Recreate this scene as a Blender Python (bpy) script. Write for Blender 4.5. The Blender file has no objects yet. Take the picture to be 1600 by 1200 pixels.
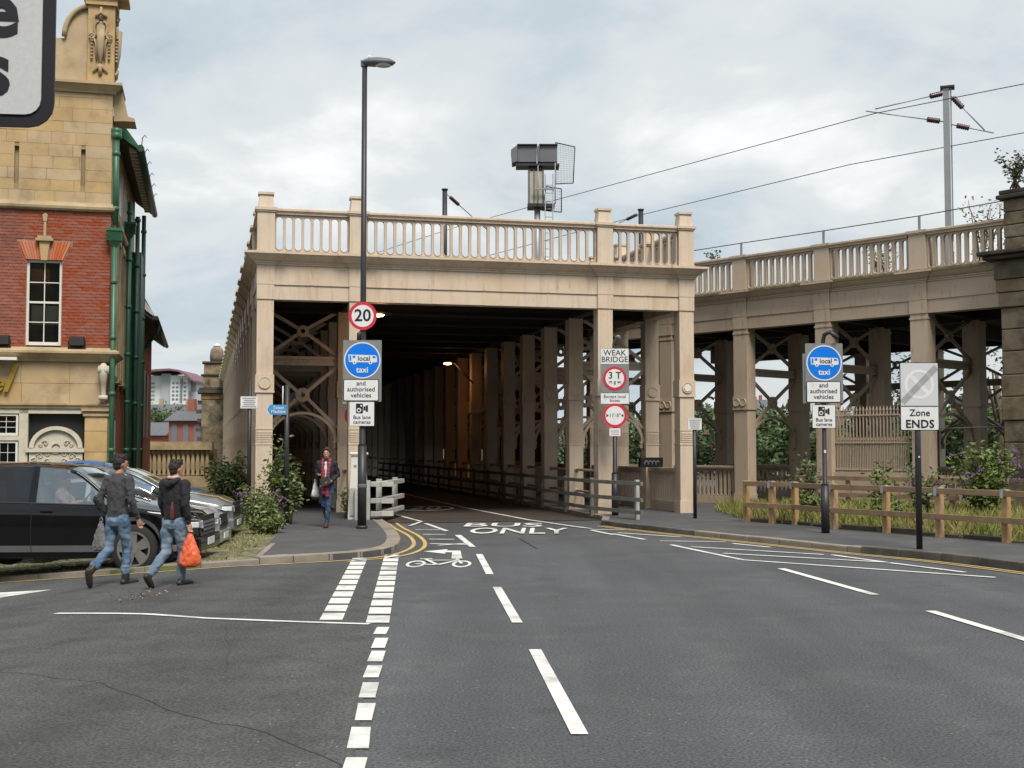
import bpy, bmesh, math, random
from mathutils import Vector, Matrix
from mathutils.geometry import delaunay_2d_cdt
random.seed(7)
R = math.radians
scene = bpy.context.scene
col = scene.collection

# ---------------------------------------------------------------- camera
cam_data = bpy.data.cameras.new("camera")
cam = bpy.data.objects.new("camera", cam_data)
col.objects.link(cam)
cam.location = (0, 0, 1.8)
cam.rotation_euler = (R(90 + 2.936), 0, 0)
cam_data.sensor_width = 36
cam_data.lens = 43.875
cam_data.clip_start = 0.1
cam_data.clip_end = 3000
scene.camera = cam

# ---------------------------------------------------------------- sky, sun, exposure
SUN_EL, SUN_AZ = R(54), R(160)          # azimuth clockwise from +Y (behind the camera, to the right)
world = bpy.data.worlds.new("World")
scene.world = world
world.use_nodes = True
wn, wl = world.node_tree.nodes, world.node_tree.links
wn.clear()
w_out = wn.new('ShaderNodeOutputWorld')
w_bg = wn.new('ShaderNodeBackground')
w_bg.inputs['Strength'].default_value = 0.05
w_sky = wn.new('ShaderNodeTexSky')
w_sky.sky_type = 'NISHITA'
w_sky.sun_disc = False
w_sky.sun_elevation = SUN_EL
w_sky.sun_rotation = SUN_AZ
w_sky.air_density = 1.0
w_sky.dust_density = 2.0
w_tc = wn.new('ShaderNodeTexCoord')
w_sep = wn.new('ShaderNodeSeparateXYZ')
wl.new(w_tc.outputs['Generated'], w_sep.inputs[0])
def wmath(op, a, b=None):
    n = wn.new('ShaderNodeMath'); n.operation = op
    for i, s in enumerate((a, b)):
        if s is None: continue
        if isinstance(s, (int, float)): n.inputs[i].default_value = s
        else: wl.new(s, n.inputs[i])
    return n.outputs[0]
w_z = wmath('ADD', wmath('MAXIMUM', w_sep.outputs[2], 0.0), 0.34)
w_cmb = wn.new('ShaderNodeCombineXYZ')
wl.new(wmath('DIVIDE', w_sep.outputs[0], w_z), w_cmb.inputs[0])
wl.new(wmath('DIVIDE', w_sep.outputs[1], w_z), w_cmb.inputs[1])
def wnoise(scale, detail, rough, off):
    m = wn.new('ShaderNodeMapping'); m.inputs['Location'].default_value = off
    wl.new(w_cmb.outputs[0], m.inputs['Vector'])
    n = wn.new('ShaderNodeTexNoise')
    n.inputs['Scale'].default_value = scale; n.inputs['Detail'].default_value = detail; n.inputs['Roughness'].default_value = rough
    n.inputs['Distortion'].default_value = 0.25
    wl.new(m.outputs[0], n.inputs['Vector'])
    return n.outputs['Fac']
def wramp(fac, stops):
    r = wn.new('ShaderNodeValToRGB'); r.color_ramp.interpolation = 'EASE'
    el = r.color_ramp.elements
    while len(el) < len(stops): el.new(0.5)
    for e, (p, c) in zip(el, stops): e.position = p; e.color = (*c, 1)
    wl.new(fac, r.inputs[0]); return r.outputs[0]
w_clouds = wramp(wnoise(2.1, 9, 0.54, (9.9, 10.4, 0)), [(0.28, (3.1, 4.0, 4.7)), (0.42, (4.9, 5.6, 6.05)), (0.55, (6.3, 6.65, 6.8)), (0.68, (8.5, 8.6, 8.6))])
w_cover = wramp(wnoise(0.55, 4, 0.5, (11.7, 0.4, 0)), [(0.30, (0.85,) * 3), (0.5, (0.95,) * 3), (0.7, (1.0,) * 3)])
w_mix = wn.new('ShaderNodeMix'); w_mix.data_type = 'RGBA'
wl.new(w_cover, w_mix.inputs[0]); wl.new(w_sky.outputs[0], w_mix.inputs[6]); wl.new(w_clouds, w_mix.inputs[7])
wl.new(w_mix.outputs[2], w_bg.inputs['Color']); wl.new(w_bg.outputs[0], w_out.inputs['Surface'])

sun_data = bpy.data.lights.new("sun", 'SUN')
sun_data.energy = 1.5
sun_data.angle = R(24)
sun_data.color = (1.0, 0.94, 0.84)
sun = bpy.data.objects.new("sun", sun_data)
col.objects.link(sun)
_sd = Vector((math.sin(SUN_AZ) * math.cos(SUN_EL), math.cos(SUN_AZ) * math.cos(SUN_EL), math.sin(SUN_EL)))
sun.rotation_euler = _sd.to_track_quat('Z', 'Y').to_euler()
sun.location = (0, 0, 40)

vs = scene.view_settings
vs.view_transform = 'Standard'
vs.look = 'None'
vs.exposure = 1.27
vs.gamma = 1.0
scene.cycles.max_bounces = 6
scene.cycles.diffuse_bounces = 1
scene.cycles.transparent_max_bounces = 12

# ---------------------------------------------------------------- materials
MATS = {}
def pm(name, c, rough=0.6, var=0.15, scale=3.0, bump=0.15, bscale=60.0, c2=None, metallic=0.0, coat=0.0, stain=None, streak=False, stain_pos=(0.52, 0.72), island=0.0, emit=None, spec=0.5):
    """one procedural material: base colour with noise variation, optional stains, fine relief"""
    m = bpy.data.materials.new(name); m.use_nodes = True
    N, L = m.node_tree.nodes, m.node_tree.links
    b = N['Principled BSDF']
    b.inputs['Roughness'].default_value = rough
    b.inputs['Metallic'].default_value = metallic
    b.inputs['Specular IOR Level'].default_value = spec
    b.inputs['Coat Weight'].default_value = coat
    b.inputs['Coat Roughness'].default_value = 0.05
    tc = N.new('ShaderNodeTexCoord')
    src = tc.outputs['Object']
    def noise(sc, det=4, vec=None, r=0.55):
        n = N.new('ShaderNodeTexNoise'); n.inputs['Scale'].default_value = sc; n.inputs['Detail'].default_value = det; n.inputs['Roughness'].default_value = r
        L.new(vec or src, n.inputs['Vector']); return n.outputs['Fac']
    def mix(f, a, bb):
        x = N.new('ShaderNodeMix'); x.data_type = 'RGBA'
        if isinstance(f, float): x.inputs[0].default_value = f
        else: L.new(f, x.inputs[0])
        for i, s in ((6, a), (7, bb)):
            if isinstance(s, tuple): x.inputs[i].default_value = (*s, 1)
            else: L.new(s, x.inputs[i])
        return x.outputs[2]
    def ramp(f, a, bpos):
        r = N.new('ShaderNodeMapRange'); r.inputs['From Min'].default_value = a; r.inputs['From Max'].default_value = bpos
        L.new(f, r.inputs['Value']); return r.outputs['Result']
    lo = tuple(max(0, x * (1 - var)) for x in c); hi = tuple(min(1, x * (1 + var)) for x in c)
    colr = mix(ramp(noise(scale), 0.3, 0.7), lo, hi)
    if c2: colr = mix(ramp(noise(scale * 0.6 + 0.37, 6), 0.45, 0.65), colr, c2)
    if island:
        g = N.new('ShaderNodeNewGeometry'); hs = N.new('ShaderNodeHueSaturation')
        mr = N.new('ShaderNodeMapRange'); mr.inputs['To Min'].default_value = 1 - island; mr.inputs['To Max'].default_value = 1 + island
        L.new(g.outputs['Random Per Island'], mr.inputs['Value']); L.new(mr.outputs[0], hs.inputs['Value'])
        oi = N.new('ShaderNodeObjectInfo'); mr2 = N.new('ShaderNodeMapRange'); mr2.inputs['To Min'].default_value = 0.85; mr2.inputs['To Max'].default_value = 1.12
        L.new(oi.outputs['Random'], mr2.inputs['Value']); L.new(mr2.outputs[0], hs.inputs['Saturation'])
        L.new(colr, hs.inputs['Color']); colr = hs.outputs[0]
    if stain:
        vec = src
        if streak:
            mp = N.new('ShaderNodeMapping'); mp.inputs['Scale'].default_value = (3.5, 3.5, 0.5); L.new(src, mp.inputs['Vector']); vec = mp.outputs[0]
        colr = mix(ramp(noise(1.3, 8, vec, 0.65), *stain_pos), colr, stain)
    L.new(colr, b.inputs['Base Color'])
    if bump:
        bp = N.new('ShaderNodeBump'); bp.inputs['Strength'].default_value = bump; bp.inputs['Distance'].default_value = 0.02
        L.new(noise(bscale, 3), bp.inputs['Height']); L.new(bp.outputs[0], b.inputs['Normal'])
    if emit:
        b.inputs['Emission Color'].default_value = (*emit[0], 1); b.inputs['Emission Strength'].default_value = emit[1]
    MATS[name] = m
    return m

pm('paint', (0.65, 0.53, 0.415), 0.55, 0.07, 0.9, 0.05, 30, c2=(0.60, 0.465, 0.335), stain=(0.37, 0.26, 0.16), streak=True, stain_pos=(0.50, 0.90))
pm('paint_dull', (0.53, 0.42, 0.315), 0.6, 0.07, 0.8, 0.06, 30, stain=(0.30, 0.22, 0.13), streak=True, stain_pos=(0.57, 1.0))
pm('added_boards', (0.045, 0.038, 0.031), 0.85, 0.3, 3, 0.3, 30)  # boards of the added screens that darken the tunnel
pm('ledge_dirt', (0.20, 0.17, 0.10), 0.9, 0.4, 5, 0.3, 30, c2=(0.10, 0.11, 0.05))
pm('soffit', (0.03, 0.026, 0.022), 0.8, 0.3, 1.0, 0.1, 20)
pm('asphalt', (0.076, 0.078, 0.085), 0.85, 0.14, 0.35, 0.5, 90, stain=(0.105, 0.105, 0.106), stain_pos=(0.5, 0.8))
pm('tarmac', (0.080, 0.080, 0.084), 0.88, 0.12, 0.8, 0.4, 90, stain=(0.13, 0.13, 0.127), stain_pos=(0.5, 0.8))
pm('shade_tinted_tarmac', (0.055, 0.041, 0.034), 0.8, 0.2, 0.8, 0.4, 90)  # tarmac with tunnel shade and reddish sodium glow put into its colour
pm('seam', (0.040, 0.040, 0.041), 0.7, 0.2, 3, 0.2, 40)
pm('white_line', (0.74, 0.74, 0.70), 0.7, 0.08, 6.0, 0.3, 60, stain=(0.20, 0.20, 0.20), stain_pos=(0.50, 0.76))
pm('yellow_line', (0.58, 0.40, 0.13), 0.75, 0.12, 2.0, 0.3, 60, stain=(0.2, 0.17, 0.12), stain_pos=(0.55, 0.85))
pm('kerb_stone', (0.30, 0.26, 0.21), 0.9, 0.2, 2.0, 0.4, 30, stain=(0.12, 0.11, 0.09), stain_pos=(0.5, 0.8), island=0.25)
pm('kerb_dark', (0.10, 0.092, 0.08), 0.9, 0.25, 2.5, 0.4, 30, c2=(0.17, 0.15, 0.12), island=0.25)
pm('sett', (0.20, 0.17, 0.13), 0.9, 0.2, 3, 0.4, 40, island=0.3, stain=(0.10, 0.13, 0.035), stain_pos=(0.46, 0.62))
pm('moss', (0.13, 0.15, 0.045), 0.95, 0.4, 2.0, 0.6, 50, c2=(0.16, 0.13, 0.08))
pm('dirt', (0.11, 0.095, 0.06), 0.95, 0.3, 1.0, 0.6, 30, c2=(0.09, 0.10, 0.035))
pm('far_ground', (0.10, 0.11, 0.06), 0.95, 0.3, 0.05, 0.3, 5)
pm('grass', (0.21, 0.23, 0.06), 0.8, 0.3, 1.5, 0, c2=(0.34, 0.28, 0.12), island=0.4)
pm('leaf', (0.125, 0.175, 0.04), 0.6, 0.2, 2, 0, island=0.45)
pm('leaf_far', (0.065, 0.105, 0.035), 0.7, 0.2, 0.5, 0, island=0.4)
pm('leaf_grey', (0.13, 0.17, 0.07), 0.65, 0.2, 2, 0, island=0.4)
pm('leaf_dark', (0.045, 0.07, 0.022), 0.65, 0.2, 2, 0, island=0.45)
pm('flower', (0.28, 0.11, 0.34), 0.7, 0.2, 5, 0, island=0.3)
pm('yellow_flower', (0.7, 0.5, 0.05), 0.7, 0.2, 5, 0, island=0.3)
pm('bark', (0.13, 0.10, 0.07), 0.9, 0.3, 4, 0.5, 20)
pm('brick', (0.30, 0.076, 0.040), 0.85, 0.10, 2.0, 0.3, 60, island=0.17, stain=(0.16, 0.07, 0.05), stain_pos=(0.58, 0.8))
pm('brick_wall', (0.33, 0.09, 0.05), 0.88, 0.22, 2.5, 0.3, 60)
pm('gauged_brick', (0.52, 0.15, 0.06), 0.85, 0.1, 3, 0.2, 60, island=0.2)
pm('mortar', (0.34, 0.20, 0.14), 0.95, 0.15, 4, 0.3, 60)
pm('sandstone', (0.47, 0.335, 0.18), 0.85, 0.12, 1.4, 0.25, 50, island=0.22, stain=(0.24, 0.16, 0.08), stain_pos=(0.50, 0.80))
pm('sandstone_joint', (0.33, 0.25, 0.14), 0.9, 0.15, 2, 0.2, 50)
pm('stone_trim', (0.42, 0.32, 0.19), 0.85, 0.18, 1.5, 0.3, 40, stain=(0.15, 0.12, 0.07), stain_pos=(0.5, 0.78))
pm('old_stone', (0.23, 0.18, 0.12), 0.9, 0.25, 1.2, 0.5, 25, island=0.35, stain=(0.045, 0.04, 0.03), stain_pos=(0.44, 0.66))
pm('black_stone', (0.05, 0.045, 0.038), 0.9, 0.3, 1.5, 0.5, 25, c2=(0.10, 0.08, 0.05), island=0.3)
pm('orange_stone', (0.30, 0.16, 0.07), 0.9, 0.2, 1.6, 0.4, 25, island=0.25, stain=(0.08, 0.055, 0.03), stain_pos=(0.5, 0.75))
pm('white_paint', (0.74, 0.72, 0.66), 0.5, 0.05, 2, 0.05, 30)
pm('cream_carving', (0.58, 0.53, 0.43), 0.7, 0.12, 4, 0.3, 30)
pm('maroon', (0.10, 0.022, 0.02), 0.5, 0.2, 3, 0.1, 30)
pm('green_paint', (0.035, 0.14, 0.075), 0.4, 0.12, 3, 0.05, 30)
pm('green_dark', (0.02, 0.065, 0.045), 0.5, 0.15, 3, 0.05, 30)
pm('slate', (0.12, 0.125, 0.14), 0.7, 0.15, 4, 0.3, 20)
pm('dark_iron', (0.028, 0.027, 0.032), 0.45, 0.2, 3, 0.05, 30)
pm('black', (0.012, 0.012, 0.013), 0.5, 0.2, 3, 0, 30)
pm('grey_steel', (0.30, 0.31, 0.33), 0.5, 0.1, 2, 0.05, 30, metallic=0.5)
pm('signal_grey', (0.13, 0.135, 0.155), 0.55, 0.1, 2, 0.05, 30)
pm('signal_cream', (0.42, 0.39, 0.30), 0.6, 0.15, 2, 0.05, 30, stain=(0.15, 0.14, 0.09), stain_pos=(0.5, 0.8))
pm('grey_sign', (0.22, 0.23, 0.235), 0.5, 0.04, 2, 0, 30)
pm('white_sign', (0.76, 0.77, 0.78), 0.4, 0.03, 2, 0.0, 30)
pm('reflective', (0.62, 0.64, 0.67), 0.4, 0.05, 60, 0.05, 300)
pm('blue_sign', (0.0, 0.19, 0.80), 0.4, 0.03, 2, 0.0, 30)
pm('ticket_blue', (0.06, 0.30, 0.66), 0.4, 0.05, 2, 0.0, 30)
pm('red_sign', (0.62, 0.03, 0.06), 0.4, 0.04, 2, 0.0, 30)
pm('ink', (0.012, 0.012, 0.02), 0.5, 0.05, 2, 0.0, 30)
pm('ink_grey', (0.30, 0.30, 0.31), 0.5, 0.05, 2, 0.0, 30)
pm('timber', (0.42, 0.27, 0.14), 0.8, 0.2, 6, 0.3, 20, island=0.15, stain=(0.18, 0.11, 0.06), streak=True)
pm('timber_rail', (0.28, 0.185, 0.11), 0.8, 0.2, 5, 0.3, 20)
pm('timber_white', (0.46, 0.46, 0.43), 0.75, 0.12, 3, 0.2, 30, stain=(0.22, 0.21, 0.17), stain_pos=(0.5, 0.75))
pm('timber_grey', (0.20, 0.19, 0.165), 0.8, 0.2, 3, 0.2, 30, stain=(0.08, 0.07, 0.06), stain_pos=(0.5, 0.8))
pm('zinc', (0.50, 0.53, 0.58), 0.45, 0.1, 6, 0.05, 30, metallic=0.6)
pm('insulator', (0.07, 0.03, 0.035), 0.3, 0.2, 4, 0, 30)
pm('gold', (0.62, 0.42, 0.08), 0.35, 0.1, 4, 0, 30, metallic=0.7)
pm('car_black', (0.004, 0.004, 0.005), 0.07, 0.1, 2, 0, 30, coat=0.0)
pm('car_silver', (0.42, 0.43, 0.44), 0.35, 0.05, 2, 0, 30, metallic=0.3, coat=0.8)
pm('car_grey', (0.20, 0.205, 0.215), 0.32, 0.05, 2, 0, 30, metallic=0.3, coat=0.8)
pm('car_blue', (0.03, 0.13, 0.36), 0.25, 0.05, 2, 0, 30, coat=1.0)
pm('car_yellow', (0.62, 0.46, 0.12), 0.35, 0.05, 2, 0, 30, coat=0.5)
pm('trim_black', (0.02, 0.02, 0.021), 0.6, 0.1, 3, 0, 30)
pm('tyre', (0.02, 0.02, 0.02), 0.85, 0.15, 8, 0.1, 40)
pm('alloy', (0.50, 0.48, 0.45), 0.3, 0.06, 4, 0, 30, metallic=0.85)
pm('chrome', (0.7, 0.7, 0.72), 0.15, 0.03, 4, 0, 30, metallic=1.0)
pm('lamp_glass', (0.62, 0.65, 0.68), 0.12, 0.1, 14, 0, 30, coat=1.0)
pm('seat_fabric', (0.20, 0.19, 0.17), 0.8, 0.1, 4, 0.1, 60)
pm('skin', (0.50, 0.28, 0.19), 0.55, 0.06, 8, 0.03, 120)
pm('skin_tan', (0.42, 0.22, 0.14), 0.55, 0.06, 8, 0.03, 120)
pm('hair', (0.018, 0.013, 0.011), 0.6, 0.4, 30, 0.6, 90)
pm('hair_brown', (0.05, 0.028, 0.018), 0.6, 0.4, 30, 0.6, 90)
pm('knit_grey', (0.060, 0.060, 0.066), 0.9, 0.12, 10, 0.5, 110)
pm('jacket_dark', (0.018, 0.017, 0.021), 0.85, 0.2, 8, 0.4, 90)
pm('jacket_navy', (0.017, 0.019, 0.028), 0.8, 0.2, 8, 0.3, 90)
pm('denim', (0.085, 0.15, 0.25), 0.85, 0.3, 6, 0.4, 110, c2=(0.20, 0.28, 0.37))
pm('denim_pale', (0.13, 0.19, 0.27), 0.85, 0.3, 6, 0.4, 110, c2=(0.27, 0.34, 0.42))
pm('denim_dark', (0.03, 0.065, 0.125), 0.85, 0.2, 6, 0.3, 110)
pm('leather', (0.03, 0.025, 0.022), 0.5, 0.25, 8, 0.2, 60)
pm('leather_red', (0.12, 0.03, 0.025), 0.4, 0.2, 8, 0.2, 60)
pm('bag_grey', (0.15, 0.15, 0.15), 0.75, 0.2, 5, 0.4, 30)
pm('bag_orange', (0.78, 0.14, 0.05), 0.35, 0.12, 5, 0.4, 18)
pm('cloth_white', (0.65, 0.63, 0.62), 0.85, 0.05, 8, 0.2, 60)
pm('cloth_pink', (0.55, 0.35, 0.33), 0.85, 0.25, 25, 0.2, 60)
pm('far_white', (0.66, 0.68, 0.70), 0.6, 0.05, 0.2, 0, 5)
pm('far_grey', (0.38, 0.40, 0.43), 0.6, 0.05, 0.2, 0, 5)
pm('far_window', (0.16, 0.18, 0.21), 0.3, 0.1, 0.2, 0, 5)
pm('far_purple', (0.20, 0.10, 0.13), 0.6, 0.05, 0.2, 0, 5)
pm('far_brick', (0.30, 0.10, 0.075), 0.85, 0.1, 0.3, 0, 5)
pm('far_sand', (0.38, 0.30, 0.17), 0.85, 0.1, 0.3, 0, 5)
pm('sodium', (1.0, 0.55, 0.2), 0.5, 0.0, 3, 0, 30, emit=((1.0, 0.50, 0.16), 14.0))
# tartan scarf: crossed stripes in object space
def make_tartan():
    m = pm('tartan', (0.34, 0.02, 0.03), 0.9, 0.1, 8, 0.3, 90)
    N, L = m.node_tree.nodes, m.node_tree.links
    b = N['Principled BSDF']; tc = N.new('ShaderNodeTexCoord'); sp = N.new('ShaderNodeSeparateXYZ'); L.new(tc.outputs['Object'], sp.inputs[0])
    prev = b.inputs['Base Color'].links[0].from_socket
    for ax, fr, wd, c in ((2, 14.0, 0.28, (0.03, 0.012, 0.06)), (0, 22.0, 0.3, (0.06, 0.02, 0.09)), (2, 14.0, 0.06, (0.5, 0.42, 0.40))):
        mu = N.new('ShaderNodeMath'); mu.operation = 'MULTIPLY'; mu.inputs[1].default_value = fr; L.new(sp.outputs[ax], mu.inputs[0])
        fc = N.new('ShaderNodeMath'); fc.operation = 'FRACT'; L.new(mu.outputs[0], fc.inputs[0])
        lt = N.new('ShaderNodeMath'); lt.operation = 'LESS_THAN'; lt.inputs[1].default_value = wd; L.new(fc.outputs[0], lt.inputs[0])
        hf = N.new('ShaderNodeMath'); hf.operation = 'MULTIPLY'; hf.inputs[1].default_value = 0.75; L.new(lt.outputs[0], hf.inputs[0])
        mx = N.new('ShaderNodeMix'); mx.data_type = 'RGBA'; L.new(hf.outputs[0], mx.inputs[0]); L.new(prev, mx.inputs[6]); mx.inputs[7].default_value = (*c, 1)
        prev = mx.outputs[2]
    L.new(prev, b.inputs['Base Color'])
make_tartan()
def add_rust(nm, c, lo, hi, vs_=(9, 9, 1.6)):
    m = MATS[nm]; N, L = m.node_tree.nodes, m.node_tree.links; b = N['Principled BSDF']; prev = b.inputs['Base Color'].links[0].from_socket
    tc = N.new('ShaderNodeTexCoord'); mp = N.new('ShaderNodeMapping'); mp.inputs['Scale'].default_value = vs_; mp.inputs['Location'].default_value = (3.3, 1.7, 0.4); L.new(tc.outputs['Object'], mp.inputs['Vector'])
    n = N.new('ShaderNodeTexNoise'); n.inputs['Scale'].default_value = 1.0; n.inputs['Detail'].default_value = 8; n.inputs['Roughness'].default_value = 0.7; L.new(mp.outputs[0], n.inputs['Vector'])
    r = N.new('ShaderNodeMapRange'); r.inputs['From Min'].default_value = lo; r.inputs['From Max'].default_value = hi; r.inputs['To Max'].default_value = 0.75; L.new(n.outputs['Fac'], r.inputs['Value'])
    x = N.new('ShaderNodeMix'); x.data_type = 'RGBA'; L.new(r.outputs[0], x.inputs[0]); L.new(prev, x.inputs[6]); x.inputs[7].default_value = (*c, 1); L.new(x.outputs[2], b.inputs['Base Color'])
add_rust('paint', (0.33, 0.17, 0.08), 0.60, 0.74); add_rust('paint_dull', (0.22, 0.12, 0.06), 0.57, 0.72)
add_rust('white_sign', (0.45, 0.43, 0.38), 0.56, 0.80, (4, 4, 2)); add_rust('grey_sign', (0.14, 0.14, 0.13), 0.55, 0.80, (4, 4, 2)); add_rust('green_paint', (0.06, 0.10, 0.07), 0.52, 0.75, (5, 5, 1)); add_rust('brick', (0.10, 0.05, 0.04), 0.52, 0.72, (1.2, 1.2, 1.2))
def make_glass(name, tint, refl, add=0.0):
    m = bpy.data.materials.new(name); m.use_nodes = True
    N, L = m.node_tree.nodes, m.node_tree.links; N.clear()
    o = N.new('ShaderNodeOutputMaterial'); mx = N.new('ShaderNodeMixShader'); t = N.new('ShaderNodeBsdfTransparent'); g = N.new('ShaderNodeBsdfGlossy')
    t.inputs['Color'].default_value = (*tint, 1); g.inputs['Roughness'].default_value = 0.03; g.inputs['Color'].default_value = (0.9, 0.95, 1, 1)
    fr = N.new('ShaderNodeFresnel'); fr.inputs['IOR'].default_value = refl
    ad = N.new('ShaderNodeMath'); ad.operation = 'ADD'; ad.use_clamp = True; ad.inputs[1].default_value = add; L.new(fr.outputs[0], ad.inputs[0]); L.new(ad.outputs[0], mx.inputs[0]); L.new(t.outputs[0], mx.inputs[1]); L.new(g.outputs[0], mx.inputs[2]); L.new(mx.outputs[0], o.inputs['Surface'])
    MATS[name] = m
make_glass('glass', (0.80, 0.87, 0.85), 1.6, 0.22)
make_glass('glass_dark', (0.10, 0.11, 0.12), 1.5, 0.03)
make_glass('glass_window', (0.80, 0.82, 0.81), 1.5, 0.0)
# near asphalt: patchwork of old and new surfacing, fine aggregate
def make_asphalt(nm='asphalt'):
    m = MATS[nm]; N, L = m.node_tree.nodes, m.node_tree.links
    b = N['Principled BSDF']; prev = b.inputs['Base Color'].links[0].from_socket
    tc = N.new('ShaderNodeTexCoord')
    n = N.new('ShaderNodeTexNoise'); n.inputs['Scale'].default_value = 45; n.inputs['Detail'].default_value = 3; L.new(tc.outputs['Object'], n.inputs['Vector'])
    mr = N.new('ShaderNodeMapRange'); mr.inputs['From Min'].default_value = 0.3; mr.inputs['From Max'].default_value = 0.7; mr.inputs['To Min'].default_value = 0.45; mr.inputs['To Max'].default_value = 1.6
    L.new(n.outputs['Fac'], mr.inputs['Value'])
    hs = N.new('ShaderNodeHueSaturation'); L.new(prev, hs.inputs['Color']); L.new(mr.outputs[0], hs.inputs['Value'])
    # polished wheel tracks along the direction of travel, and darker drip stains
    mp = N.new('ShaderNodeMapping'); mp.inputs['Rotation'].default_value = (0, 0, R(-7)); mp.inputs['Scale'].default_value = (0.95, 0.05, 1); L.new(tc.outputs['Object'], mp.inputs['Vector'])
    n3 = N.new('ShaderNodeTexNoise'); n3.inputs['Scale'].default_value = 1.0; n3.inputs['Detail'].default_value = 3; L.new(mp.outputs[0], n3.inputs['Vector'])
    m3 = N.new('ShaderNodeMapRange'); m3.inputs['From Min'].default_value = 0.32; m3.inputs['From Max'].default_value = 0.68; m3.inputs['To Min'].default_value = 0.80; m3.inputs['To Max'].default_value = 1.20; L.new(n3.outputs['Fac'], m3.inputs['Value'])
    n4 = N.new('ShaderNodeTexNoise'); n4.inputs['Scale'].default_value = 0.9; n4.inputs['Detail'].default_value = 7; n4.inputs['Roughness'].default_value = 0.68; L.new(tc.outputs['Object'], n4.inputs['Vector'])
    m4 = N.new('ShaderNodeMapRange'); m4.inputs['From Min'].default_value = 0.58; m4.inputs['From Max'].default_value = 0.72; m4.inputs['To Min'].default_value = 1.0; m4.inputs['To Max'].default_value = 0.68; L.new(n4.outputs['Fac'], m4.inputs['Value'])
    mq = N.new('ShaderNodeMath'); mq.operation = 'MULTIPLY'; L.new(m3.outputs[0], mq.inputs[0]); L.new(m4.outputs[0], mq.inputs[1])
    mq2 = N.new('ShaderNodeMath'); mq2.operation = 'MULTIPLY'; L.new(mq.outputs[0], mq2.inputs[0]); L.new(mr.outputs[0], mq2.inputs[1]); L.new(mq2.outputs[0], hs.inputs['Value'])
    v = N.new('ShaderNodeTexVoronoi'); v.inputs['Scale'].default_value = 9.0; L.new(tc.outputs['Object'], v.inputs['Vector'])
    lt = N.new('ShaderNodeMath'); lt.operation = 'LESS_THAN'; lt.inputs[1].default_value = 0.07; L.new(v.outputs['Distance'], lt.inputs[0])
    n2 = N.new('ShaderNodeTexNoise'); n2.inputs['Scale'].default_value = 2.3; L.new(tc.outputs['Object'], n2.inputs['Vector'])
    gt = N.new('ShaderNodeMath'); gt.operation = 'GREATER_THAN'; gt.inputs[1].default_value = 0.55; L.new(n2.outputs['Fac'], gt.inputs[0])
    mm = N.new('ShaderNodeMath'); mm.operation = 'MULTIPLY'; L.new(lt.outputs[0], mm.inputs[0]); L.new(gt.outputs[0], mm.inputs[1])
    mx = N.new('ShaderNodeMix'); mx.data_type = 'RGBA'; L.new(mm.outputs[0], mx.inputs[0]); L.new(hs.outputs[0], mx.inputs[6]); mx.inputs[7].default_value = (0.3, 0.3, 0.29, 1)
    L.new(mx.outputs[2], b.inputs['Base Color'])
make_asphalt()

# ---------------------------------------------------------------- mesh helpers
def link(o, parent=None):
    col.objects.link(o)
    if parent: o.parent = parent
    return o
def tag(o, label=None, cat=None, group=None, kind=None):
    if label: o['label'] = label
    if cat: o['category'] = cat
    if group: o['group'] = group
    if kind: o['kind'] = kind
    return o
def empty(name, loc=(0, 0, 0), rz=0.0, label=None, cat=None, group=None):
    o = bpy.data.objects.new(name, None); o.empty_display_size = 0.2
    o.location = loc; o.rotation_euler = (0, 0, rz)
    link(o); return tag(o, label, cat, group)
def inst(name, mesh, parent=None, loc=(0, 0, 0), rot=(0, 0, 0), scale=(1, 1, 1)):
    o = bpy.data.objects.new(name, mesh); o.location = loc; o.rotation_euler = rot; o.scale = scale
    return link(o, parent)

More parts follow.
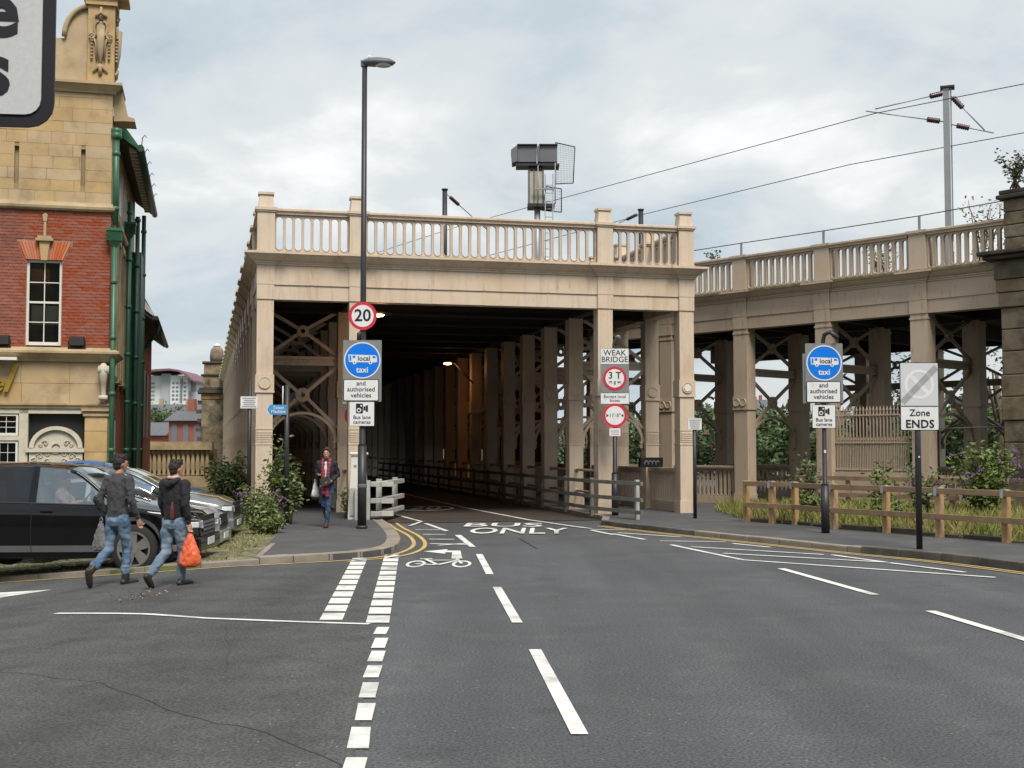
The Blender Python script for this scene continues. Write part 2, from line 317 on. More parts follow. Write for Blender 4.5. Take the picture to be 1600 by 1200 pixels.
class MB:
    def __init__(self): self.v, self.f, self.s, self.m = [], [], [], []
    def add(self, vs_, fs_, smooth=False, mi=0):
        n = len(self.v); self.v += [tuple(p) for p in vs_]
        for f in fs_: self.f.append([i + n for i in f]); self.s.append(smooth); self.m.append(mi)
        return self
    def box(self, x0, y0, z0, x1, y1, z1, mi=0):
        return self.add([(x0, y0, z0), (x1, y0, z0), (x1, y1, z0), (x0, y1, z0), (x0, y0, z1), (x1, y0, z1), (x1, y1, z1), (x0, y1, z1)],
                        [(0, 3, 2, 1), (4, 5, 6, 7), (0, 1, 5, 4), (1, 2, 6, 5), (2, 3, 7, 6), (3, 0, 4, 7)], mi=mi)
    def frustum(self, x0, y0, x1, y1, z0, z1, t, mi=0):
        return self.add([(x0, y0, z0), (x1, y0, z0), (x1, y1, z0), (x0, y1, z0), (x0 + t, y0 + t, z1), (x1 - t, y0 + t, z1), (x1 - t, y1 - t, z1), (x0 + t, y1 - t, z1)],
                        [(0, 3, 2, 1), (4, 5, 6, 7), (0, 1, 5, 4), (1, 2, 6, 5), (2, 3, 7, 6), (3, 0, 4, 7)], mi=mi)
    def cbox(self, x0, y0, z0, x1, y1, z1, c=0.01, mi=0):
        """box with chamfered front/back outline (edges along y)"""
        p = [(x0 + c, z0), (x1 - c, z0), (x1, z0 + c), (x1, z1 - c), (x1 - c, z1), (x0 + c, z1), (x0, z1 - c), (x0, z0 + c)]
        return self.prism(p, 'xz', y0, y1, mi=mi)
    def bar(self, p0, p1, w, h, up=(0, 0, 1), mi=0):
        p0, p1 = Vector(p0), Vector(p1); d = (p1 - p0).normalized(); u = Vector(up)
        s = d.cross(u)
        if s.length < 1e-5: s = d.cross(Vector((1, 0, 0)))
        s.normalize(); u = s.cross(d).normalized(); s *= w / 2; u *= h / 2
        return self.add([p0 - s - u, p0 + s - u, p0 + s + u, p0 - s + u, p1 - s - u, p1 + s - u, p1 + s + u, p1 - s + u],
                        [(0, 3, 2, 1), (4, 5, 6, 7), (0, 1, 5, 4), (1, 2, 6, 5), (2, 3, 7, 6), (3, 0, 4, 7)][::1], mi=mi)
    def tube(self, pts, r, n=8, mi=0, smooth=True, flat=1.0):
        pts = [Vector(p) for p in pts]; rs = r if isinstance(r, (list, tuple)) else [r] * len(pts)
        rings = []; ref = None
        for i, p in enumerate(pts):
            d = (pts[min(i + 1, len(pts) - 1)] - pts[max(i - 1, 0)]).normalized()
            if ref is None:
                ref = Vector((0, 0, 1)) if abs(d.z) < 0.9 else Vector((1, 0, 0))
            a = (ref - d * ref.dot(d)).normalized(); b_ = d.cross(a); ref = a
            rings.append([p + (a * math.cos(t) + b_ * math.sin(t) * flat) * rs[i] for t in (2 * math.pi * k / n for k in range(n))])
        vv = [q for g in rings for q in g]; ff = []
        for i in range(len(pts) - 1):
            for k in range(n):
                ff.append((i * n + k, i * n + (k + 1) % n, (i + 1) * n + (k + 1) % n, (i + 1) * n + k))
        self.add(vv, ff, smooth, mi)
        m = len(self.v) - len(vv)
        self.f.append([m + k for k in range(n)][::-1]); self.s.append(False); self.m.append(mi)
        self.f.append([m + (len(pts) - 1) * n + k for k in range(n)]); self.s.append(False); self.m.append(mi)
        return self
    def cyl(self, p0, p1, r0, r1=None, n=12, mi=0): return self.tube([p0, p1], [r0, r0 if r1 is None else r1], n, mi)
    def lathe(self, prof, c=(0, 0, 0), n=16, mi=0, axis='z', cap=True):
        def P(r, z, t):
            a, b_ = r * math.cos(t), r * math.sin(t)
            q = {'z': (a, b_, z), 'y': (a, z, b_), 'x': (z, a, b_)}[axis]
            return (q[0] + c[0], q[1] + c[1], q[2] + c[2])
        vv = [P(r, z, 2 * math.pi * k / n) for r, z in prof for k in range(n)]
        ff = [(i * n + k, i * n + (k + 1) % n, (i + 1) * n + (k + 1) % n, (i + 1) * n + k) for i in range(len(prof) - 1) for k in range(n)]
        if cap: ff.append(list(range(n))[::-1]); ff.append([(len(prof) - 1) * n + k for k in range(n)])
        if axis == 'y': ff = [tuple(reversed(f)) for f in ff]
        return self.add(vv, ff, True, mi)
    def prism(self, poly, plane, a0, a1, mi=0):
        def P(p, a): return {'xy': (p[0], p[1], a), 'xz': (p[0], a, p[1]), 'yz': (a, p[0], p[1])}[plane]
        n = len(poly); vv = [P(p, a0) for p in poly] + [P(p, a1) for p in poly]
        ff = [tuple(range(n))[::-1], tuple(range(n, 2 * n))] + [(k, (k + 1) % n, n + (k + 1) % n, n + k) for k in range(n)]
        return self.add(vv, ff, mi=mi)
    def ring(self, c, r0, r1, y0, y1, n=24, mi=0):
        """annulus in the xz plane, thickness along y"""
        vv = []
        for (r, y) in ((r0, y0), (r1, y0), (r1, y1), (r0, y1)):
            vv += [(c[0] + r * math.cos(2 * math.pi * k / n), y, c[1] + r * math.sin(2 * math.pi * k / n)) for k in range(n)]
        ff = []
        for g in range(4):
            h = (g + 1) % 4
            for k in range(n): ff.append((g * n + k, g * n + (k + 1) % n, h * n + (k + 1) % n, h * n + k))
        return self.add(vv, ff, mi=mi)
    def disc(self, c, r, y0, y1, n=24, mi=0):
        return self.prism([(c[0] + r * math.cos(2 * math.pi * k / n), c[1] + r * math.sin(2 * math.pi * k / n)) for k in range(n)], 'xz', y0, y1, mi)
    def sweep(self, path, prof, mi=0):
        """moulding: plan polyline, profile of (offset to the right of travel, z), mitred corners"""
        P = [Vector((p[0], p[1])) for p in path]; n = len(prof); vv = []
        for i, p in enumerate(P):
            ns = []
            for a, b_ in ((i - 1, i), (i, i + 1)):
                if 0 <= a and b_ < len(P):
                    d = (P[b_] - P[a]).normalized(); ns.append(Vector((d.y, -d.x)))
            m = ns[0] if len(ns) == 1 else (ns[0] + ns[1]) / (1 + ns[0].dot(ns[1]))
            vv += [(p.x + m.x * o, p.y + m.y * o, z) for o, z in prof]
        ff = []
        for i in range(len(P) - 1):
            for k in range(n): ff.append((i * n + k, i * n + (k + 1) % n, (i + 1) * n + (k + 1) % n, (i + 1) * n + k))
        ff.append(tuple(range(n))[::-1]); ff.append(tuple((len(P) - 1) * n + k for k in range(n)))
        return self.add(vv, ff, mi=mi)
    def mesh(self, name, mats):
        me = bpy.data.meshes.new(name); me.from_pydata(self.v, [], self.f)
        for mm in ([mats] if isinstance(mats, str) else mats): me.materials.append(MATS[mm])
        me.polygons.foreach_set('use_smooth', self.s); me.polygons.foreach_set('material_index', self.m)
        bm = bmesh.new(); bm.from_mesh(me); bmesh.ops.recalc_face_normals(bm, faces=bm.faces); bm.to_mesh(me); bm.free()
        return me
    def build(self, name, mats, parent=None, loc=(0, 0, 0), rot=(0, 0, 0)):
        return inst(name, self.mesh(name, mats), parent, loc, rot)
def bevel(o, w=0.01, seg=2, ang=40):
    m = o.modifiers.new('bevel', 'BEVEL'); m.width = w; m.segments = seg; m.limit_method = 'ANGLE'; m.angle_limit = R(ang); return o

def holed_panel(n, pitch, z0, z1, hw, hz0, hz1, th, rim=0.014, k=5):
    """pierced parapet panel: n round-ended openings side by side, from x=0, thickness along y"""
    mb = MB(); r = hw / 2
    for c in range(n):
        x0, x1 = c * pitch, (c + 1) * pitch; cx = (x0 + x1) / 2
        hole, outer, big = [], [], []
        for top in (1, 0):
            for i in range(k + 1):
                t = math.pi * i / k + (0 if top else math.pi)
                zc = hz1 - r if top else hz0 + r
                hole.append((cx + r * math.cos(t), zc + r * math.sin(t)))
                big.append((cx + (r + rim) * math.cos(t), zc + (r + rim) * math.sin(t)))
                f = i / k
                outer.append((x1 + (x0 - x1) * f, z1) if top else (x0 + (x1 - x0) * f, z0))
        N = len(hole); vv = []
        for ring_, y in ((outer, 0), (big, 0), (big, -rim), (hole, -rim), (hole, th), (outer, th)): vv += [(p[0], y, p[1]) for p in ring_]
        ff = [(g * N + i, g * N + (i + 1) % N, (g + 1) * N + (i + 1) % N, (g + 1) * N + i) for g in range(5) for i in range(N)]
        mb.add(vv, ff)
    return mb

# ---------------------------------------------------------------- text
def text(name, s, size, loc, mat, parent, rot=(math.pi / 2, 0, 0), align='CENTER', ext=0.001, sx=1.0, bold=0.0, shear=0.0, spacing=1.0, line=1.0):
    cu = bpy.data.curves.new(name, 'FONT'); cu.body = s; cu.size = size; cu.align_x = align; cu.align_y = 'CENTER'
    cu.extrude = ext; cu.offset = bold; cu.shear = shear; cu.space_character = spacing; cu.space_line = line; cu.resolution_u = 3
    cu.materials.append(MATS[mat])
    tmp = bpy.data.objects.new(name, cu); me = bpy.data.meshes.new_from_object(tmp); bpy.data.objects.remove(tmp); bpy.data.curves.remove(cu)
    o = bpy.data.objects.new(name, me); o.location = loc; o.rotation_euler = rot; o.scale = (sx, 1, 1)
    return link(o, parent)

# ---------------------------------------------------------------- ground shape: the street falls away gently to the left
def sstep(a, b, t):
    t = max(0.0, min(1.0, (t - a) / (b - a))); return t * t * (3 - 2 * t)
def gz(x, y):
    t = -x - 3.8
    return -0.085 * (t * t / (t + 0.6)) * (1 - sstep(22, 28, y)) if 0 < t < 9 else (-0.085 * (81 / 9.6) * (1 - sstep(22, 28, y)) if t >= 9 else 0.0)
def sheet_bm(poly, h, cell=0.4, skirt=0.0):
    bm = bmesh.new()
    pts = [Vector((p[0], p[1])) for p in poly]; n_ = len(pts)
    ov, _e, of, *_r = delaunay_2d_cdt(pts, [(i, (i + 1) % n_) for i in range(n_)], [], 1, 1e-5)
    bv = [bm.verts.new((p.x, p.y, 0)) for p in ov]
    for t_ in of: bm.faces.new([bv[i] for i in t_])
    xs = [p[0] for p in poly]; ys = [p[1] for p in poly]
    for ax, lo, hi in ((0, min(xs), max(xs)), (1, min(ys), max(ys))):
        a = max(lo, -14.0) if ax == 0 else max(lo, 0.0); hi2 = min(hi, -3.0) if ax == 0 else min(hi, 30.0)
        t = math.ceil(a / cell) * cell
        while t < hi2:
            no = (1, 0, 0) if ax == 0 else (0, 1, 0); co = (t, 0, 0) if ax == 0 else (0, t, 0)
            bmesh.ops.bisect_plane(bm, geom=bm.verts[:] + bm.edges[:] + bm.faces[:], plane_co=co, plane_no=no); t += cell
    for v in bm.verts: v.co.z = gz(v.co.x, v.co.y) + h
    bmesh.ops.recalc_face_normals(bm, faces=bm.faces)
    for fc in bm.faces:
        if fc.normal.z < 0: fc.normal_flip()
    if skirt:
        be = [e for e in bm.edges if e.is_boundary]
        r = bmesh.ops.extrude_edge_only(bm, edges=be)
        for v in r['geom']:
            if isinstance(v, bmesh.types.BMVert): v.co.z -= skirt
    return bm
def sheet(name, poly, h, mat, parent=None, cell=0.4, skirt=0.0):
    bm = sheet_bm(poly, h, 0.4, skirt); me = bpy.data.meshes.new(name); bm.to_mesh(me); bm.free(); me.materials.append(MATS[mat])
    return inst(name, me, parent)
def ribbon(path, w):
    """plan polyline -> closed outline of width w"""
    P = [Vector(p) for p in path]; L_, R_ = [], []
    for i, p in enumerate(P):
        d = (P[min(i + 1, len(P) - 1)] - P[max(i - 1, 0)]).normalized(); n = Vector((-d.y, d.x)) * w / 2
        L_.append(tuple(p + n)); R_.append(tuple(p - n))
    return L_ + R_[::-1]
def smooth_path(pts, n=6):
    """Catmull-Rom through the points"""
    P = [Vector(p) for p in pts]; P = [P[0] * 2 - P[1]] + P + [P[-1] * 2 - P[-2]]; out = []
    for i in range(1, len(P) - 2):
        for k in range(n):
            t = k / n
            out.append(tuple(0.5 * ((2 * P[i]) + (P[i + 1] - P[i - 1]) * t + (2 * P[i - 1] - 5 * P[i] + 4 * P[i + 1] - P[i + 2]) * t * t + (3 * P[i] - P[i - 1] - 3 * P[i + 1] + P[i + 2]) * t ** 3)))
    out.append(tuple(P[-2])); return out

# frames of the two railway structures
BC, BA = Vector((-6.19, 30.16, 0)), R(13.82)
def B(u, v, z=0.0):
    return (BC.x + u * math.cos(BA) - v * math.sin(BA), BC.y + u * math.sin(BA) + v * math.cos(BA), z)
VA, VR = Vector((5.75, 39.2, 0)), R(-47.6)
def V(s, w, z=0.0):
    return (VA.x + s * math.cos(VR) - w * math.sin(VR), VA.y + s * math.sin(VR) + w * math.cos(VR), z)

# ---------------------------------------------------------------- foliage
def leaf_cloud(mb, c, rad, n, size, clump=0.35, nclump=None, flatz=1.0, mi=0, rnd=random):
    nclump = nclump or max(6, n // 60)
    cs = []
    for _ in range(nclump):
        while True:
            p = Vector((rnd.uniform(-1, 1), rnd.uniform(-1, 1), rnd.uniform(-1, 1)))
            if p.length < 1: break
        p = p.normalized() * (p.length ** 0.5); cs.append(p)
    for _ in range(n):
        p = rnd.choice(cs) + Vector((rnd.gauss(0, 1), rnd.gauss(0, 1), rnd.gauss(0, 1))) * clump * 0.45
        q = Vector((c[0] + p.x * rad[0], c[1] + p.y * rad[1], c[2] + p.z * rad[2]))
        leaf(mb, q, size * rnd.uniform(0.6, 1.4), rnd, mi)
def leaf(mb, q, s, rnd=random, mi=0, d=None, ratio=0.42):
    a = Vector(d) if d else Vector((rnd.gauss(0, 1), rnd.gauss(0, 1), rnd.gauss(0, 0.7)))
    a.normalize(); b_ = a.cross(Vector((rnd.gauss(0, 1), rnd.gauss(0, 1), rnd.gauss(0, 1))))
    if b_.length < 1e-3: b_ = a.cross(Vector((0.3, 0.2, 1)))
    b_.normalize(); a *= s; b_ *= s * ratio
    mb.add([q, q + a * 0.45 + b_ * 0.5, q + a, q + a * 0.45 - b_ * 0.5], [(0, 1, 2, 3)], False, mi)
def qbuild(mb, name, mats, parent=None, loc=(0, 0, 0)):
    me = bpy.data.meshes.new(name); me.from_pydata(mb.v, [], mb.f)
    for mm in ([mats] if isinstance(mats, str) else mats): me.materials.append(MATS[mm])
    me.polygons.foreach_set('material_index', mb.m); return inst(name, me, parent, loc)

# ================================================================ THE SETTING
tag(sheet('ground', [(-700, -60), (700, -60), (700, 1600), (-700, 1600)], -0.06, 'far_ground'), kind='structure')
road = tag(sheet('road', [(-45, -26), (45, -26), (45, 33), (-45, 33)], 0.0, 'asphalt'), kind='structure')
tunnel_road = tag(sheet('road', [B(2.6, -1)[:2], B(8.8, -1)[:2], B(8.8, 75)[:2], B(2.6, 75)[:2]], 0.012, 'shade_tinted_tarmac'), kind='structure')

KL = smooth_path([(-3.46, 31.51), (-2.9, 28.94), (-2.3, 25.23), (-2.07, 23.09), (-2.10, 21.42), (-2.6, 20.43), (-3.92, 19.50)], 5)
KL2 = [(-3.92, 19.50), (-5.0, 19.42), (-6.0, 19.55), (-8.26, 20.0), (-12, 20.9), (-20, 23)]
KR = smooth_path([(2.1, 29.42), (2.57, 28.11), (4.07, 25.05), (4.64, 23.95), (5.96, 21.42), (6.81, 19.97), (7.46, 18.29), (7.96, 16.46), (8.8, 12)], 4)
pave_l = tag(sheet('pavement', KL + [(-4.4, 22.6), (-4.98, 27.4), B(-0.15, -0.8)[:2], B(-0.15, 75)[:2], B(2.62, 75)[:2], B(2.62, -0.25)[:2]], 0.1, 'tarmac', skirt=0.14), kind='structure')
pave_r = tag(sheet('pavement', KR + [(10, 4), (30, 4), (30, 42), B(11.6, 62)[:2], B(8.5, 75)[:2], B(8.5, -0.9)[:2]], 0.1, 'tarmac', skirt=0.14), kind='structure')
yard = tag(sheet('cobbled_yard', KL2 + [(-20, 60), B(-0.1, 40)[:2], B(-0.1, -0.75)[:2], (-4.95, 27.4), (-4.4, 22.6)], 0.065, 'moss', skirt=0.1), kind='structure')
VE = [(5.45, 29.05), (5.95, 28.35), (6.35, 27.85), (6.82, 26.35), (7.56, 25.2), (8.2, 23.95), (8.96, 22.66), (11, 19.6), (30, 19.6)]
verge = tag(sheet('grass_verge', VE + [(30, 48), V(10, 3.2)[:2], V(2.4, 3.2)[:2], V(2.3, -0.25)[:2]], 0.13, 'dirt', skirt=0.05), kind='structure')

def kerb(path, w, side, top, mat, parent, length=0.9, gap=0.012, name='kerb_stone', jitter=0.006, depth=0.2):
    P = [Vector(p) for p in path]; cum = [0]
    for i in range(1, len(P)): cum.append(cum[-1] + (P[i] - P[i - 1]).length)
    def at(s):
        for i in range(1, len(P)):
            if s <= cum[i]: return P[i - 1].lerp(P[i], (s - cum[i - 1]) / (cum[i] - cum[i - 1]))
        return P[-1]
    s = 0.0
    while s < cum[-1] - 0.2:
        e = min(s + length, cum[-1]); a, b_ = at(s + gap / 2), at(e - gap / 2); d = (b_ - a).normalized(); n = Vector((-d.y, d.x)) * side * w
        o_ = n.normalized() * .007; a, b_ = a - o_, b_ - o_; dz = random.uniform(-jitter, jitter); mb = MB(); q = []
        for p in (a, b_, b_ + n, a + n): q.append((p.x, p.y, gz(p.x, p.y)))
        mb.add([(x, y, z - depth + top) for x, y, z in q] + [(x, y, z + top + dz) for x, y, z in q], [(0, 3, 2, 1), (4, 5, 6, 7), (0, 1, 5, 4), (1, 2, 6, 5), (2, 3, 7, 6), (3, 0, 4, 7)])
        bevel(mb.build(name, mat, parent), 0.015, 2); s = e
kerb(KL, 0.26, -1, 0.108, 'kerb_stone', pave_l, 0.62)
kerb(KL2, 0.24, -1, 0.085, 'kerb_stone', yard, 0.9)
kerb(KR[:8], 0.15, 1, 0.115, 'kerb_dark', pave_r, 0.85)
kerb(KR[7:17], 0.20, 1, 0.107, 'kerb_stone', pave_r, 0.9)
kerb(KR[16:], 0.17, 1, 0.135, 'kerb_dark', pave_r, 0.85)
kerb(VE[:8], 0.22, 1, 0.17, 'black_stone', verge, 1.05, 0.10, name='edging_stone', jitter=0.05)
kerb([B(8.5, 24)[:2], B(8.5, -0.9)[:2], (2.1, 29.42)], 0.18, 1, 0.115, 'kerb_stone', pave_r, 0.9)
kerb([B(2.64, 16)[:2], B(2.64, -0.2)[:2]], 0.16, -1, 0.112, 'kerb_stone', pave_l, 0.9)
# paler paving slab edge beside the yard
kerb([(-3.98, 20.0), (-4.25, 22.5)], 0.10, 1, 0.112, 'kerb_stone', pave_l, 1.3)

# cobbles of the yard: far too many to pick apart
mb = MB(); rr = random.Random(3)
for i in range(44):
    for j in range(64):
        x = -4.15 - i * 0.165 - (j % 2) * 0.08 + rr.uniform(-.01, .01); y = 19.75 + j * 0.112 + rr.uniform(-.008, .008)
        if x > -4.1 - (y - 19.5) * 0.1 or y < 19.75 + max(0, -x - 6) * 0.22: continue
        if rr.random() < 0.09: continue
        z = gz(x, y) + 0.06; h = rr.uniform(0.018, 0.036)
        mb.frustum(x - .072, y - .047, x + .072, y + .047, z, z + h, 0.014)
qbuild(mb, 'cobbles', 'sett', yard)['kind'] = 'stuff'

# ---------------------------------------------------------------- paint on the road
MK = 0.009
def mark(name, poly, mat='white_line', h=MK, parent=road): return sheet(name, poly, h, mat, parent, 0.9)
for (a, b_, n, w) in (((-2.48, 20.5), (-1.88, 13.0), 11, 0.24), ((-2.02, 21.1), (-1.37, 12.78), 12, 0.24)):
    a, b_ = Vector(a), Vector(b_)
    for k in range(n):
        p, q = a.lerp(b_, k / n), a.lerp(b_, (k + 0.78) / n)
        mark('crossing_block', [(p.x - w / 2, p.y), (p.x + w / 2, p.y), (q.x + w / 2, q.y), (q.x - w / 2, q.y)])
for (x0, y0), (x1, y1) in (((-1.29, 12.62), (-1.27, 12.14)), ((-1.23, 11.9), (-1.2, 11.31)), ((-1.18, 11.15), (-1.15, 10.6)), ((-1.13, 10.41), (-1.1, 9.87)), ((-1.08, 9.66), (-1.04, 9.08)),
                           ((-1.02, 8.88), (-0.98, 8.33)), ((-0.97, 8.13), (-0.92, 7.56)), ((-0.9, 7.34), (-0.87, 6.8)), ((-0.85, 6.6), (-0.82, 6.05))):
    w = 0.062
    mark('edge_dash', [(x0 - w, y0), (x0 + w, y0), (x1 + w + random.uniform(-.008, .008), y1), (x1 - w + random.uniform(-.008, .008), y1)])
mark('stop_line', ribbon([(-5.17, 14.25), (-4.2, 13.72), (-3.23, 13.26), (-2.2, 12.98), (-1.45, 12.82)], 0.085), h=MK + 0.003)
mark('give_way_triangle', [(-8.4, 18.1), (-6.41, 17.52), (-6.9, 16.9), (-8.4, 16.6)])
for q in ([(-2.12, 29.92), (-2.02, 29.92), (-1.36, 27.16), (-1.47, 27.16)], [(-1.18, 25.87), (-1.05, 25.87), (-0.66, 22.8), (-0.77, 22.8)], [(-0.61, 21.23), (-0.50, 21.23), (-0.26, 17.87), (-0.37, 17.87)],
          [(-0.25, 16.24), (-0.14, 16.24), (0.11, 12.94), (0.0, 12.94)], [(0.15, 11.23), (0.26, 11.23), (0.48, 7.93), (0.37, 7.93)],
          [(3.95, 18.71), (4.07, 18.71), (4.50, 15.39), (4.38, 15.39)], [(4.55, 13.87), (4.67, 13.87), (5.0, 10.6), (4.88, 10.6)]):
    mark('lane_dash', q)
for y, x0, x1 in ((27.6, -2.13, -1.59), (26.06, -1.85, -1.38), (24.7, -1.63, -1.13)):
    mark('hatch_line', ribbon([(x0, y), (x1, y - .05)], 0.12))
mark('hatch_line', ribbon([(-1.54, 23.55), (-0.82, 23.35)], 0.12))
mark('hatch_line', ribbon([(-1.36, 23.1), (-0.86, 23.62)], 0.09), h=MK + 0.003)
mark('turn_arrow', [(-1.53, 21.78), (-1.14, 22.25), (-1.14, 21.95), (-0.90, 21.95), (-0.82, 20.55), (-0.99, 20.55), (-1.03, 21.6), (-1.14, 21.6), (-1.14, 21.3)])
# bicycle symbol
bike = MB()
def fring(mb, cx, cy, rx, ry, t, n=28, z=0):
    vv = [(cx + (rx - o) * math.cos(2 * math.pi * k / n), cy + (ry - o * ry / rx) * math.sin(2 * math.pi * k / n), z) for o in (0, t) for k in range(n)]
    mb.add(vv, [(k, (k + 1) % n, n + (k + 1) % n, n + k) for k in range(n)])
def fline(mb, pts, w, z=0):
    o = ribbon(pts, w); n = len(pts)
    mb.add([(p[0], p[1], z) for p in o], [(i, i + 1, 2 * n - 2 - i, 2 * n - 1 - i) for i in range(n - 1)])
for cx in (-1.49, -0.78): fring(bike, cx, 19.45, 0.15, 0.56, 0.045)
fline(bike, [(-1.49, 19.45), (-1.15, 19.25)], 0.09, .003); fline(bike, [(-1.15, 19.25), (-0.86, 20.05)], 0.07, .003); fline(bike, [(-1.38, 20.0), (-0.86, 20.05)], 0.09, .006)
fline(bike, [(-1.38, 20.15), (-1.15, 19.25)], 0.06, .009); fline(bike, [(-0.78, 19.45), (-0.90, 20.35)], 0.05, .006); fline(bike, [(-0.98, 20.35), (-0.80, 20.35)], 0.12, .009); fline(bike, [(-1.48, 20.2), (-1.28, 20.2)], 0.12, .012)
bike.build('bicycle_symbol', 'white_line', road, (0, 0, MK))
for s, x, y, w, h in (('BUS', -0.21, 29.05, 1.80, 1.35), ('ONLY', 0.13, 26.95, 2.12, 1.9)):
    t = text('road_lettering', s, 1.0, (x, y, MK + 0.012), 'white_line', road, rot=(0, 0, R(-2)), bold=0.012, ext=0.0)
    bpy.context.view_layer.update(); t.scale = (w / t.dimensions.x, h / t.dimensions.y, 1)
rb = MB(); fring(rb, -2.57, 37.1, 0.86, 1.5, 0.10); rb.build('speed_roundel', 'white_line', tunnel_road, (0, 0, 0.02))
t = text('road_lettering', '20', 1.0, (-2.57, 37.1, 0.022), 'white_line', tunnel_road, rot=(0, 0, 0), ext=0.0); bpy.context.view_layer.update(); t.scale = (0.9 / t.dimensions.x, 1.9 / t.dimensions.y, 1)
mark('edge_line', ribbon([(-7.0, 60.2), (-1.42, 37.53), (0.4, 31.2), (1.44, 28.47), (1.75, 27.8)], 0.10), h=0.02)
mark('edge_line', ribbon([(-3.32, 34.26), (-2.19, 30.43)], 0.09), h=0.02); mark('edge_line', ribbon([(-2.19, 30.4), (-2.34, 28.7)], 0.09), h=0.024)
for a, b_ in (((1.75, 27.63), (2.6, 27.44)), ((1.73, 27.35), (2.08, 25.95)), ((2.1, 26.28), (2.6, 24.61)), ((2.24, 26.54), (3.41, 25.3)), ((2.86, 24.24), (4.09, 24.02)), ((2.95, 23.27), (3.69, 20.2)),
              ((3.69, 20.15), (6.7, 17.42)), ((3.25, 22.81), (5.25, 21.14)), ((3.59, 21.37), (5.87, 19.71)), ((4.15, 23.6), (4.68, 22.68)), ((5.38, 21.09), (5.88, 19.71)), ((5.9, 19.6), (6.53, 18.12))):
    mark('hatch_line', ribbon([a, b_], 0.10), h=MK + random.uniform(0, .004))
YI = smooth_path([(-3.13, 30.9), (-2.66, 28.25), (-2.12, 25.7), (-1.84, 23.55), (-1.85, 22.05), (-2.09, 20.9), (-2.68, 20.05), (-3.9, 19.25)], 5)
YO = smooth_path([(-2.92, 30.9), (-2.46, 28.25), (-1.92, 25.7), (-1.63, 23.55), (-1.63, 21.9), (-1.92, 20.72), (-2.6, 19.85)], 5)
mark('yellow_line', ribbon(YI, 0.075), 'yellow_line'); mark('yellow_line', ribbon(YO, 0.075), 'yellow_line')
mark('yellow_line', ribbon([(-3.9, 19.25), (-5.0, 19.2), (-6.6, 19.42), (-8.26, 19.75), (-12, 20.6)], 0.075), 'yellow_line')
for off in (0.16, 0.32):
    P = [Vector(p) for p in KR[2:]]; pts = []
    for i, p in enumerate(P):
        d = (P[min(i + 1, len(P) - 1)] - P[max(i - 1, 0)]).normalized(); pts.append((p.x + d.y * off, p.y - d.x * off))
    mark('yellow_line', ribbon(pts, 0.065), 'yellow_line', h=0.014)
# seams, patched joints and cracks
for p, w in ((smooth_path([(-3.1, 9.6), (-2.2, 8.5), (-1.55, 7.95), (-1.0, 7.2), (-0.7, 6.2)], 5), 0.010), (smooth_path([(-2.9, 12.7), (-2.5, 11.1), (-2.3, 10.1)], 4), 0.007), (smooth_path([(-5.2, 10.4), (-4.0, 10.1), (-3.1, 9.6)], 4), 0.008)):
    q = [(x + random.uniform(-.02, .02), y + random.uniform(-.03, .03)) for x, y in p]
    mark('road_crack', ribbon(q, w), 'seam', h=0.008)
mark('road_joint', ribbon([(0.15, 24.9), (0.45, 22.4)], 0.03), 'seam', h=0.008)
# older, darker and coarser surfacing of the side street
pm('asphalt_old', (0.070, 0.070, 0.071), 0.88, 0.2, 1.6, 0.7, 70, c2=(0.080, 0.080, 0.081), stain=(0.052, 0.052, 0.054), stain_pos=(0.5, 0.7))
make_asphalt('asphalt_old')
for n_ in ():
    if n_.bl_idname == 'ShaderNodeTexNoise': n_.inputs['Detail'].default_value = 10; n_.inputs['Roughness'].default_value = 0.72
mark('old_surfacing', [(-14, 3), (-0.72, 5.2), (-1.4, 12.7), (-2.05, 20.2), (-2.9, 19.3), (-4, 18.9), (-14, 20.5)], 'asphalt_old', h=0.0045)
# manhole and leaf litter on the side street
mb = MB(); rr = random.Random(5)
for _ in range(60):
    x, y = rr.gauss(-4.6, .2), rr.gauss(15.6, .35); leaf(mb, Vector((x, y, gz(x, y) + .012)), rr.uniform(.02, .05), rr, d=(rr.gauss(0, 1), rr.gauss(0, 1), 0.1))
tag(qbuild(mb, 'leaf_litter', 'timber'), 'scatter of brown leaf litter on the side street', 'litter', kind='stuff')

# ================================================================ THE ROAD AND RAIL BRIDGE
bridge = empty('road_rail_bridge', BC, BA, 'cream cast iron double deck bridge, dark road tunnel between its columns', 'bridge')
ROW = 2.63
US = (0.0, 2.24, 8.67, 10.92)              # left edges of the four column lines
CW = 0.40
ZL, ZS, ZF, ZC = 5.42, 5.78, 6.26, 6.56    # lintel foot, step, frieze top, cornice top

mb = MB()                                   # one column shaft with plinth, collar block and ribbed band
mb.box(0, 0, 0.09, CW, CW, ZL + 0.02)
mb.box(-0.02, -0.02, 0.05, CW + 0.02, CW + 0.02, 0.42)
mb.box(-0.025, -0.025, 3.18, CW + 0.025, CW + 0.025, 3.58); mb.box(-0.035, -0.035, 3.14, CW + 0.035, CW + 0.035, 3.18)
for k in range(5): mb.box(0.015, -0.012, 1.95 + k * 0.055, CW - 0.015, CW + 0.012, 1.98 + k * 0.055)
mb.box(-0.012, -0.012, 1.88, CW + 0.012, CW + 0.012, 1.91); mb.box(-0.012, -0.012, 2.25, CW + 0.012, CW + 0.012, 2.28)
column_me = mb.mesh('column', 'paint')
mb = MB(); mb.disc((0, 0), 0.125, -0.018, 0, 20); mb.ring((0, 0), 0.125, 0.145, -0.03, 0, 20); medal_me = mb.mesh('medallion', 'paint')
def columns(ui, rows):
    for k in rows:
        c = inst('column', column_me, bridge, (US[ui], k * ROW, 0))
        if k < 6: inst('medallion', medal_me, c, (CW / 2, -0.026, 3.38))
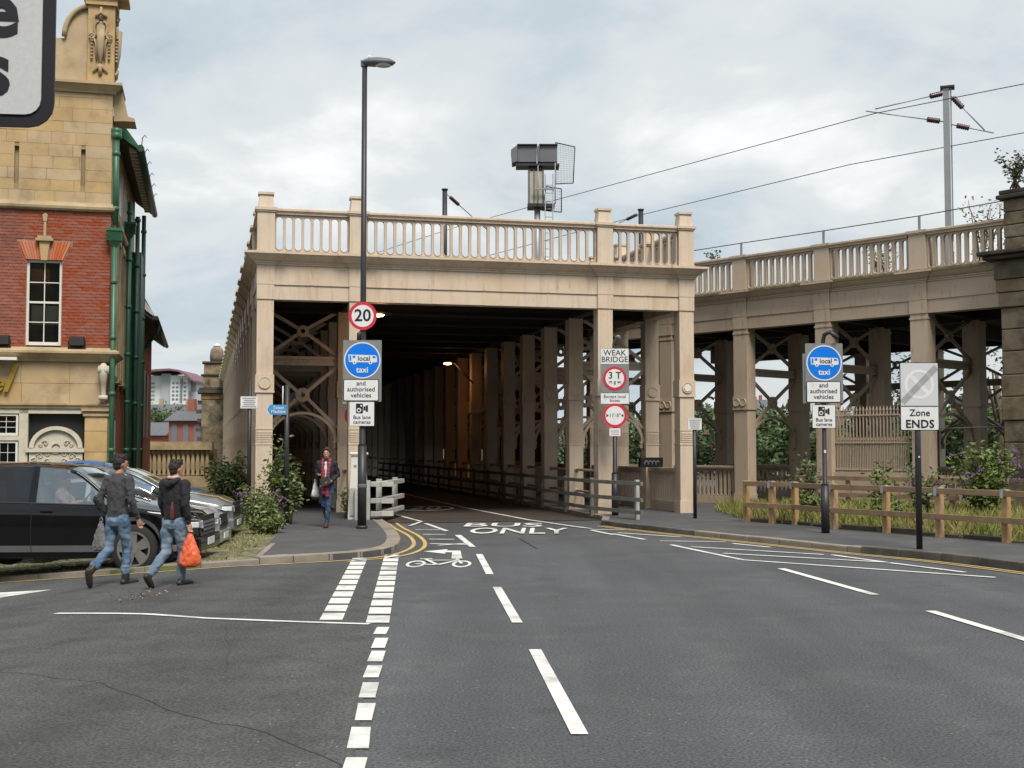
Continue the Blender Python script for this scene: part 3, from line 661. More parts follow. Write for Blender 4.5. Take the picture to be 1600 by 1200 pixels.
columns(0, range(0, 27)); columns(1, range(0, 16)); columns(2, range(0, 23)); columns(3, range(0, 14))

# transverse bracing of the two footway bays: X panels, double rail, ringed X, arch
def brace_mesh(w, mat='paint'):
    mb = MB(); t = 0.07; h = 0.09; c = w / 2
    def bar(a, b_, ww=h): mb.bar((a[0], 0, a[1]), (b_[0], 0, b_[1]), t, ww, up=(0, 0, 1) if abs(a[0] - b_[0]) > .01 else (1, 0, 0))
    for (x0, x1) in ((0, c), (w, c)):
        d = 1 if x0 == 0 else -1
        bar((x0, 5.44), (c - d * .12, 4.99)); bar((x0, 4.26), (c - d * .12, 4.84))
        bar((x0, 3.98), (c - d * .13, 3.30)); bar((x0, 2.35), (c - d * .13, 3.12))
    mb.box(0, -.05, 4.16, w, .05, 4.24); mb.box(0, -.05, 4.00, w, .05, 4.08); mb.box(0, -.02, 4.08, w, .02, 4.16)
    mb.ring((c, 4.915), 0.06, 0.16, -.055, .055, 20); mb.ring((c, 3.21), 0.08, 0.19, -.055, .055, 20); mb.ring((c, 3.21), 0.06, 0.10, -.07, .07, 16)
    n = 18; r = c; out = []                # arch rib with moulded edge
    for (dr, y) in ((0, -.06), (-.085, -.06), (-.085, .06), (0, .06)):
        out.append([(c + (r + dr) * math.cos(math.pi * k / n), y, 1.97 + 0.80 / c * (r + dr) * math.sin(math.pi * k / n)) for k in range(n + 1)])
    vv = [p for g in out for p in g]; N = n + 1
    mb.add(vv, [(g * N + k, g * N + k + 1, ((g + 1) % 4) * N + k + 1, ((g + 1) % 4) * N + k) for g in range(4) for k in range(n)])
    for x in (0.06, w - 0.06): mb.lathe([(.02, 1.76), (.05, 1.80), (.05, 1.84), (.035, 1.88), (.06, 1.93), (.065, 1.98)], (x, 0, 0), 10)
    return mb.mesh('footway_brace', mat)
bm_l, bm_r = brace_mesh(US[1] - CW), brace_mesh(US[3] - US[2] - CW)
for k in range(1, 15): inst('footway_brace', bm_l, bridge, (CW, k * ROW + 0.2, 0))
for k in range(1, 14): inst('footway_brace', bm_r, bridge, (US[2] + CW, k * ROW + 0.2, 0))

# frieze: lower band recessed under the upper one, pilaster blocks over the columns
W = US[3] + CW
mb = MB(); mb.box(0, 0.03, ZL, W, 0.40, ZS); mb.box(0, 0.0, ZS, W, 0.40, ZF); mb.build('front_frieze', 'paint', bridge)
mb = MB(); mb.box(0.03, 0.40, ZL, 0.40, 74, ZS); mb.box(0.0, 0.40, ZS, 0.40, 74, ZF); mb.build('side_frieze', 'paint', bridge)
mb = MB(); mb.box(W - 0.40, 0.40, ZL, W - 0.03, 74, ZS); mb.box(W - 0.40, 0.40, ZS, W, 74, ZF); mb.build('side_frieze', 'paint', bridge)
prof = [(-0.1, ZF), (0.03, ZF), (0.03, ZF + 0.035), (0.06, ZF + 0.05), (0.06, ZF + 0.085), (0.10, ZF + 0.10), (0.15, ZF + 0.14), (0.22, ZF + 0.215), (0.27, ZF + 0.245), (0.27, ZC), (-0.1, ZC)]
def outline(pr, d): return [(o + (d if o > 0 else 0), z) for o, z in pr]
path = [(W, 10), (W, 0), (0, 0), (0, 74)]
cornice = MB().sweep(path, [(-o, z) for o, z in prof]); cornice.build('cornice', 'paint', bridge)
MB().sweep(path, [(-0.262, ZC + 0.0), (0.0, ZC + 0.0), (0.0, ZC + 0.012), (-0.262, ZC + 0.006)]).build('cornice_grime', 'ledge_dirt', bridge)
brk = MB(); brk.box(-0.01, -0.028, ZL, CW + 0.01, 0.02, ZS); brk.box(-0.015, -0.035, ZS + 0.004, CW + 0.015, 0.02, ZF)
brk.sweep([(CW + 0.01, 0.05), (CW + 0.01, -0.03), (-0.01, -0.03), (-0.01, 0.05)], [(-o * 1.12, z - 0.004) for o, z in prof])
brk_me = brk.mesh('cornice_block', 'paint')
for u in US: inst('cornice_block', brk_me, bridge, (u, 0, 0))
for k in range(1, 27): inst('cornice_block', brk_me, bridge, (0.0, k * ROW + CW, 0), (0, 0, -math.pi / 2))
# parapet
def pedestal_mesh(w, top, mat):
    mb = MB(); mb.box(0, -0.03, ZC, w, w - 0.05, 7.56); mb.box(-0.02, -0.05, ZC + 0.002, w + 0.02, w - 0.03, ZC + 0.07)
    mb.box(-0.03, -0.06, 7.56, w + 0.03, w - 0.02, 7.60); mb.box(-0.055, -0.085, 7.60, w + 0.055, w + 0.005, 7.67)
    if top:
        mb.frustum(0.02, -0.01, w - 0.02, w - 0.07, 7.67, 7.99, 0.03); mb.box(0.02, -0.015, 7.99, w - 0.02, w - 0.065, 8.05)
    return mb.mesh('parapet_pedestal', mat)
ped = pedestal_mesh(CW + 0.02, True, 'paint')
def rail(mb, x0, x1, y=0.04):
    mb.sweep([(x0, y + .08), (x1, y + .08)], [(-.09, 7.52), (.10, 7.52), (.10, 7.55), (.12, 7.58), (.15, 7.60), (.15, 7.65), (.12, 7.665), (-.11, 7.665), (-.13, 7.63), (-.13, 7.58)])
    mb.box(x0, y, ZC, x1, y + .17, ZC + 0.055)
PZ = (ZC + 0.05, 7.525, ZC + 0.09, 7.47)
for i in range(4): inst('parapet_pedestal', ped, bridge, (US[i] - 0.01, 0, 0))
for i, n in ((0, 8), (1, 25), (2, 8)):
    x0, x1 = US[i] + CW + 0.01, US[i + 1] - 0.01; p = (x1 - x0 - 0.02) / n
    mb = holed_panel(n, p, PZ[0], PZ[1], p * 0.72, PZ[2], PZ[3], 0.09)
    o = mb.build('pierced_panel', 'paint', bridge, (x0 + 0.01, 0.08, 0))
    mb = MB(); rail(mb, x0, x1); mb.build('parapet_rail', 'paint', bridge)
L1 = ROW - CW; side_panel = holed_panel(10, L1 / 10, PZ[0], PZ[1], L1 / 10 * .72, PZ[2], PZ[3], 0.09, k=3).mesh('pierced_panel', 'paint')
mb = MB(); rail(mb, 0, L1); side_rail = mb.mesh('parapet_rail', 'paint')
for k in range(0, 26):
    if k: inst('parapet_pedestal', ped, bridge, (0.0, k * ROW + CW + .01, 0), (0, 0, -math.pi / 2))
    inst('pierced_panel', side_panel, bridge, (0.08, (k + 1) * ROW, 0), (0, 0, -math.pi / 2)); inst('parapet_rail', side_rail, bridge, (0.0, (k + 1) * ROW, 0), (0, 0, -math.pi / 2))
for k in range(0, 4):
    if k: inst('parapet_pedestal', ped, bridge, (W, k * ROW, 0), (0, 0, math.pi / 2))
    inst('pierced_panel', side_panel, bridge, (W - 0.08, k * ROW + CW, 0), (0, 0, math.pi / 2)); inst('parapet_rail', side_rail, bridge, (W, k * ROW + CW, 0), (0, 0, math.pi / 2))
for u_ in (1.32, 3.95, 5.65, 7.35, 10.0): MB().box(u_ - .03, -.006, ZS + .01, u_ + .03, .01, ZF).box(u_ - .03, .022, ZL + .005, u_ + .03, .04, ZS).build('plate_seam', 'paint', bridge)
# railway deck and its girders over the road
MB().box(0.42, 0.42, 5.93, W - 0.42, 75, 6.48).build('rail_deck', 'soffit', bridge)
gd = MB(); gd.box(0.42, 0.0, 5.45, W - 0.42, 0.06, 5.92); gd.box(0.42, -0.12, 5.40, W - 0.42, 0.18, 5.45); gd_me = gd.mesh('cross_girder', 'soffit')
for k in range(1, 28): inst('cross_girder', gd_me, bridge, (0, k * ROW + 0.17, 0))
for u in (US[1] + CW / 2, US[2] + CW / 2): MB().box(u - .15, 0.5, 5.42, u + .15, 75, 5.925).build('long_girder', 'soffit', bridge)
# the far end of the tunnel, where the bridge bends away
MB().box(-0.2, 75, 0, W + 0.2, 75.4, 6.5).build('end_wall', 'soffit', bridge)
# lower balustrades between the outer columns, footway handrails along the inner ones
lb = holed_panel(16, L1 / 16, 0.30, 1.16, L1 / 16 * .62, 0.34, 1.10, 0.05, rim=.008, k=3); lb.box(0, -.07, 1.16, L1, .12, 1.20); lb.box(0, -.09, 1.20, L1, .14, 1.26); lb.box(0, -.03, 0.08, L1, .08, 0.30)
lb_me = lb.mesh('lower_balustrade', 'paint')
for k in range(0, 13): inst('lower_balustrade', lb_me, bridge, (W - 0.2, k * ROW + CW, 0), (0, 0, math.pi / 2))
for k in range(0, 26): inst('lower_balustrade', lb_me, bridge, (0.2, (k + 1) * ROW, 0), (0, 0, -math.pi / 2))
# boarded screens added between the outer columns to keep light out of the tunnel
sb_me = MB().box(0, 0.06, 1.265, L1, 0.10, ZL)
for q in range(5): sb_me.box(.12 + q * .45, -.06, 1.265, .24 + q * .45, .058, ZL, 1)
sb_me = sb_me.mesh('added_boarding', ['added_boards', 'paint_dull']); sb2_me = MB().box(0, 0.06, 2.0, L1, 0.10, ZL).mesh('added_boarding', 'added_boards')
for k in range(0, 27): inst('added_boarding', sb_me, bridge, (0.2, (k + 1) * ROW, 0), (0, 0, -math.pi / 2))
for k in range(5, 28): inst('added_boarding', sb2_me if k in (8, 9, 12, 15, 16, 19) else sb_me, bridge, (W - 0.2, k * ROW + CW, 0), (0, 0, math.pi / 2))
hr = MB(); hr.cyl((0, 0, 1.2), (L1, 0, 1.2), 0.035, n=8); hr.cyl((0, 0, 0.62), (L1, 0, 0.62), 0.03, n=8)
for x in (0.0, L1):
    for z in (1.2, 0.62): hr.lathe([(.07, -.02), (.07, .02)], (x, 0, z), 10, axis='x')
hr_me = hr.mesh('footway_handrail', 'paint_dull')
for k in range(0, 18): inst('footway_handrail', hr_me, bridge, (US[2] + CW / 2, k * ROW + CW, 0), (0, 0, math.pi / 2))
for k in range(0, 14): inst('footway_handrail', hr_me, bridge, (US[1] + CW / 2, k * ROW + CW, 0), (0, 0, math.pi / 2))

# ================================================================ THE CURVED RAILWAY VIADUCT
viad = empty('railway_viaduct', VA, VR, 'weathered cream cast iron railway viaduct running off to the right, open underneath', 'viaduct')
VX = [-7.4, -4.42, -1.45, 1.52, 4.45, 7.47]; VW = 0.50; VY = (0.0, 2.83, 11.4)
mb = MB(); mb.box(0, 0, 0.05, VW, 0.42, ZL + .02); mb.box(-.02, -.02, .05, VW + .02, .44, .42); mb.box(-.025, -.025, 3.0, VW + .025, .445, 3.36); mb.box(-.035, -.035, 2.96, VW + .035, .455, 3.0); mb.box(-.02, -.02, 5.26, VW + .02, .44, 5.31)
vcol = mb.mesh('column', 'paint_dull')
for x in VX:
    for j, y in enumerate(VY):
        if j == 0 and x < -4.5: continue
        c = inst('column', vcol, viad, (x, y, 0))
        if j == 0:
            for q in (0.13, 0.37): inst('medallion', bpy.data.meshes['medallion'], c, (q, -0.026, 3.18), scale=(.8, 1, .8))
inst('column', vcol, viad, (10.4, VY[1], 0)); inst('column', vcol, viad, (10.4, VY[2], 0))
vb = brace_mesh(VY[1] - 0.42, 'paint_dull')
for x in VX[1:] + [10.4]:
    if x < 10: inst('transverse_brace', vb, viad, (x + VW / 2, 0.42, 0), (0, 0, math.pi / 2))
# longitudinal lattice along the far side
vb3 = brace_mesh(2.97 - VW, 'paint_dull')
for x in VX[1:]: inst('lattice_brace', vb3, viad, (x + VW, VY[2] + .2, 0))
E0, E1 = -8.5, 10.3
mb = MB(); mb.box(E0, .03, ZL, E1, .42, ZS); mb.box(E0, 0, ZS, E1, .42, ZF); mb.build('front_frieze', 'paint_dull', viad)
MB().sweep([(E1, 0), (E0, 0)], [(-o, z) for o, z in prof]).build('cornice', 'paint_dull', viad)
MB().sweep([(E1, 0), (E0, 0)], [(-0.275, ZC - .05), (-0.262, ZC - .05), (0.0, ZC + 0.0), (0.0, ZC + 0.02), (-0.275, ZC + 0.012)]).build('cornice_grime', 'ledge_dirt', viad)
vp = MB(); vp.box(-.01, -.028, ZL, VW + .01, .02, ZS); vp.box(-.015, -.035, ZS + .004, VW + .015, .02, ZF); vp.sweep([(VW, .05), (VW, -.03), (0, -.03), (0, .05)], [(-o * 1.05, z - .004) for o, z in prof]); vp_me = vp.mesh('cornice_block', 'paint_dull')
vped = pedestal_mesh(VW, False, 'paint_dull'); LV = 2.97 - VW
vpanel = holed_panel(11, LV / 11, PZ[0], PZ[1], LV / 11 * .60, PZ[2], PZ[3], .09, k=4).mesh('pierced_panel', 'paint_dull')
mb = MB(); rail(mb, 0, LV, 0.0); vrail = mb.mesh('parapet_rail', 'paint_dull')
for x in VX:
    inst('cornice_block', vp_me, viad, (x, 0, 0)); inst('parapet_pedestal', vped, viad, (x, 0, 0))
    inst('pierced_panel', vpanel, viad, (x + VW, 0.04, 0)); inst('parapet_rail', vrail, viad, (x + VW, 0, 0))
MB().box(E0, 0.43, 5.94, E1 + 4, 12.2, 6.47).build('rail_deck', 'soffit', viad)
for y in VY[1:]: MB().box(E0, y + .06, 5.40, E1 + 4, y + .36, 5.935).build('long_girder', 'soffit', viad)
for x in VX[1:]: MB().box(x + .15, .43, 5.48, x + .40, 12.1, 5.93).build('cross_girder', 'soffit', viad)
mb = MB(); mb.box(E0, 12.0, 5.5, E1 + 4, 12.25, 6.9); mb.build('rear_frieze', 'paint_dull', viad)
mb = MB(); mb.box(E0, 3.4, 6.47, E1 + 4, 3.55, 7.1); mb.build('ballast_wall', 'paint_dull', viad)
vl = holed_panel(15, LV / 15, 0.30, 1.16, LV / 15 * .62, 0.34, 1.10, .05, rim=.008, k=3); vl.box(0, -.07, 1.16, LV, .12, 1.2); vl.box(0, -.09, 1.2, LV, .14, 1.26); vl.box(0, -.03, .05, LV, .08, .30); vl_me = vl.mesh('lower_balustrade', 'paint_dull')
inst('lower_balustrade', vl_me, viad, (-1.45 + VW, 0.15, 0)); inst('lower_balustrade', vl_me, viad, (-4.42 + VW, 0.15, 0))
for x in VX[2:]: inst('lower_balustrade', vl_me, viad, (x + VW, VY[1] + .15, 0))
# bracket posts and wire above the viaduct parapet
for x in VX[2:]: MB().box(x + .25, .05, 7.66, x + .31, .09, 8.08).build('wire_post', 'grey_steel', viad)
MB().tube([(-3, .07, 8.03), (1.8, .07, 8.06), (4.7, .07, 8.06), (7.75, .07, 8.08), (10.1, .07, 8.14)], 0.014, 6).build('parapet_wire', 'dark_iron', viad)

# stone pier that ends the viaduct
pier = empty('stone_pier', V(10.1, -0.3), VR, 'soot blackened sandstone pier closing the viaduct at the right edge', 'pier')
z = 0.05; rr = random.Random(2)
def stone(x0, x1, y0, z0, z1, mat): bevel(MB().box(x0, y0, z0 + .006, x1, 5.0, z1 - .006).build('stone_block', mat, pier), .025, 2)
MB().box(0.25, 0.2, 0, 3.9, 4.9, 8.2).build('core', 'black_stone', pier)
stone(-.10, 4, -.16, 0.05, 1.05, 'old_stone'); stone(-.06, 4, -.10, 1.05, 1.32, 'black_stone')
for k, (h, m) in enumerate(((.62, 'old_stone'), (.55, 'old_stone'), (.6, 'old_stone'), (.55, 'old_stone'), (.6, 'old_stone'), (.55, 'old_stone'), (.55, 'old_stone'))):
    z0 = 1.32 + sum((.62, .55, .6, .55, .6, .55, .55)[:k]); off = rr.uniform(-.02, .02)
    stone(.06 + off, 1.9, off, z0, z0 + h, m); stone(1.9, 4, off, z0, z0 + h, m)
stone(.03, 4, -.06, 5.34, 5.72, 'old_stone'); stone(-.02, 4, -.08, 5.72, 6.05, 'old_stone'); stone(-.06, 4, -.10, 6.05, 6.55, 'old_stone')
stone(-.26, 4, -.30, 6.55, 6.66, 'black_stone'); stone(-.36, 4, -.40, 6.66, 6.78, 'black_stone')
for k in range(4): stone(.16, 4, .05, 6.78 + k * .33, 7.11 + k * .33, 'old_stone')
stone(.02, 4, -.08, 8.10, 8.22, 'black_stone'); stone(.08, 4, -.03, 8.22, 8.34, 'black_stone')

# ================================================================ THE PUB ON THE CORNER
PK = (-9.72, 30.0, 0.0)
pub = empty('corner_pub', PK, BA, 'corner pub with red brick first floor, sandstone ground floor and green downpipes', 'building')
PB = lambda mb, name, mat, parent=pub: mb.build(name, mat, parent)
DEP = 10.4
# carcass behind the facing
PB(MB().box(-9, .30, 0, -.12, DEP, 10.3), 'carcass', 'sandstone_joint')
# first floor front: brick by brick
WX0, WX1, WZ0, WZ1 = -1.90, -1.10, 4.25, 6.30
wall = MB(); wall.box(-9, .035, 4.2, WX0, .30, 7.5); wall.box(WX1, .035, 4.2, -.036, .30, 7.5); wall.box(WX0, .035, WZ1, WX1, .30, 7.5)
wall = PB(wall, 'brick_wall', 'mortar')
bw, bh, g = .215, .065, .011; items = []; rr = random.Random(11)
k = 0; z = 4.215
while z + bh < 7.5:
    x = -.0 - (bw / 2 if k % 2 else 0)
    if k % 2: items.append((-bw / 2 + g / 2, 0.0 - g / 2 * 0, z))
    while x > -3.2:
        x0, x1 = x - bw + g / 2, x - g / 2
        ah = .42 + .18 * (z + bh - 6.3) / .43 + .008; arch = z + bh > WZ1 and z < 6.74 and x1 > -1.5 - ah and x0 < -1.5 + ah
        if arch:
            if x0 < -1.5 - ah - .03: items.append((x0, -1.5 - ah, z))
            elif x1 > -1.5 + ah + .03: items.append((-1.5 + ah, x1, z))
        elif not ((x1 > WX0 and x0 < WX1 and z + bh > WZ0 and z < WZ1)): items.append((x0, x1, z))
        elif x0 < WX0 - .06: items.append((x0, WX0 - g, z))
        elif x1 > WX1 + .06: items.append((WX1 + g, x1, z))
        x -= bw + g * .4
    z += bh + g; k += 1
items.sort(key=lambda t: -t[0]); shared = MB().box(0, 0, 0, 1, .1, bh); shared_me = shared.mesh('brick', 'brick'); rest = MB()
for i, (x0, x1, z) in enumerate(items):
    dy = rr.uniform(-.004, .004)
    if i < 300: inst('brick', shared_me, wall, (x0, .018 + dy, z), scale=(x1 - x0, 1, 1))
    else: rest.box(x0, .018 + dy, z, x1, .1, z + bh)
qbuild(rest, 'brickwork', 'brick', wall)['kind'] = 'stuff'
# gauged brick flat arch with keystone
for i in range(16):
    t0, t1 = -1 + i / 8, -1 + (i + 1) / 8
    if -.14 < (t0 + t1) / 2 < .14: continue
    b0, b1, c0, c1 = -1.5 + t0 * .42 + .004, -1.5 + t1 * .42 - .004, -1.5 + t0 * .60 + .005, -1.5 + t1 * .60 - .005
    PB(MB().prism([(b0, 6.30), (b1, 6.30), (c1, 6.73), (c0, 6.73)], 'xz', 0.008, .12), 'arch_brick', 'gauged_brick', wall)
key = PB(MB().prism([(-1.57, 6.28), (-1.43, 6.28), (-1.38, 6.74), (-1.62, 6.74)], 'xz', -.06, .12), 'keystone', 'sandstone')
PB(MB().box(-1.70, -.12, 6.74, -1.30, .1, 6.80).box(-1.66, -.09, 6.80, -1.34, .1, 6.86).box(-1.53, -.03, 6.86, -1.47, .1, 7.22).prism([(-1.54, 7.22), (-1.46, 7.22), (-1.44, 7.38), (-1.5, 7.42), (-1.56, 7.38)], 'xz', -.04, .1), 'keystone_crest', 'stone_trim', key)
def sash(parent, x0, x1, z0, z1, y, rows, cols, mat='white_paint', gl='glass_window', f=.06, b_=.022, meet=None):
    w = empty("window"); w.parent = parent
    fr = MB(); fr.box(x0, y, z0, x0 + f, y + .10, z1); fr.box(x1 - f, y, z0, x1, y + .10, z1); fr.box(x0 + f, y, z1 - f, x1 - f, y + .10, z1); fr.box(x0 + f, y - .02, z0, x1 - f, y + .10, z0 + f * 1.3)
    PB(fr, 'frame', mat, w)
    ix0, ix1, iz0, iz1 = x0 + f, x1 - f, z0 + f * 1.3, z1 - f
    for c in range(1, cols): xx = ix0 + (ix1 - ix0) * c / cols; PB(MB().box(xx - b_ / 2, y + .03, iz0, xx + b_ / 2, y + .07, iz1), 'glazing_bar', mat, w)
    for r in range(1, rows):
        zz = iz0 + (iz1 - iz0) * r / rows; t = b_ * (2.2 if r == meet else 1); PB(MB().box(ix0, y + .026, zz - t / 2, ix1, y + .066, zz + t / 2), 'glazing_bar', mat, w)
    for r in range(rows):
        for c in range(cols):
            PB(MB().box(ix0 + (ix1 - ix0) * c / cols, y + .048, iz0 + (iz1 - iz0) * r / rows, ix0 + (ix1 - ix0) * (c + 1) / cols, y + .054, iz0 + (iz1 - iz0) * (r + 1) / rows), 'pane', gl, w)
    return w
sash(pub, WX0, WX1, WZ0, WZ1, .10, 4, 2, meet=2)
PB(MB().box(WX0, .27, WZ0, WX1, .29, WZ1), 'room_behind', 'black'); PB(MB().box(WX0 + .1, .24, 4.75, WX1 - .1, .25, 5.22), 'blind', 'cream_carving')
PB(MB().box(WX0 + .08, .24, 5.7, WX0 + .5, .25, 6.1), 'poster', 'gauged_brick')
# stone string course and ashlar storey
PB(MB().sweep([(-9, .0), (.0, .0), (.0, DEP)], [(-.1, 7.50), (.05, 7.50), (.09, 7.54), (.10, 7.60), (.06, 7.65), (.03, 7.70), (-.1, 7.70)]), 'string_course', 'stone_trim')
slots = ((-2.22, -2.12), (-.71, -.61)); z = 7.70; k = 0; rr = random.Random(4)
while z < 10.38:
    h = min(rr.choice((.27, .30, .33)), 10.40 - z)
    if h < .1: break
    x = 0.0
    while x > -3.6:
        w_ = rr.uniform(.45, .95); x0, x1 = max(x - w_, -3.6), x; segs = [(x0, x1)]
        if z + h > 8.12 and z < 9.02:
            for s0, s1 in slots:
                segs = [q for a, b_ in segs for q in (((a, min(b_, s0)), (max(a, s1), b_)) if a < s1 and b_ > s0 else ((a, b_),)) if q[1] - q[0] > .03]
        for a, b_ in segs: PB(MB().box(a + .003, .012 + rr.uniform(-.004, .004), z + .003, b_ - .003, .24, z + h - .003), 'ashlar_block', 'sandstone')
        x = x0
    z += h; k += 1
PB(MB().box(-9, .03, 7.7, -.13, .29, 8.12).box(-9, .03, 9.02, -.13, .29, 10.4).box(-9, .12, 8.12, -.13, .29, 9.02), 'ashlar_bed', 'sandstone_joint')
crn = [(-.1, 10.40), (.04, 10.40), (.06, 10.46), (.16, 10.56), (.22, 10.58), (.22, 10.64), (-.1, 10.68)]
PB(MB().sweep([(-9, 0), (0, 0), (0, 1.2)], crn), 'upper_cornice', 'stone_trim')
PB(MB().prism([(0, 10.40), (.22, 10.50), (.34, 9.92), (.50, 9.88), (.52, 9.80), (.26, 9.80), (.02, 9.78)], 'xz', .15, .9), 'cornice_bracket', 'stone_trim')
# gable pilaster with carved cartouche, and the swept gable beside it
PB(MB().box(-.60, -.05, 10.68, 0.02, .6, 12.62).box(-.66, -.12, 12.56, .08, .6, 12.72).box(-.72, -.18, 12.72, .34, .6, 12.80), 'gable_pilaster', 'sandstone')
sw = [(-1.9, 10.68), (-.60, 10.68), (-.60, 12.5)] + [(-.60 - .55 * math.sin(t), 12.5 - .70 * (1 - math.cos(t)) - .05 * t) for t in (i * math.pi / 16 for i in range(1, 9))] + [(-1.9, 11.7)]
PB(MB().prism(sw, 'xz', .05, .5), 'swept_gable', 'sandstone')
cp = [(p[0], -.0, p[1] + .03) for p in sw[2:-1]]; PB(MB().tube(cp, .06, 8), 'gable_coping', 'stone_trim')
def cartouche(parent, M_):
    mb = MB()
    def T(pts, r): mb.tube([M_ @ Vector(p) for p in pts], r, 7)
    T([(0, 0, .15), (0, -.03, .6), (0, -.05, 1.2)], [.03, .085, .10]); T([(-.16, 0, .05), (-.06, -.04, .17), (0, -.04, .25)], .028); T([(.16, 0, .05), (.06, -.04, .17), (0, -.04, .25)], .028); T([(0, 0, .0), (0, -.05, .22)], [.05, .04])
    for s in (-1, 1):
        T([(s * (.05 + .1 * math.sin(t)), -.03, 1.22 + .18 * math.cos(t) - .1) for t in (i * .6 for i in range(11))], .026)
        T([(s * (.20 + .065 * math.cos(t)), -.05, .93 + .065 * math.sin(t)) for t in (i * .7 for i in range(9))], .022)
        T([(s * .09, -.03, .35), (s * .11, -.04, .75), (s * .17, -.04, .92)], .024)
        for q in range(6):
            c = M_ @ Vector((s * .20, -.03, .82 - q * .085)); mb.lathe([(.001, -.035), (.032, -.02), (.036, 0), (.02, .025), (.001, .035)], c, 7)
    T([(-.12, 0, 1.42), (0, -.06, 1.52), (.12, 0, 1.42)], .04); T([(0, 0, 1.35), (0, -.04, 1.66)], [.06, .03])
    mb.build('carved_cartouche', 'stone_trim', parent)
cartouche(pub, Matrix.Translation((-.30, -.06, 10.85)))
cartouche(pub, Matrix.Translation((.03, .30, 10.85)) @ Matrix.Rotation(math.pi / 2, 4, 'Z'))
# ground floor: cornice, frieze, scroll bracket, pier
PB(MB().sweep([(-9, 0), (0, 0), (0, 1.6)], [(-.1, 3.86), (.05, 3.86), (.08, 3.92), (.20, 4.02), (.26, 4.05), (.26, 4.10), (.05, 4.2), (-.1, 4.2)]), 'shop_cornice', 'stone_trim')
rr = random.Random(8)
for r, (z0, z1) in enumerate(((2.86, 3.34), (3.34, 3.86))):
    x = -.08
    while x > -4: w_ = rr.uniform(.7, 1.1); PB(MB().box(x - w_ + .004, .02, z0 + .004, x - .004, .29, z1 - .004), 'ashlar_block', 'sandstone'); x -= w_
PB(MB().box(-9, .05, 2.86, -.12, .28, 3.86), 'frieze_bed', 'sandstone_joint')
PB(MB().sweep([(-9, 0), (0, 0), (0, 1.6)], [(-.1, 2.74), (.02, 2.74), (.03, 2.78), (.07, 2.82), (.07, 2.86), (-.1, 2.87)]), 'architrave', 'stone_trim')
for z0, z1 in ((0, .6), (.6, 1.15), (1.15, 1.7), (1.7, 2.2), (2.2, 2.56)): bevel(PB(MB().box(-.52, -.02, z0 + .004, .0, .28, z1 - .004), 'pier_block', 'sandstone'), .006, 1)
PB(MB().box(-.56, -.06, 2.56, .03, .28, 2.62).box(-.54, -.04, 2.62, .02, .28, 2.68).box(-.60, -.10, 2.68, .06, .28, 2.74), 'pier_capital', 'stone_trim')
sc = MB(); pts = [(-.02, 3.80), (.10, 3.72), (.08, 3.52), (-.02, 3.36), (-.05, 3.16), (.01, 2.98), (.06, 2.90)]
sc.tube([(-.10, -.12 - .08 * math.sin(i), z) for i, (x, z) in enumerate(pts)], [.06, .13, .10, .07, .06, .08, .03], 8, flat=1.0); sc.tube([(-.22, -.2, 3.66), (.03, -.2, 3.66)], .10, 12); sc.tube([(-.2, -.14, 3.0), (.0, -.14, 3.0)], .06, 10)
PB(sc, 'scroll_bracket', 'cream_carving')
t = text('gilt_letter', 'l', .95, (-2.30, -.06, 3.42), 'gold', pub, shear=.35, ext=.02, bold=.012)
text('gilt_letter', 'e', .62, (-2.52, -.06, 3.33), 'gold', pub, shear=.35, ext=.02, bold=.008)
PB(MB().box(-4, -.35, 3.86, -2.03, -.1, 3.93), 'sign_light_trough', 'white_paint')
# windows and door surround
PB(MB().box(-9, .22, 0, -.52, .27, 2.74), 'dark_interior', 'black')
PB(MB().box(-2.0, .02, 0, -1.80, .2, 2.74).box(-9, .02, 2.62, -.53, .2, 2.735).box(-3.2, .02, 1.98, -2.0, .2, 2.08).box(-3.2, .02, 0, -2.0, .2, .9), 'window_surround', 'cream_carving')
sash(pub, -3.0, -2.02, .95, 1.97, .05, 4, 5, f=.05, b_=.012); sash(pub, -3.0, -2.02, 2.09, 2.61, .05, 3, 4, f=.05, b_=.012)
ped_ = MB(); n = 16; cx, hw, zb = -1.16, .60, 1.80
arc = [(cx + hw * math.cos(math.pi * i / n), zb + .52 * math.sin(math.pi * i / n)) for i in range(n + 1)]; arc2 = [(cx + (hw - .10) * math.cos(math.pi * i / n), zb + .43 * math.sin(math.pi * i / n)) for i in range(n + 1)]
for i in range(n): ped_.prism([arc[i], arc[i + 1], arc2[i + 1], arc2[i]], 'xz', -.06, .18)
ped_.prism(arc2, 'xz', .02, .18); ped_.box(cx - hw - .08, -.05, 1.70, cx + hw + .04, .18, 1.80); ped_.box(cx - hw, .0, 1.36, cx + hw, .18, 1.70); ped_.box(cx - hw - .06, -.03, 1.30, cx + hw + .03, .18, 1.36)
ped_ = PB(ped_, 'door_pediment', 'cream_carving')
orn = MB(); rr = random.Random(9); orn.ring((cx, 1.80), .10, .14, -.03, .05, 16)
for s in (-1, 1):
    for a, b_, r0 in ((.20, 1.66, .09), (.36, 1.60, .08), (.48, 1.52, .06), (.24, 1.92, .08), (.34, 1.86, .05), (.18, 1.5, .06)):
        orn.tube([(cx + s * (a + r0 * (1 - i / 12) * math.cos(i * .75)), -.012, b_ + r0 * (1 - i / 12) * math.sin(i * .75)) for i in range(11)], .014, 5)
PB(orn, 'scrollwork', 'cream_carving', ped_)
PB(MB().box(cx - hw, .06, 0, cx + hw, .18, 1.30), 'door_panel', 'maroon')
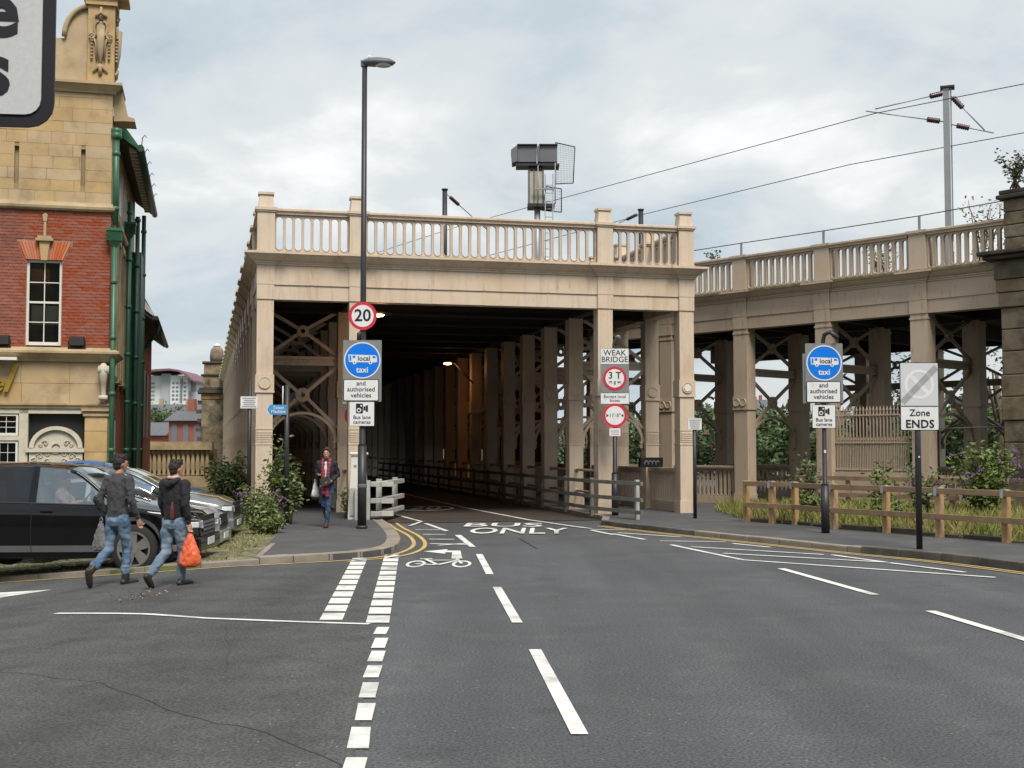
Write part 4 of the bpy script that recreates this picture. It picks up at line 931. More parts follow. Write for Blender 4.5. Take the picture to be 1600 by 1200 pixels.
# side elevation down the lane
PB(MB().box(-.12, .30, 0, -.03, DEP, 7.5), 'side_wall', 'brick_wall'); PB(MB().box(-.12, .25, 7.7, -.01, DEP, 9.9), 'side_ashlar', 'sandstone')
for y in (1.5, 3.2, 4.9, 6.6):
    PB(MB().box(-.03, y - .55, 3.6, .02, y - .40, 7.2).box(-.03, y + .40, 3.6, .02, y + .55, 7.2).box(-.03, y - .55, 7.2, .03, y + .55, 7.38).box(-.03, y - .6, 3.5, .08, y + .6, 3.6), 'stone_surround', 'stone_trim')
    PB(MB().box(-.05, y - .40, 3.6, -.025, y + .40, 7.2), 'side_window', 'far_window'); PB(MB().box(-.012, y - .4, 8.0, .0, y + .4, 9.2), 'side_window', 'far_window')
for y in (.9, 1.7): PB(MB().box(-.03, y - .3, 1.3, .05, y + .3, 2.5), 'side_window', 'white_paint')
ev = MB(); ev.prism([(-.1, 9.95), (.02, 9.72), (.52, 9.36), (.56, 9.42), (.0, 10.15)], 'xz', 1.4, DEP); PB(ev, 'eaves', 'bark')
PB(MB().prism([(-.1, 10.2), (.0, 9.75), (.52, 9.40), (.56, 9.46), (.1, 10.1)], 'xz', 1.25, 1.40), 'hip_end', 'green_paint')
PB(MB().tube([(.60, 1.2, 9.40), (.60, DEP + .2, 9.40)], .09, 10), 'gutter', 'green_dark')
for k in range(22): PB(MB().box(.30, 1.6 + k * .4, 9.38, .52, 1.72 + k * .4, 9.50), 'modillion', 'cream_carving')
for k in range(6): PB(MB().tube([(.62, 1.3 + k * 1.5, 9.45), (.64, 1.3 + k * 1.5, 9.68), (.70, 1.3 + k * 1.5, 9.76), (.74, 1.3 + k * 1.5, 9.70)], .012, 5), 'gutter_finial', 'dark_iron')
def downpipe(x, y, z0, z1, r, mat='green_paint', hopper=None):
    mb = MB(); mb.tube([(x, y, z0), (x, y, z1)], r, 10)
    z = z0 + .4
    while z < z1: mb.lathe([(r * 1.05, -.05), (r * 1.35, -.04), (r * 1.35, .04), (r * 1.05, .05)], (x, y, z), 10); z += 1.35
    p = PB(mb, 'downpipe', mat)
    if hopper:
        PB(MB().frustum(x - .17, y - .15, x + .17, y + .15, hopper + .3, hopper, 0).box(x - .19, y - .17, hopper + .24, x + .19, y + .17, hopper + .31).box(x - .17, y - .15, hopper, x + .17, y + .15, hopper + .24).frustum(x - .15, y - .13, x + .15, y + .13, hopper, hopper - .12, .07), 'hopper', mat, p)
    return p
downpipe(.10, -.12, .0, 6.75, .062, hopper=6.78); downpipe(.10, .0, 7.2, 9.35, .07); PB(MB().lathe([(.08, 9.3), (.13, 9.34), (.13, 9.42), (.11, 9.44), (.13, 9.48), (.13, 9.56), (.05, 9.58)], (.10, .0, 0), 12), 'pipe_head', 'green_paint')
for x, y, z1, m in ((.12, 5.4, 8.8, 'green_paint'), (.28, 6.6, 8.6, 'green_dark'), (.36, 8.6, 9.0, 'green_dark')): downpipe(x, y, 0, z1, .065, m, hopper=7.9 if m == 'green_paint' else None)
PB(MB().box(.0, 6.9, 0, .38, 8.1, 7.6), 'pipe_casing', 'green_dark')
for i, (x, lab) in enumerate(((-2.40, 'black floodlight standing on the pub cornice left of the sash window'), (-.72, 'black floodlight standing on the pub cornice right of the sash window'))):
    f = empty('floodlight', (Matrix.Translation(PK) @ Matrix.Rotation(BA, 4, 'Z')) @ Vector((x, -.12, 4.135)), BA, lab, 'floodlight', 'floodlights on the pub cornice')
    bevel(MB().prism([(-.10, .10), (.12, .10), (.14, .34), (-.08, .30)], 'yz', -.17, .17).build('housing', 'black', f), .01, 1); MB().box(-.2, -.03, .0, -.17, .03, .22).box(.17, -.03, .0, .2, .03, .22).box(-.2, -.03, -.02, .2, .03, .02).build('bracket', 'black', f)
# lower red brick building behind the pub
rb_ = empty('lane_building', PK, BA, 'low red brick building with slate eaves behind the green pipes', 'building')
MB().box(-6, 10.7, 0, .1, 22, 6.4).build('wall', 'brick_wall', rb_)
MB().prism([(-.2, 7.0), (.1, 6.3), (.60, 5.95), (.66, 6.05), (.0, 7.3)], 'xz', 10.5, 22).build('roof', 'slate', rb_); MB().prism([(-.1, 6.9), (.15, 6.42), (.60, 6.08), (.63, 6.14), (.1, 6.9)], 'xz', 10.42, 10.5).build('barge_board', 'white_paint', rb_)
MB().tube([(.70, 10.4, 6.0), (.70, 22, 6.0)], .08, 8).build('gutter', 'dark_iron', rb_); MB().tube([(.70, 12.2, 5.95), (.68, 12.2, 5.7), (.22, 12.2, 5.1), (.20, 12.2, 4.9), (.20, 12.2, 0)], .06, 8).build('downpipe', 'green_dark', rb_)
for y in (13, 15.5, 18): MB().box(.1, y - .4, 2.2, .14, y + .4, 4.6).build('window', 'far_window', rb_)

# ================================================================ BEYOND
def P3(px, py, Z): return Vector(((px - 800) / 1950 * Z, Z, 1.8 + (700 - py) / 1950 * Z))
# stone balustrade closing the lane
bw_ = empty('stone_balustrade', (-15.6, 56, 0), 0, 'pale stone balustrade closing the lane behind the blue car', 'balustrade')
MB().box(-4, -.2, 0, 2.2, .2, .55).build('plinth', 'stone_trim', bw_); MB().box(-4, -.25, 1.72, 2.2, .25, 1.92).box(-4, -.2, 1.92, 2.2, .2, 2.08).build('coping', 'stone_trim', bw_)
bal = MB().lathe([(.06, .55), (.08, .62), (.05, .70), (.09, .95), (.06, 1.35), (.05, 1.55), (.08, 1.64), (.08, 1.72)], (0, 0, 0), 8).mesh('baluster', 'stone_trim')
for k in range(28): inst('baluster', bal, bw_, (-3.85 + k * .215, 0, 0), scale=(1.35, 1.35, 1))
MB().box(-4, .5, 0, 2.2, .7, 1.75).build('back_wall', 'old_stone', bw_)
# ornamental gate pier beside the bridge
gp = empty('ornamental_pier', B(-.35, 57), BA, 'tall weathered stone pier with domed ball cap beside the bridge columns', 'pier')
for (w_, z0, z1, m) in ((1.5, 0, 1.4, 'old_stone'), (1.15, 1.4, 5.1, 'old_stone'), (1.25, 5.1, 5.5, 'orange_stone'), (1.7, 5.5, 5.75, 'black_stone'), (1.5, 5.75, 5.9, 'black_stone'), (1.05, 5.9, 6.7, 'old_stone'), (1.3, 6.7, 6.82, 'black_stone'), (.9, 6.82, 7.55, 'old_stone'), (1.15, 7.55, 7.7, 'black_stone')):
    bevel(MB().box(-w_ / 2 - .5, -w_ / 2, z0 + .004, w_ / 2, w_ / 2, z1 - .004).build('stone_block', m, gp), .03, 1)
MB().lathe([(.45, 7.7), (.47, 8.1), (.42, 8.5), (.30, 8.68), (.2, 8.72)], (-.1, 0, 0), 14).build('dome', 'old_stone', gp); MB().lathe([(.12, 8.70), (.25, 8.76), (.26, 8.84), (.16, 8.92), (.02, 8.96)], (-.1, 0, 0), 12).build('finial', 'white_sign', gp)
for k in range(5): MB().box(-1.35 - .1 * (k % 2), -.4, 2.3 + k * .62, -1.05, .2, 2.55 + k * .62).build('corbel', 'black_stone', gp)
# white curved-roof block on the hill
hz = 320.0
hb = empty('curved_roof_block', (P3(270, 700, hz).x, hz, 0), 0, 'white modern block with curved purple roof on the far hill', 'building')
s = hz / 1950
MB().box(-44 * s, 0, 0, -17 * s, 14, 1.8 + 113 * s).build('wing', 'far_white', hb); MB().box(-17 * s, -1, 0, -2 * s, 14, 1.8 + 116 * s).build('stair_core', 'far_grey', hb); MB().box(-2 * s, -1.5, 0, 25 * s, 14, 1.8 + 113 * s).build('main_block', 'far_white', hb); MB().box(25 * s, 0, 0, 62 * s, 14, 1.8 + 88 * s).build('low_wing', 'far_grey', hb)
top = [(-46, 116), (-20, 119), (0, 120), (14, 118), (26, 111), (38, 102), (38, 105), (26, 115), (14, 121), (0, 123), (-20, 122), (-46, 119)]
MB().prism([(a * s, 1.8 + b_ * s) for a, b_ in top], 'xz', -4, 14).build('roof', 'far_purple', hb); MB().box(25 * s, 2, 0, 33 * s, 14, 1.8 + 104 * s).build('end_bay', 'far_grey', hb)
for r in range(5):
    for c in range(9):
        xx = (-42 + c * 2.8) * s if c < 5 else ((1 + (c - 5) * 6) * s); zz = 1.8 + (75 + r * 6.2) * s
        MB().box(xx, -1.7 if c > 4 else -.2, zz, xx + (1.6 if c < 5 else 3.6) * s, 1, zz + 2.4 * s).build('window', 'far_window', hb)
MB().box(14 * s, -1.9, 1.8 + 72 * s, 17 * s, 0, 1.8 + 108 * s).build('stair_window', 'far_window', hb)
def gable_house(name, x0, x1, Y, d, zw, zr, wall, roof, label, nwin, chim=0, arched=False, rows=1, wz=None, cat='building', side=0.0):
    h = empty(name, ((x0 + x1) / 2, Y, 0), 0, label, cat); w_ = (x1 - x0) / 2
    MB().box(-w_, 0, 0, w_, d, zw).build('wall', wall, h)
    MB().prism([(-.4, zw - .02), (d / 2, zr), (d + .4, zw - .02)], 'yz', -w_ - .3, w_ + .3).build('roof', roof, h)
    for r in range(rows):
        for i in range(nwin):
            cx = -w_ + (i + .5) * 2 * w_ / nwin; ww = min(.9, w_ / nwin * .5); z0 = wz[0] + r * (wz[1] - wz[0]) * 1.5; z1 = z0 + wz[1] - wz[0]
            pl = [(cx - ww, z0), (cx + ww, z0), (cx + ww, z1)] + ([(cx + ww * math.cos(t), z1 + ww * math.sin(t)) for t in (math.pi * k / 6 for k in range(1, 6))] if arched else []) + [(cx - ww, z1)]
            MB().prism(pl, 'xz', -.06, .1).build('window', 'far_window', h)
    for i in range(chim):
        cx = -w_ + (i + .6) * 2 * w_ / (chim + .3); MB().box(cx - .3, d / 2 - .35, zr - 1, cx + .3, d / 2 + .35, zr + .95).build('chimney', wall, h)
    return h
gable_house('terrace_house', P3(215, 700, 210).x, P3(312, 700, 210).x, 210, 9, 7.6, 9.3, 'far_sand', 'slate', 'pale sandstone terrace with grey roof below the white block', 8, 2, rows=2, wz=(3.2, 4.6))
gable_house('brick_hall', P3(264, 700, 100).x, P3(335, 700, 100).x, 100, 7, 4.0, 4.9, 'far_brick', 'slate', 'red brick hall with three dark arched windows behind the balustrade', 4, 2, True, wz=(2.3, 3.5))
gable_house('low_brick_house', P3(236, 700, 118).x, P3(256, 700, 118).x, 118, 8, 3.0, 4.3, 'far_brick', 'slate', 'low brick house with grey slate roof left of the hall', 2, 0, wz=(1.2, 2.1))
gable_house('grey_roof_shed', P3(196, 700, 128).x, P3(240, 700, 128).x, 128, 8, 3.2, 4.5, 'far_brick', 'slate', 'long grey roofed shed half hidden by the green downpipes', 4, 0, wz=(1.5, 2.4))
gable_house('brick_tower_house', P3(1178, 700, 260).x, P3(1212, 700, 260).x, 260, 7, 9.0, 12.0, 'far_brick', 'slate', 'distant brick tower house seen under the viaduct between its columns', 3, 1, rows=2, wz=(5, 7))
gable_house('riverside_flats', P3(1060, 700, 280).x, P3(1160, 700, 280).x, 280, 10, 9, 11, 'far_brick', 'slate', 'distant red brick flats seen under the viaduct beside the bridge', 10, 0, rows=2, wz=(3, 4.6))
gable_house('pale_warehouse', P3(1255, 700, 240).x, P3(1330, 700, 240).x, 240, 10, 8, 9, 'far_white', 'slate', 'pale distant warehouse seen behind the right hand blue bus sign', 6, 0, wz=(4, 5.6))
gable_house('brown_flats', P3(1520, 700, 200).x, P3(1625, 700, 200).x, 200, 10, 9, 10.4, 'far_brick', 'slate', 'distant brown flats beyond the viaduct beside the stone pier', 7, 0, rows=2, wz=(3.5, 5))
# added stone office fronts behind the viewer, blocking low sky to darken the tunnel
def office(u0, u1, v, h, rows, cols, wall, label):
    o = empty('added_sky_blocker', B(u0, v, -.05), BA, label, 'building', 'added unseen fronts that block the low sky'); w_ = u1 - u0
    MB().box(0, -14, 0, w_, 0, h).build('wall', wall, o); MB().box(-.3, -14.3, h, w_ + .3, .5, h + .5).build('cornice', 'stone_trim', o); MB().prism([(-13.8, h + .5), (-7, h + 3.6), (.2, h + .5)], 'yz', .2, w_ - .2).build('roof', 'slate', o)
    MB().box(0, 0, 3.9, w_, .2, 4.3).build('string_course', 'stone_trim', o)
    wm = MB().box(-.65, -.05, 0, .65, .04, 2.1).mesh('window', 'far_window'); sm = MB().box(-.8, 0, -.18, .8, .18, -.0).mesh('sill', 'stone_trim')
    for r in range(rows):
        for c in range(cols):
            x, z = (c + .5) * w_ / cols, 1.1 + r * (h - 1.4) / rows; a = inst('window', wm, o, (x, .005, z)); inst('sill', sm, a)
office(-34, 1.0, -45, 17.5, 5, 12, 'stone_trim', 'added five storey stone office front behind the camera blocking low sky, left one')
office(2.6, 40, -45, 19.0, 5, 13, 'old_stone', 'added taller stained stone office front behind the camera blocking low sky, right one')

# ================================================================ STREET FURNITURE
PAV = 0.1
def plate(mb, x, z, w, h, y0, y1, r=0.03, mi=0):
    pts = []
    for cx, cz, a in ((x + w / 2 - r, z + h / 2 - r, 0), (x - w / 2 + r, z + h / 2 - r, 90), (x - w / 2 + r, z - h / 2 + r, 180), (x + w / 2 - r, z - h / 2 + r, 270)):
        for k in range(5): t = R(a + k * 22.5); pts.append((cx + r * math.cos(t), cz + r * math.sin(t)))
    mb.prism(pts, 'xz', y0, y1, mi); return mb
def board(parent, name, x, z, w, h, y=-.06, face='white_sign', border='ink', bwid=.012, back='grey_sign', r=.03):
    b_ = plate(MB(), x, z, w, h, y, y + .008, r).build(name, back if not border else border, parent)
    plate(MB(), x, z, w - 2 * bwid, h - 2 * bwid, y - .003, y + .001, max(.004, r - bwid)).build('face', face, b_)
    return b_
def local_bus_board(sign, z, k=1.0, y=-.07):
    """grey backing board with blue disc, bus symbol and the plate below"""
    g_ = plate(MB(), 0, z, .80 * k, 1.28 * k, y, y + .01, .02).build('backing_board', 'grey_sign', sign)
    zc = z + .22 * k; y1 = y - .004
    MB().ring((0, zc), .355 * k, .38 * k, y1 - .002, y1 + .003, 40).build('disc_rim', 'white_sign', g_); MB().disc((0, zc), .356 * k, y1 - .001, y1 + .003, 40).build('blue_disc', 'blue_sign', g_)
    bz, yb = zc + .03 * k, y1 - .004
    def q(pts): return [(a * k, bz + b_ * k) for a, b_ in pts]
    MB().prism(q([(-.28, -.055), (-.29, .09), (.27, .075), (.30, .05), (.31, -.06), (.25, -.075), (-.27, -.065)]), 'xz', yb, yb + .003).build('bus_symbol', 'white_sign', g_)
    m = MB(); m.prism(q([(-.265, -.04), (-.265, .07), (-.23, .07), (-.23, -.04)]), 'xz', yb - .003, yb - .001); m.prism(q([(-.20, .02), (-.20, .07), (-.145, .07), (-.145, .02)]), 'xz', yb - .003, yb - .001); m.prism(q([(.215, .015), (.215, .06), (.265, .055), (.285, .02)]), 'xz', yb - .003, yb - .001)
    m.build('bus_window', 'blue_sign', g_)
    for a in (-.16, .17): MB().ring((a * k, bz - .075 * k), .016 * k, .04 * k, yb - .004, yb - .001, 16).build('bus_wheel', 'white_sign', g_); MB().disc((a * k, bz - .075 * k), .018 * k, yb - .004, yb - .001, 12).build('wheel_hub', 'blue_sign', g_)
    text('lettering', 'local', .145 * k, (.035 * k, yb - .004, bz + .008 * k), 'ink', g_, bold=.0015); text('lettering', 'taxi', .17 * k, (0, y1 - .003, zc - .20 * k), 'white_sign', g_, bold=.003)
    p = board(sign, 'supplementary_plate', -.02 * k, z - .40 * k, .74 * k, .46 * k, y - .012, border='ink', bwid=.018 * k, r=.04 * k)
    text('lettering', 'and\nauthorised\nvehicles', .135 * k, (-.02 * k, y - .018, z - .385 * k), 'ink', p, bold=.001, line=.92)
def camera_plate(sign, x, z, w, h, y=-.07):
    p = board(sign, 'camera_plate', x, z, w, h, y, border='ink', bwid=.008, r=.02); yy = y - .006
    m = MB(); plate(m, x - w * .10, z + h * .22, w * .28, h * .40, yy, yy + .002, .015); m.box(x + w * .06, yy, z + h * .14, x + w * .14, yy + .002, z + h * .30); m.prism([(x + w * .15, z + h * .10), (x + w * .24, z + h * .08), (x + w * .24, z + h * .36), (x + w * .15, z + h * .33)], 'xz', yy, yy + .002)
    m.build('camera_symbol', 'ink', p); MB().disc((x - w * .12, z + h * .15), w * .09, yy - .002, yy, 16).build('camera_lens', 'white_sign', p); MB().disc((x - w * .12, z + h * .15), w * .05, yy - .004, yy - .002, 16).build('camera_pupil', 'ink', p)
    MB().disc((x - w * .03, z + h * .33), w * .035, yy - .002, yy, 12).build('camera_flash', 'white_sign', p)
    text('lettering', 'Bus lane\ncameras', .21 * w, (x, yy, z - h * .24), 'ink', p, bold=.0008, line=.9)
def red_ring(parent, z, r, y=-.065, x=0):
    d = MB().disc((x, z), r, y, y + .006, 40).build('roundel', 'red_sign', parent); MB().disc((x, z), r * .78, y - .003, y + .001, 40).build('face', 'white_sign', d); return d

# ---- street lamp with the left hand signs
lx, ly = -3.17, 26.47
lamp = empty('street_lamp', (lx, ly, PAV), 0, 'tall black street lamp with flat lantern in front of the bridge', 'street lamp')
MB().tube([(0, 0, 0), (0, 0, 1.75)], .095, 14).tube([(0, 0, 1.75), (0, 0, 1.80), (0, 0, 5.0), (0, 0, 9.95)], [.095, .07, .062, .055], 12).lathe([(.12, 0), (.12, .05), (.1, .07)], (0, 0, 0), 14).build('column', 'dark_iron', lamp)
MB().lathe([(.097, .86), (.101, .87), (.101, .93), (.097, .94)], (0, 0, 0), 14).build('base_band', 'signal_grey', lamp)
lan = MB(); n = 20
for zz, pr in ((0, 0),):
    rings = []
    for (dz, k_) in ((-.075, .55), (-.07, .86), (-.02, 1.0), (.0, .98), (.055, .75), (.085, .35), (.09, .05)):
        rings.append([(.27 + (.38 + .02 * math.cos(2 * math.pi * i / n)) * k_ * math.cos(2 * math.pi * i / n), .17 * k_ * math.sin(2 * math.pi * i / n), 10.0 + dz) for i in range(n)])
    lan.add([p for g in rings for p in g], [(a * n + i, a * n + (i + 1) % n, (a + 1) * n + (i + 1) % n, (a + 1) * n + i) for a in range(len(rings) - 1) for i in range(n)] + [tuple(range(n)), tuple(range(6 * n, 7 * n))], True)
lan.box(-.08, -.06, 9.9, .06, .06, 10.02); lan = lan.build('lantern', 'signal_grey', lamp)
MB().lathe([(.15, -.006), (.17, 0), (.12, .01)], (.40, 0, 9.915), 16).build('lens', 'lamp_glass', lan); MB().cyl((.10, 0, 10.07), (.10, 0, 10.14), .025, n=8).build('photocell', 'white_sign', lan)
spd = empty('speed_limit_sign', (lx, ly, PAV), 0, 'round red and white 20 speed limit sign high on the lamp column', 'sign')
red_ring(spd, 4.50, .30, -.09); MB().box(-.04, -.088, 4.35, .04, -.05, 4.65).build('clip', 'grey_steel', spd); text('lettering', '20', .36, (0, -.095, 4.50), 'ink', spd, bold=.006)
bus1 = empty('bus_lane_sign', (lx, ly, PAV), 0, 'blue local bus and taxi sign on grey board strapped to the lamp column', 'sign', 'blue local bus signs')
local_bus_board(bus1, 3.33, 1.02, -.10); camera_plate(bus1, 0.0, 2.42, .53, .52, -.11); MB().box(-.03, -.09, 2.7, .03, -.06, 3.9).build('clip', 'grey_steel', bus1); MB().tube([(-.08, -.03, 3.98), (-.08, -.03, 4.12), (-.02, .0, 4.16)], .05, 8).build('sign_light', 'dark_iron', bus1)

# ---- weak bridge assemblies either side of the road
def weak_bridge(loc, label):
    s = empty('weak_bridge_sign', loc, 0, label, 'sign', 'weak bridge signs')
    MB().tube([(0, 0, 0), (0, 0, 1.05)], .085, 12).tube([(0, 0, 1.05), (0, 0, 1.1), (0, 0, 4.35)], [.085, .055, .055], 12).build('post', 'dark_iron', s)
    MB().tube([(0.02, -.03, 4.35), (.06, -.12, 4.52), (.12, -.2, 4.5)], .045, 8).build('sign_light', 'grey_steel', s)
    b_ = board(s, 'title_plate', 0, 4.02, .72, .40, border='ink', bwid=.006, r=.01); text('lettering', 'WEAK\nBRIDGE', .20, (0, -.066, 4.02), 'ink', b_, bold=.001, line=.85)
    g_ = plate(MB(), 0, 3.46, .72, .72, -.06, -.05, .01).build('backing_board', 'grey_sign', s); d = red_ring(g_, 3.46, .30, -.07); text('lettering', '3 T', .24, (0, -.076, 3.53), 'ink', d, bold=.003); text('lettering', 'm g w', .125, (0, -.076, 3.37), 'ink', d, bold=.001)
    b_ = board(s, 'exemption_plate', 0, 2.95, .72, .28, border='ink', bwid=.006, r=.01); text('lettering', 'Except local\nbuses', .115, (0, -.066, 2.95), 'ink', b_, line=.85)
    d = red_ring(s, 2.52, .305, -.07); text('lettering', "11'-5\"", .125, (0, -.076, 2.52), 'ink', d, bold=.001)
    for sg in (-1, 1): MB().prism([(sg * .215, 2.475), (sg * .215, 2.565), (sg * .155, 2.52)], 'xz', -.076, -.073).build('arrow', 'ink', d)
    b_ = board(s, 'notice', 0, 2.10, .30, .22, border='red_sign', bwid=.012, r=.01)
    for k in range(4): MB().box(-.10, -.066, 2.04 + k * .035, .10, -.064, 2.05 + k * .035).build('small_print', 'ink_grey', b_)
    return s
weak_bridge((2.60, 31.6, PAV), 'weak bridge 3 T and width limit sign on the post right of the road')
weak_bridge((-3.93, 31.6, PAV), 'weak bridge sign half hidden behind the lamp column and blue bus sign')

# ---- right hand blue sign
bus2 = empty('bus_lane_sign', (6.27, 25.08, PAV), 0, 'blue local bus and taxi sign on own black post by the timber fence', 'sign', 'blue local bus signs')
MB().tube([(0, 0, 0), (0, 0, .95)], .085, 12).tube([(0, 0, .95), (0, 0, 1.0), (0, 0, 3.86), (.02, -.02, 3.98), (.12, -.08, 4.03), (.26, -.14, 3.9)], [.085, .045, .045, .045, .045, .05], 10).build('post', 'dark_iron', bus2)
local_bus_board(bus2, 3.20, .94, -.06); camera_plate(bus2, -.02, 2.33, .47, .47, -.07); plate(MB(), -.30, 3.1, .2, 1.0, .06, .07, .01).build('rear_board', 'white_sign', bus2)
MB().box(-.02, -.05, 1.6, .02, -.046, 1.66).build('sticker', 'white_sign', bus2)
# ---- zone ends
zs = empty('zone_ends_sign', (6.86, 21.12, PAV), 0, 'white Zone ENDS sign with crossed out ring on a black post', 'sign')
MB().tube([(0, 0, 0), (0, 0, 3.15)], .052, 12).build('post', 'dark_iron', zs)
b_ = board(zs, 'plate', 0.02, 2.57, .655, 1.15, border='ink', bwid=.012, face='white_sign', r=.03); MB().box(-.29, -.068, 2.40, .33, -.065, 2.412).build('rule', 'ink', b_)
MB().box(-.29, -.066, 2.41, .33, -.062, 3.13).build('upper_face', 'reflective', b_); MB().ring((.02, 2.775), .20, .25, -.0685, -.064, 40).build('pale_ring', 'white_sign', b_)
MB().prism([(-.155, 2.905), (.15, 2.60), (.195, 2.645), (-.11, 2.95)], 'xz', -.0675, -.064).build('ring_bar', 'white_sign', b_)
for k in range(5): o = (k - 2) * .03; MB().bar((-.27 + o * .5, -.072, 2.47 - o * .5 + .0), (.31 + o * .5, -.072, 3.07 - o * .5), .009, .003, up=(0, -1, 0)).build('cancel_line', 'ink_grey', b_)
text('lettering', 'Zone', .16, (.02, -.068, 2.29), 'ink', b_, bold=.001); text('lettering', 'ENDS', .19, (.02, -.068, 2.10), 'ink', b_, bold=.004, spacing=1.05)
MB().disc((0, 1.55), .015, -.06, -.05, 8).build('sticker', 'white_sign', zs)
# ---- small notices and finger sign
def notice(loc, h, w, hh, z, label, post=True, txt=5):
    n_ = empty('notice_board', loc, 0, label, 'notice')
    MB().tube([(0, 0, 0), (0, 0, h)], .045, 10).build('post', 'dark_iron', n_); b_ = board(n_, 'plate', 0, z, w, hh, border='ink_grey', bwid=.006, r=.008)
    rr = random.Random(int(loc[1] * 10))
    for k in range(txt):
        a = rr.uniform(.55, .85) * w / 2; zz = z + hh * (.34 - .17 * k); MB().box(-a, -.066, zz - .012, a, -.064, zz + .012).build('small_print', 'ink_grey', b_)
notice((4.42, 30.25, PAV), 2.35, .34, .28, 2.28, 'small white notice on thin black post beside the right corner column')
notice((-5.95, 28.3, .08), 3.25, .40, .28, 2.75, 'small white notice on dark post left of the finger sign')
tk = empty('finger_sign', (-5.01, 27.79, PAV), 0, 'blue Ticket Machine finger sign pointing left on a thin dark post', 'sign')
MB().tube([(0, 0, 0), (0, 0, 3.10)], .052, 10).build('post', 'dark_iron', tk); MB().tube([(-.1, .02, 2.45), (-.1, .02, 3.08)], .012, 6).build('rod', 'white_sign', tk)
p = MB().prism([(.0, 2.44), (.0, 2.66), (-.38, 2.66), (-.44, 2.55), (-.38, 2.44)], 'xz', -.075, -.06).build('arrow_plate', 'ticket_blue', tk)
MB().prism([(-.37, 2.66), (-.385, 2.66), (-.445, 2.55), (-.385, 2.44), (-.37, 2.44), (-.43, 2.55)], 'xz', -.079, -.074).build('arrow_edge', 'white_sign', p); text('lettering', 'Ticket\nMachine', .095, (-.18, -.079, 2.55), 'white_sign', p, bold=.0015, line=.9)
# ---- foreground sign, its post standing out of frame on the left
fs = empty('road_sign', (-1.872, 4.0, gz(-1.872, 4)), R(6), 'white reflective sign with thick black border and letters e and s, close by', 'sign')
pl = plate(MB(), 0, 3.20, .76, .72, -.03, -.02, .08).build('border', 'ink', fs); plate(MB(), 0, 3.20, .68, .64, -.036, -.025, .05).build('face', 'reflective', pl)
MB().tube([(-.18, .03, 0), (-.18, .03, 3.6)], .038, 12).build('post', 'grey_steel', fs)
LT = text('lettering', 'e', .25, (.207, -.038, 3.215), 'ink', pl, bold=.007); text('lettering', 's', .25, (.197, -.038, 3.022), 'ink', pl, bold=.007)

# ---- white roadside cabinet
cb = empty('roadside_cabinet', (-3.66, 29.9, PAV), R(8), 'tall tapering white painted cabinet behind the lamp column', 'cabinet')
bevel(MB().add([(-.26, -.2, 0), (.22, -.2, 0), (.22, .2, 0), (-.26, .2, 0), (-.19, -.16, 1.52), (.17, -.16, 1.52), (.17, .16, 1.52), (-.19, .16, 1.52)], [(0, 3, 2, 1), (4, 5, 6, 7), (0, 1, 5, 4), (1, 2, 6, 5), (2, 3, 7, 6), (3, 0, 4, 7)]).build('body', 'white_paint', cb), .015, 2)
bevel(MB().box(-.235, -.21, 1.53, .215, .21, 1.60).build('lid', 'white_paint', cb), .03, 3); MB().box(-.21, -.225, .1, -.05, -.2, .75).build('door', 'timber_white', cb); MB().box(-.12, -.178, 1.25, -.06, -.168, 1.30).build('label', 'ink_grey', cb)
MB().box(-.10, -.34, 0, .04, -.22, .72).build('guard_post', 'timber_white', cb)
# ---- white timber barrier, left of the road
bl = empty('timber_barrier', (-3.44, 29.75, PAV), 0, 'short pale painted timber barrier with three rails behind the cabinet', 'barrier')
for (x, y) in ((0, 0), (.12, 1.5), (.36, 3.2)): bevel(MB().box(x - .07, y - .06, -.05, x + .07, y + .06, .93).build('post', 'timber_white', bl), .008, 1)
for z in (.84, .45, .14): bevel(MB().add([(-.06 + .16, -.10, z - .055), (.32, -.16, z - .055), (.60, 3.3, z - .055), (.50, 3.3, z - .055), (.10, -.10, z + .055), (.32, -.16, z + .055), (.60, 3.3, z + .055), (.50, 3.3, z + .055)], [(0, 3, 2, 1), (4, 5, 6, 7), (0, 1, 5, 4), (1, 2, 6, 5), (2, 3, 7, 6), (3, 0, 4, 7)]).build('rail', 'timber_white', bl), .006, 1)
bevel(MB().box(-.1, .05, .78, .62, .13, .90).build('rail', 'timber_white', bl), .006, 1); bevel(MB().box(-.1, .05, .38, .62, .13, .50).build('rail', 'timber_white', bl), .006, 1); bevel(MB().box(-.1, .05, .08, .62, .13, .20).build('rail', 'timber_white', bl), .006, 1)
# ---- long grey timber barrier along the right of the carriageway
br = empty('timber_barrier', B(8.6, -2.5, PAV), BA, 'long grey timber barrier with three rails along the right hand columns', 'barrier')
N_ = 18; ux = lambda v: -.20 if v > 2.2 else .18 - .38 * v / 2.2
for k in range(N_): v = k * 2.4; bevel(MB().box(ux(v) - .0, v - .07, -.05, ux(v) + .09, v + .05, .94).build('post', 'timber_white' if k == 0 else 'timber_grey', br), .008, 1)
for z in (.86, .48, .18):
    MB().add([(x + dx, v, z + dz) for v, x in ((-.45, .22), (2.2, -.20)) for dx, dz in ((-.06, -.045), (0, -.045), (0, .045), (-.06, .045))], [(0, 1, 2, 3), (4, 7, 6, 5), (0, 4, 5, 1), (1, 5, 6, 2), (2, 6, 7, 3), (3, 7, 4, 0)]).build('rail', 'timber_grey', br)
    MB().box(-.26, 2.2, z - .045, -.2, 42, z + .045).build('rail', 'timber_grey', br)
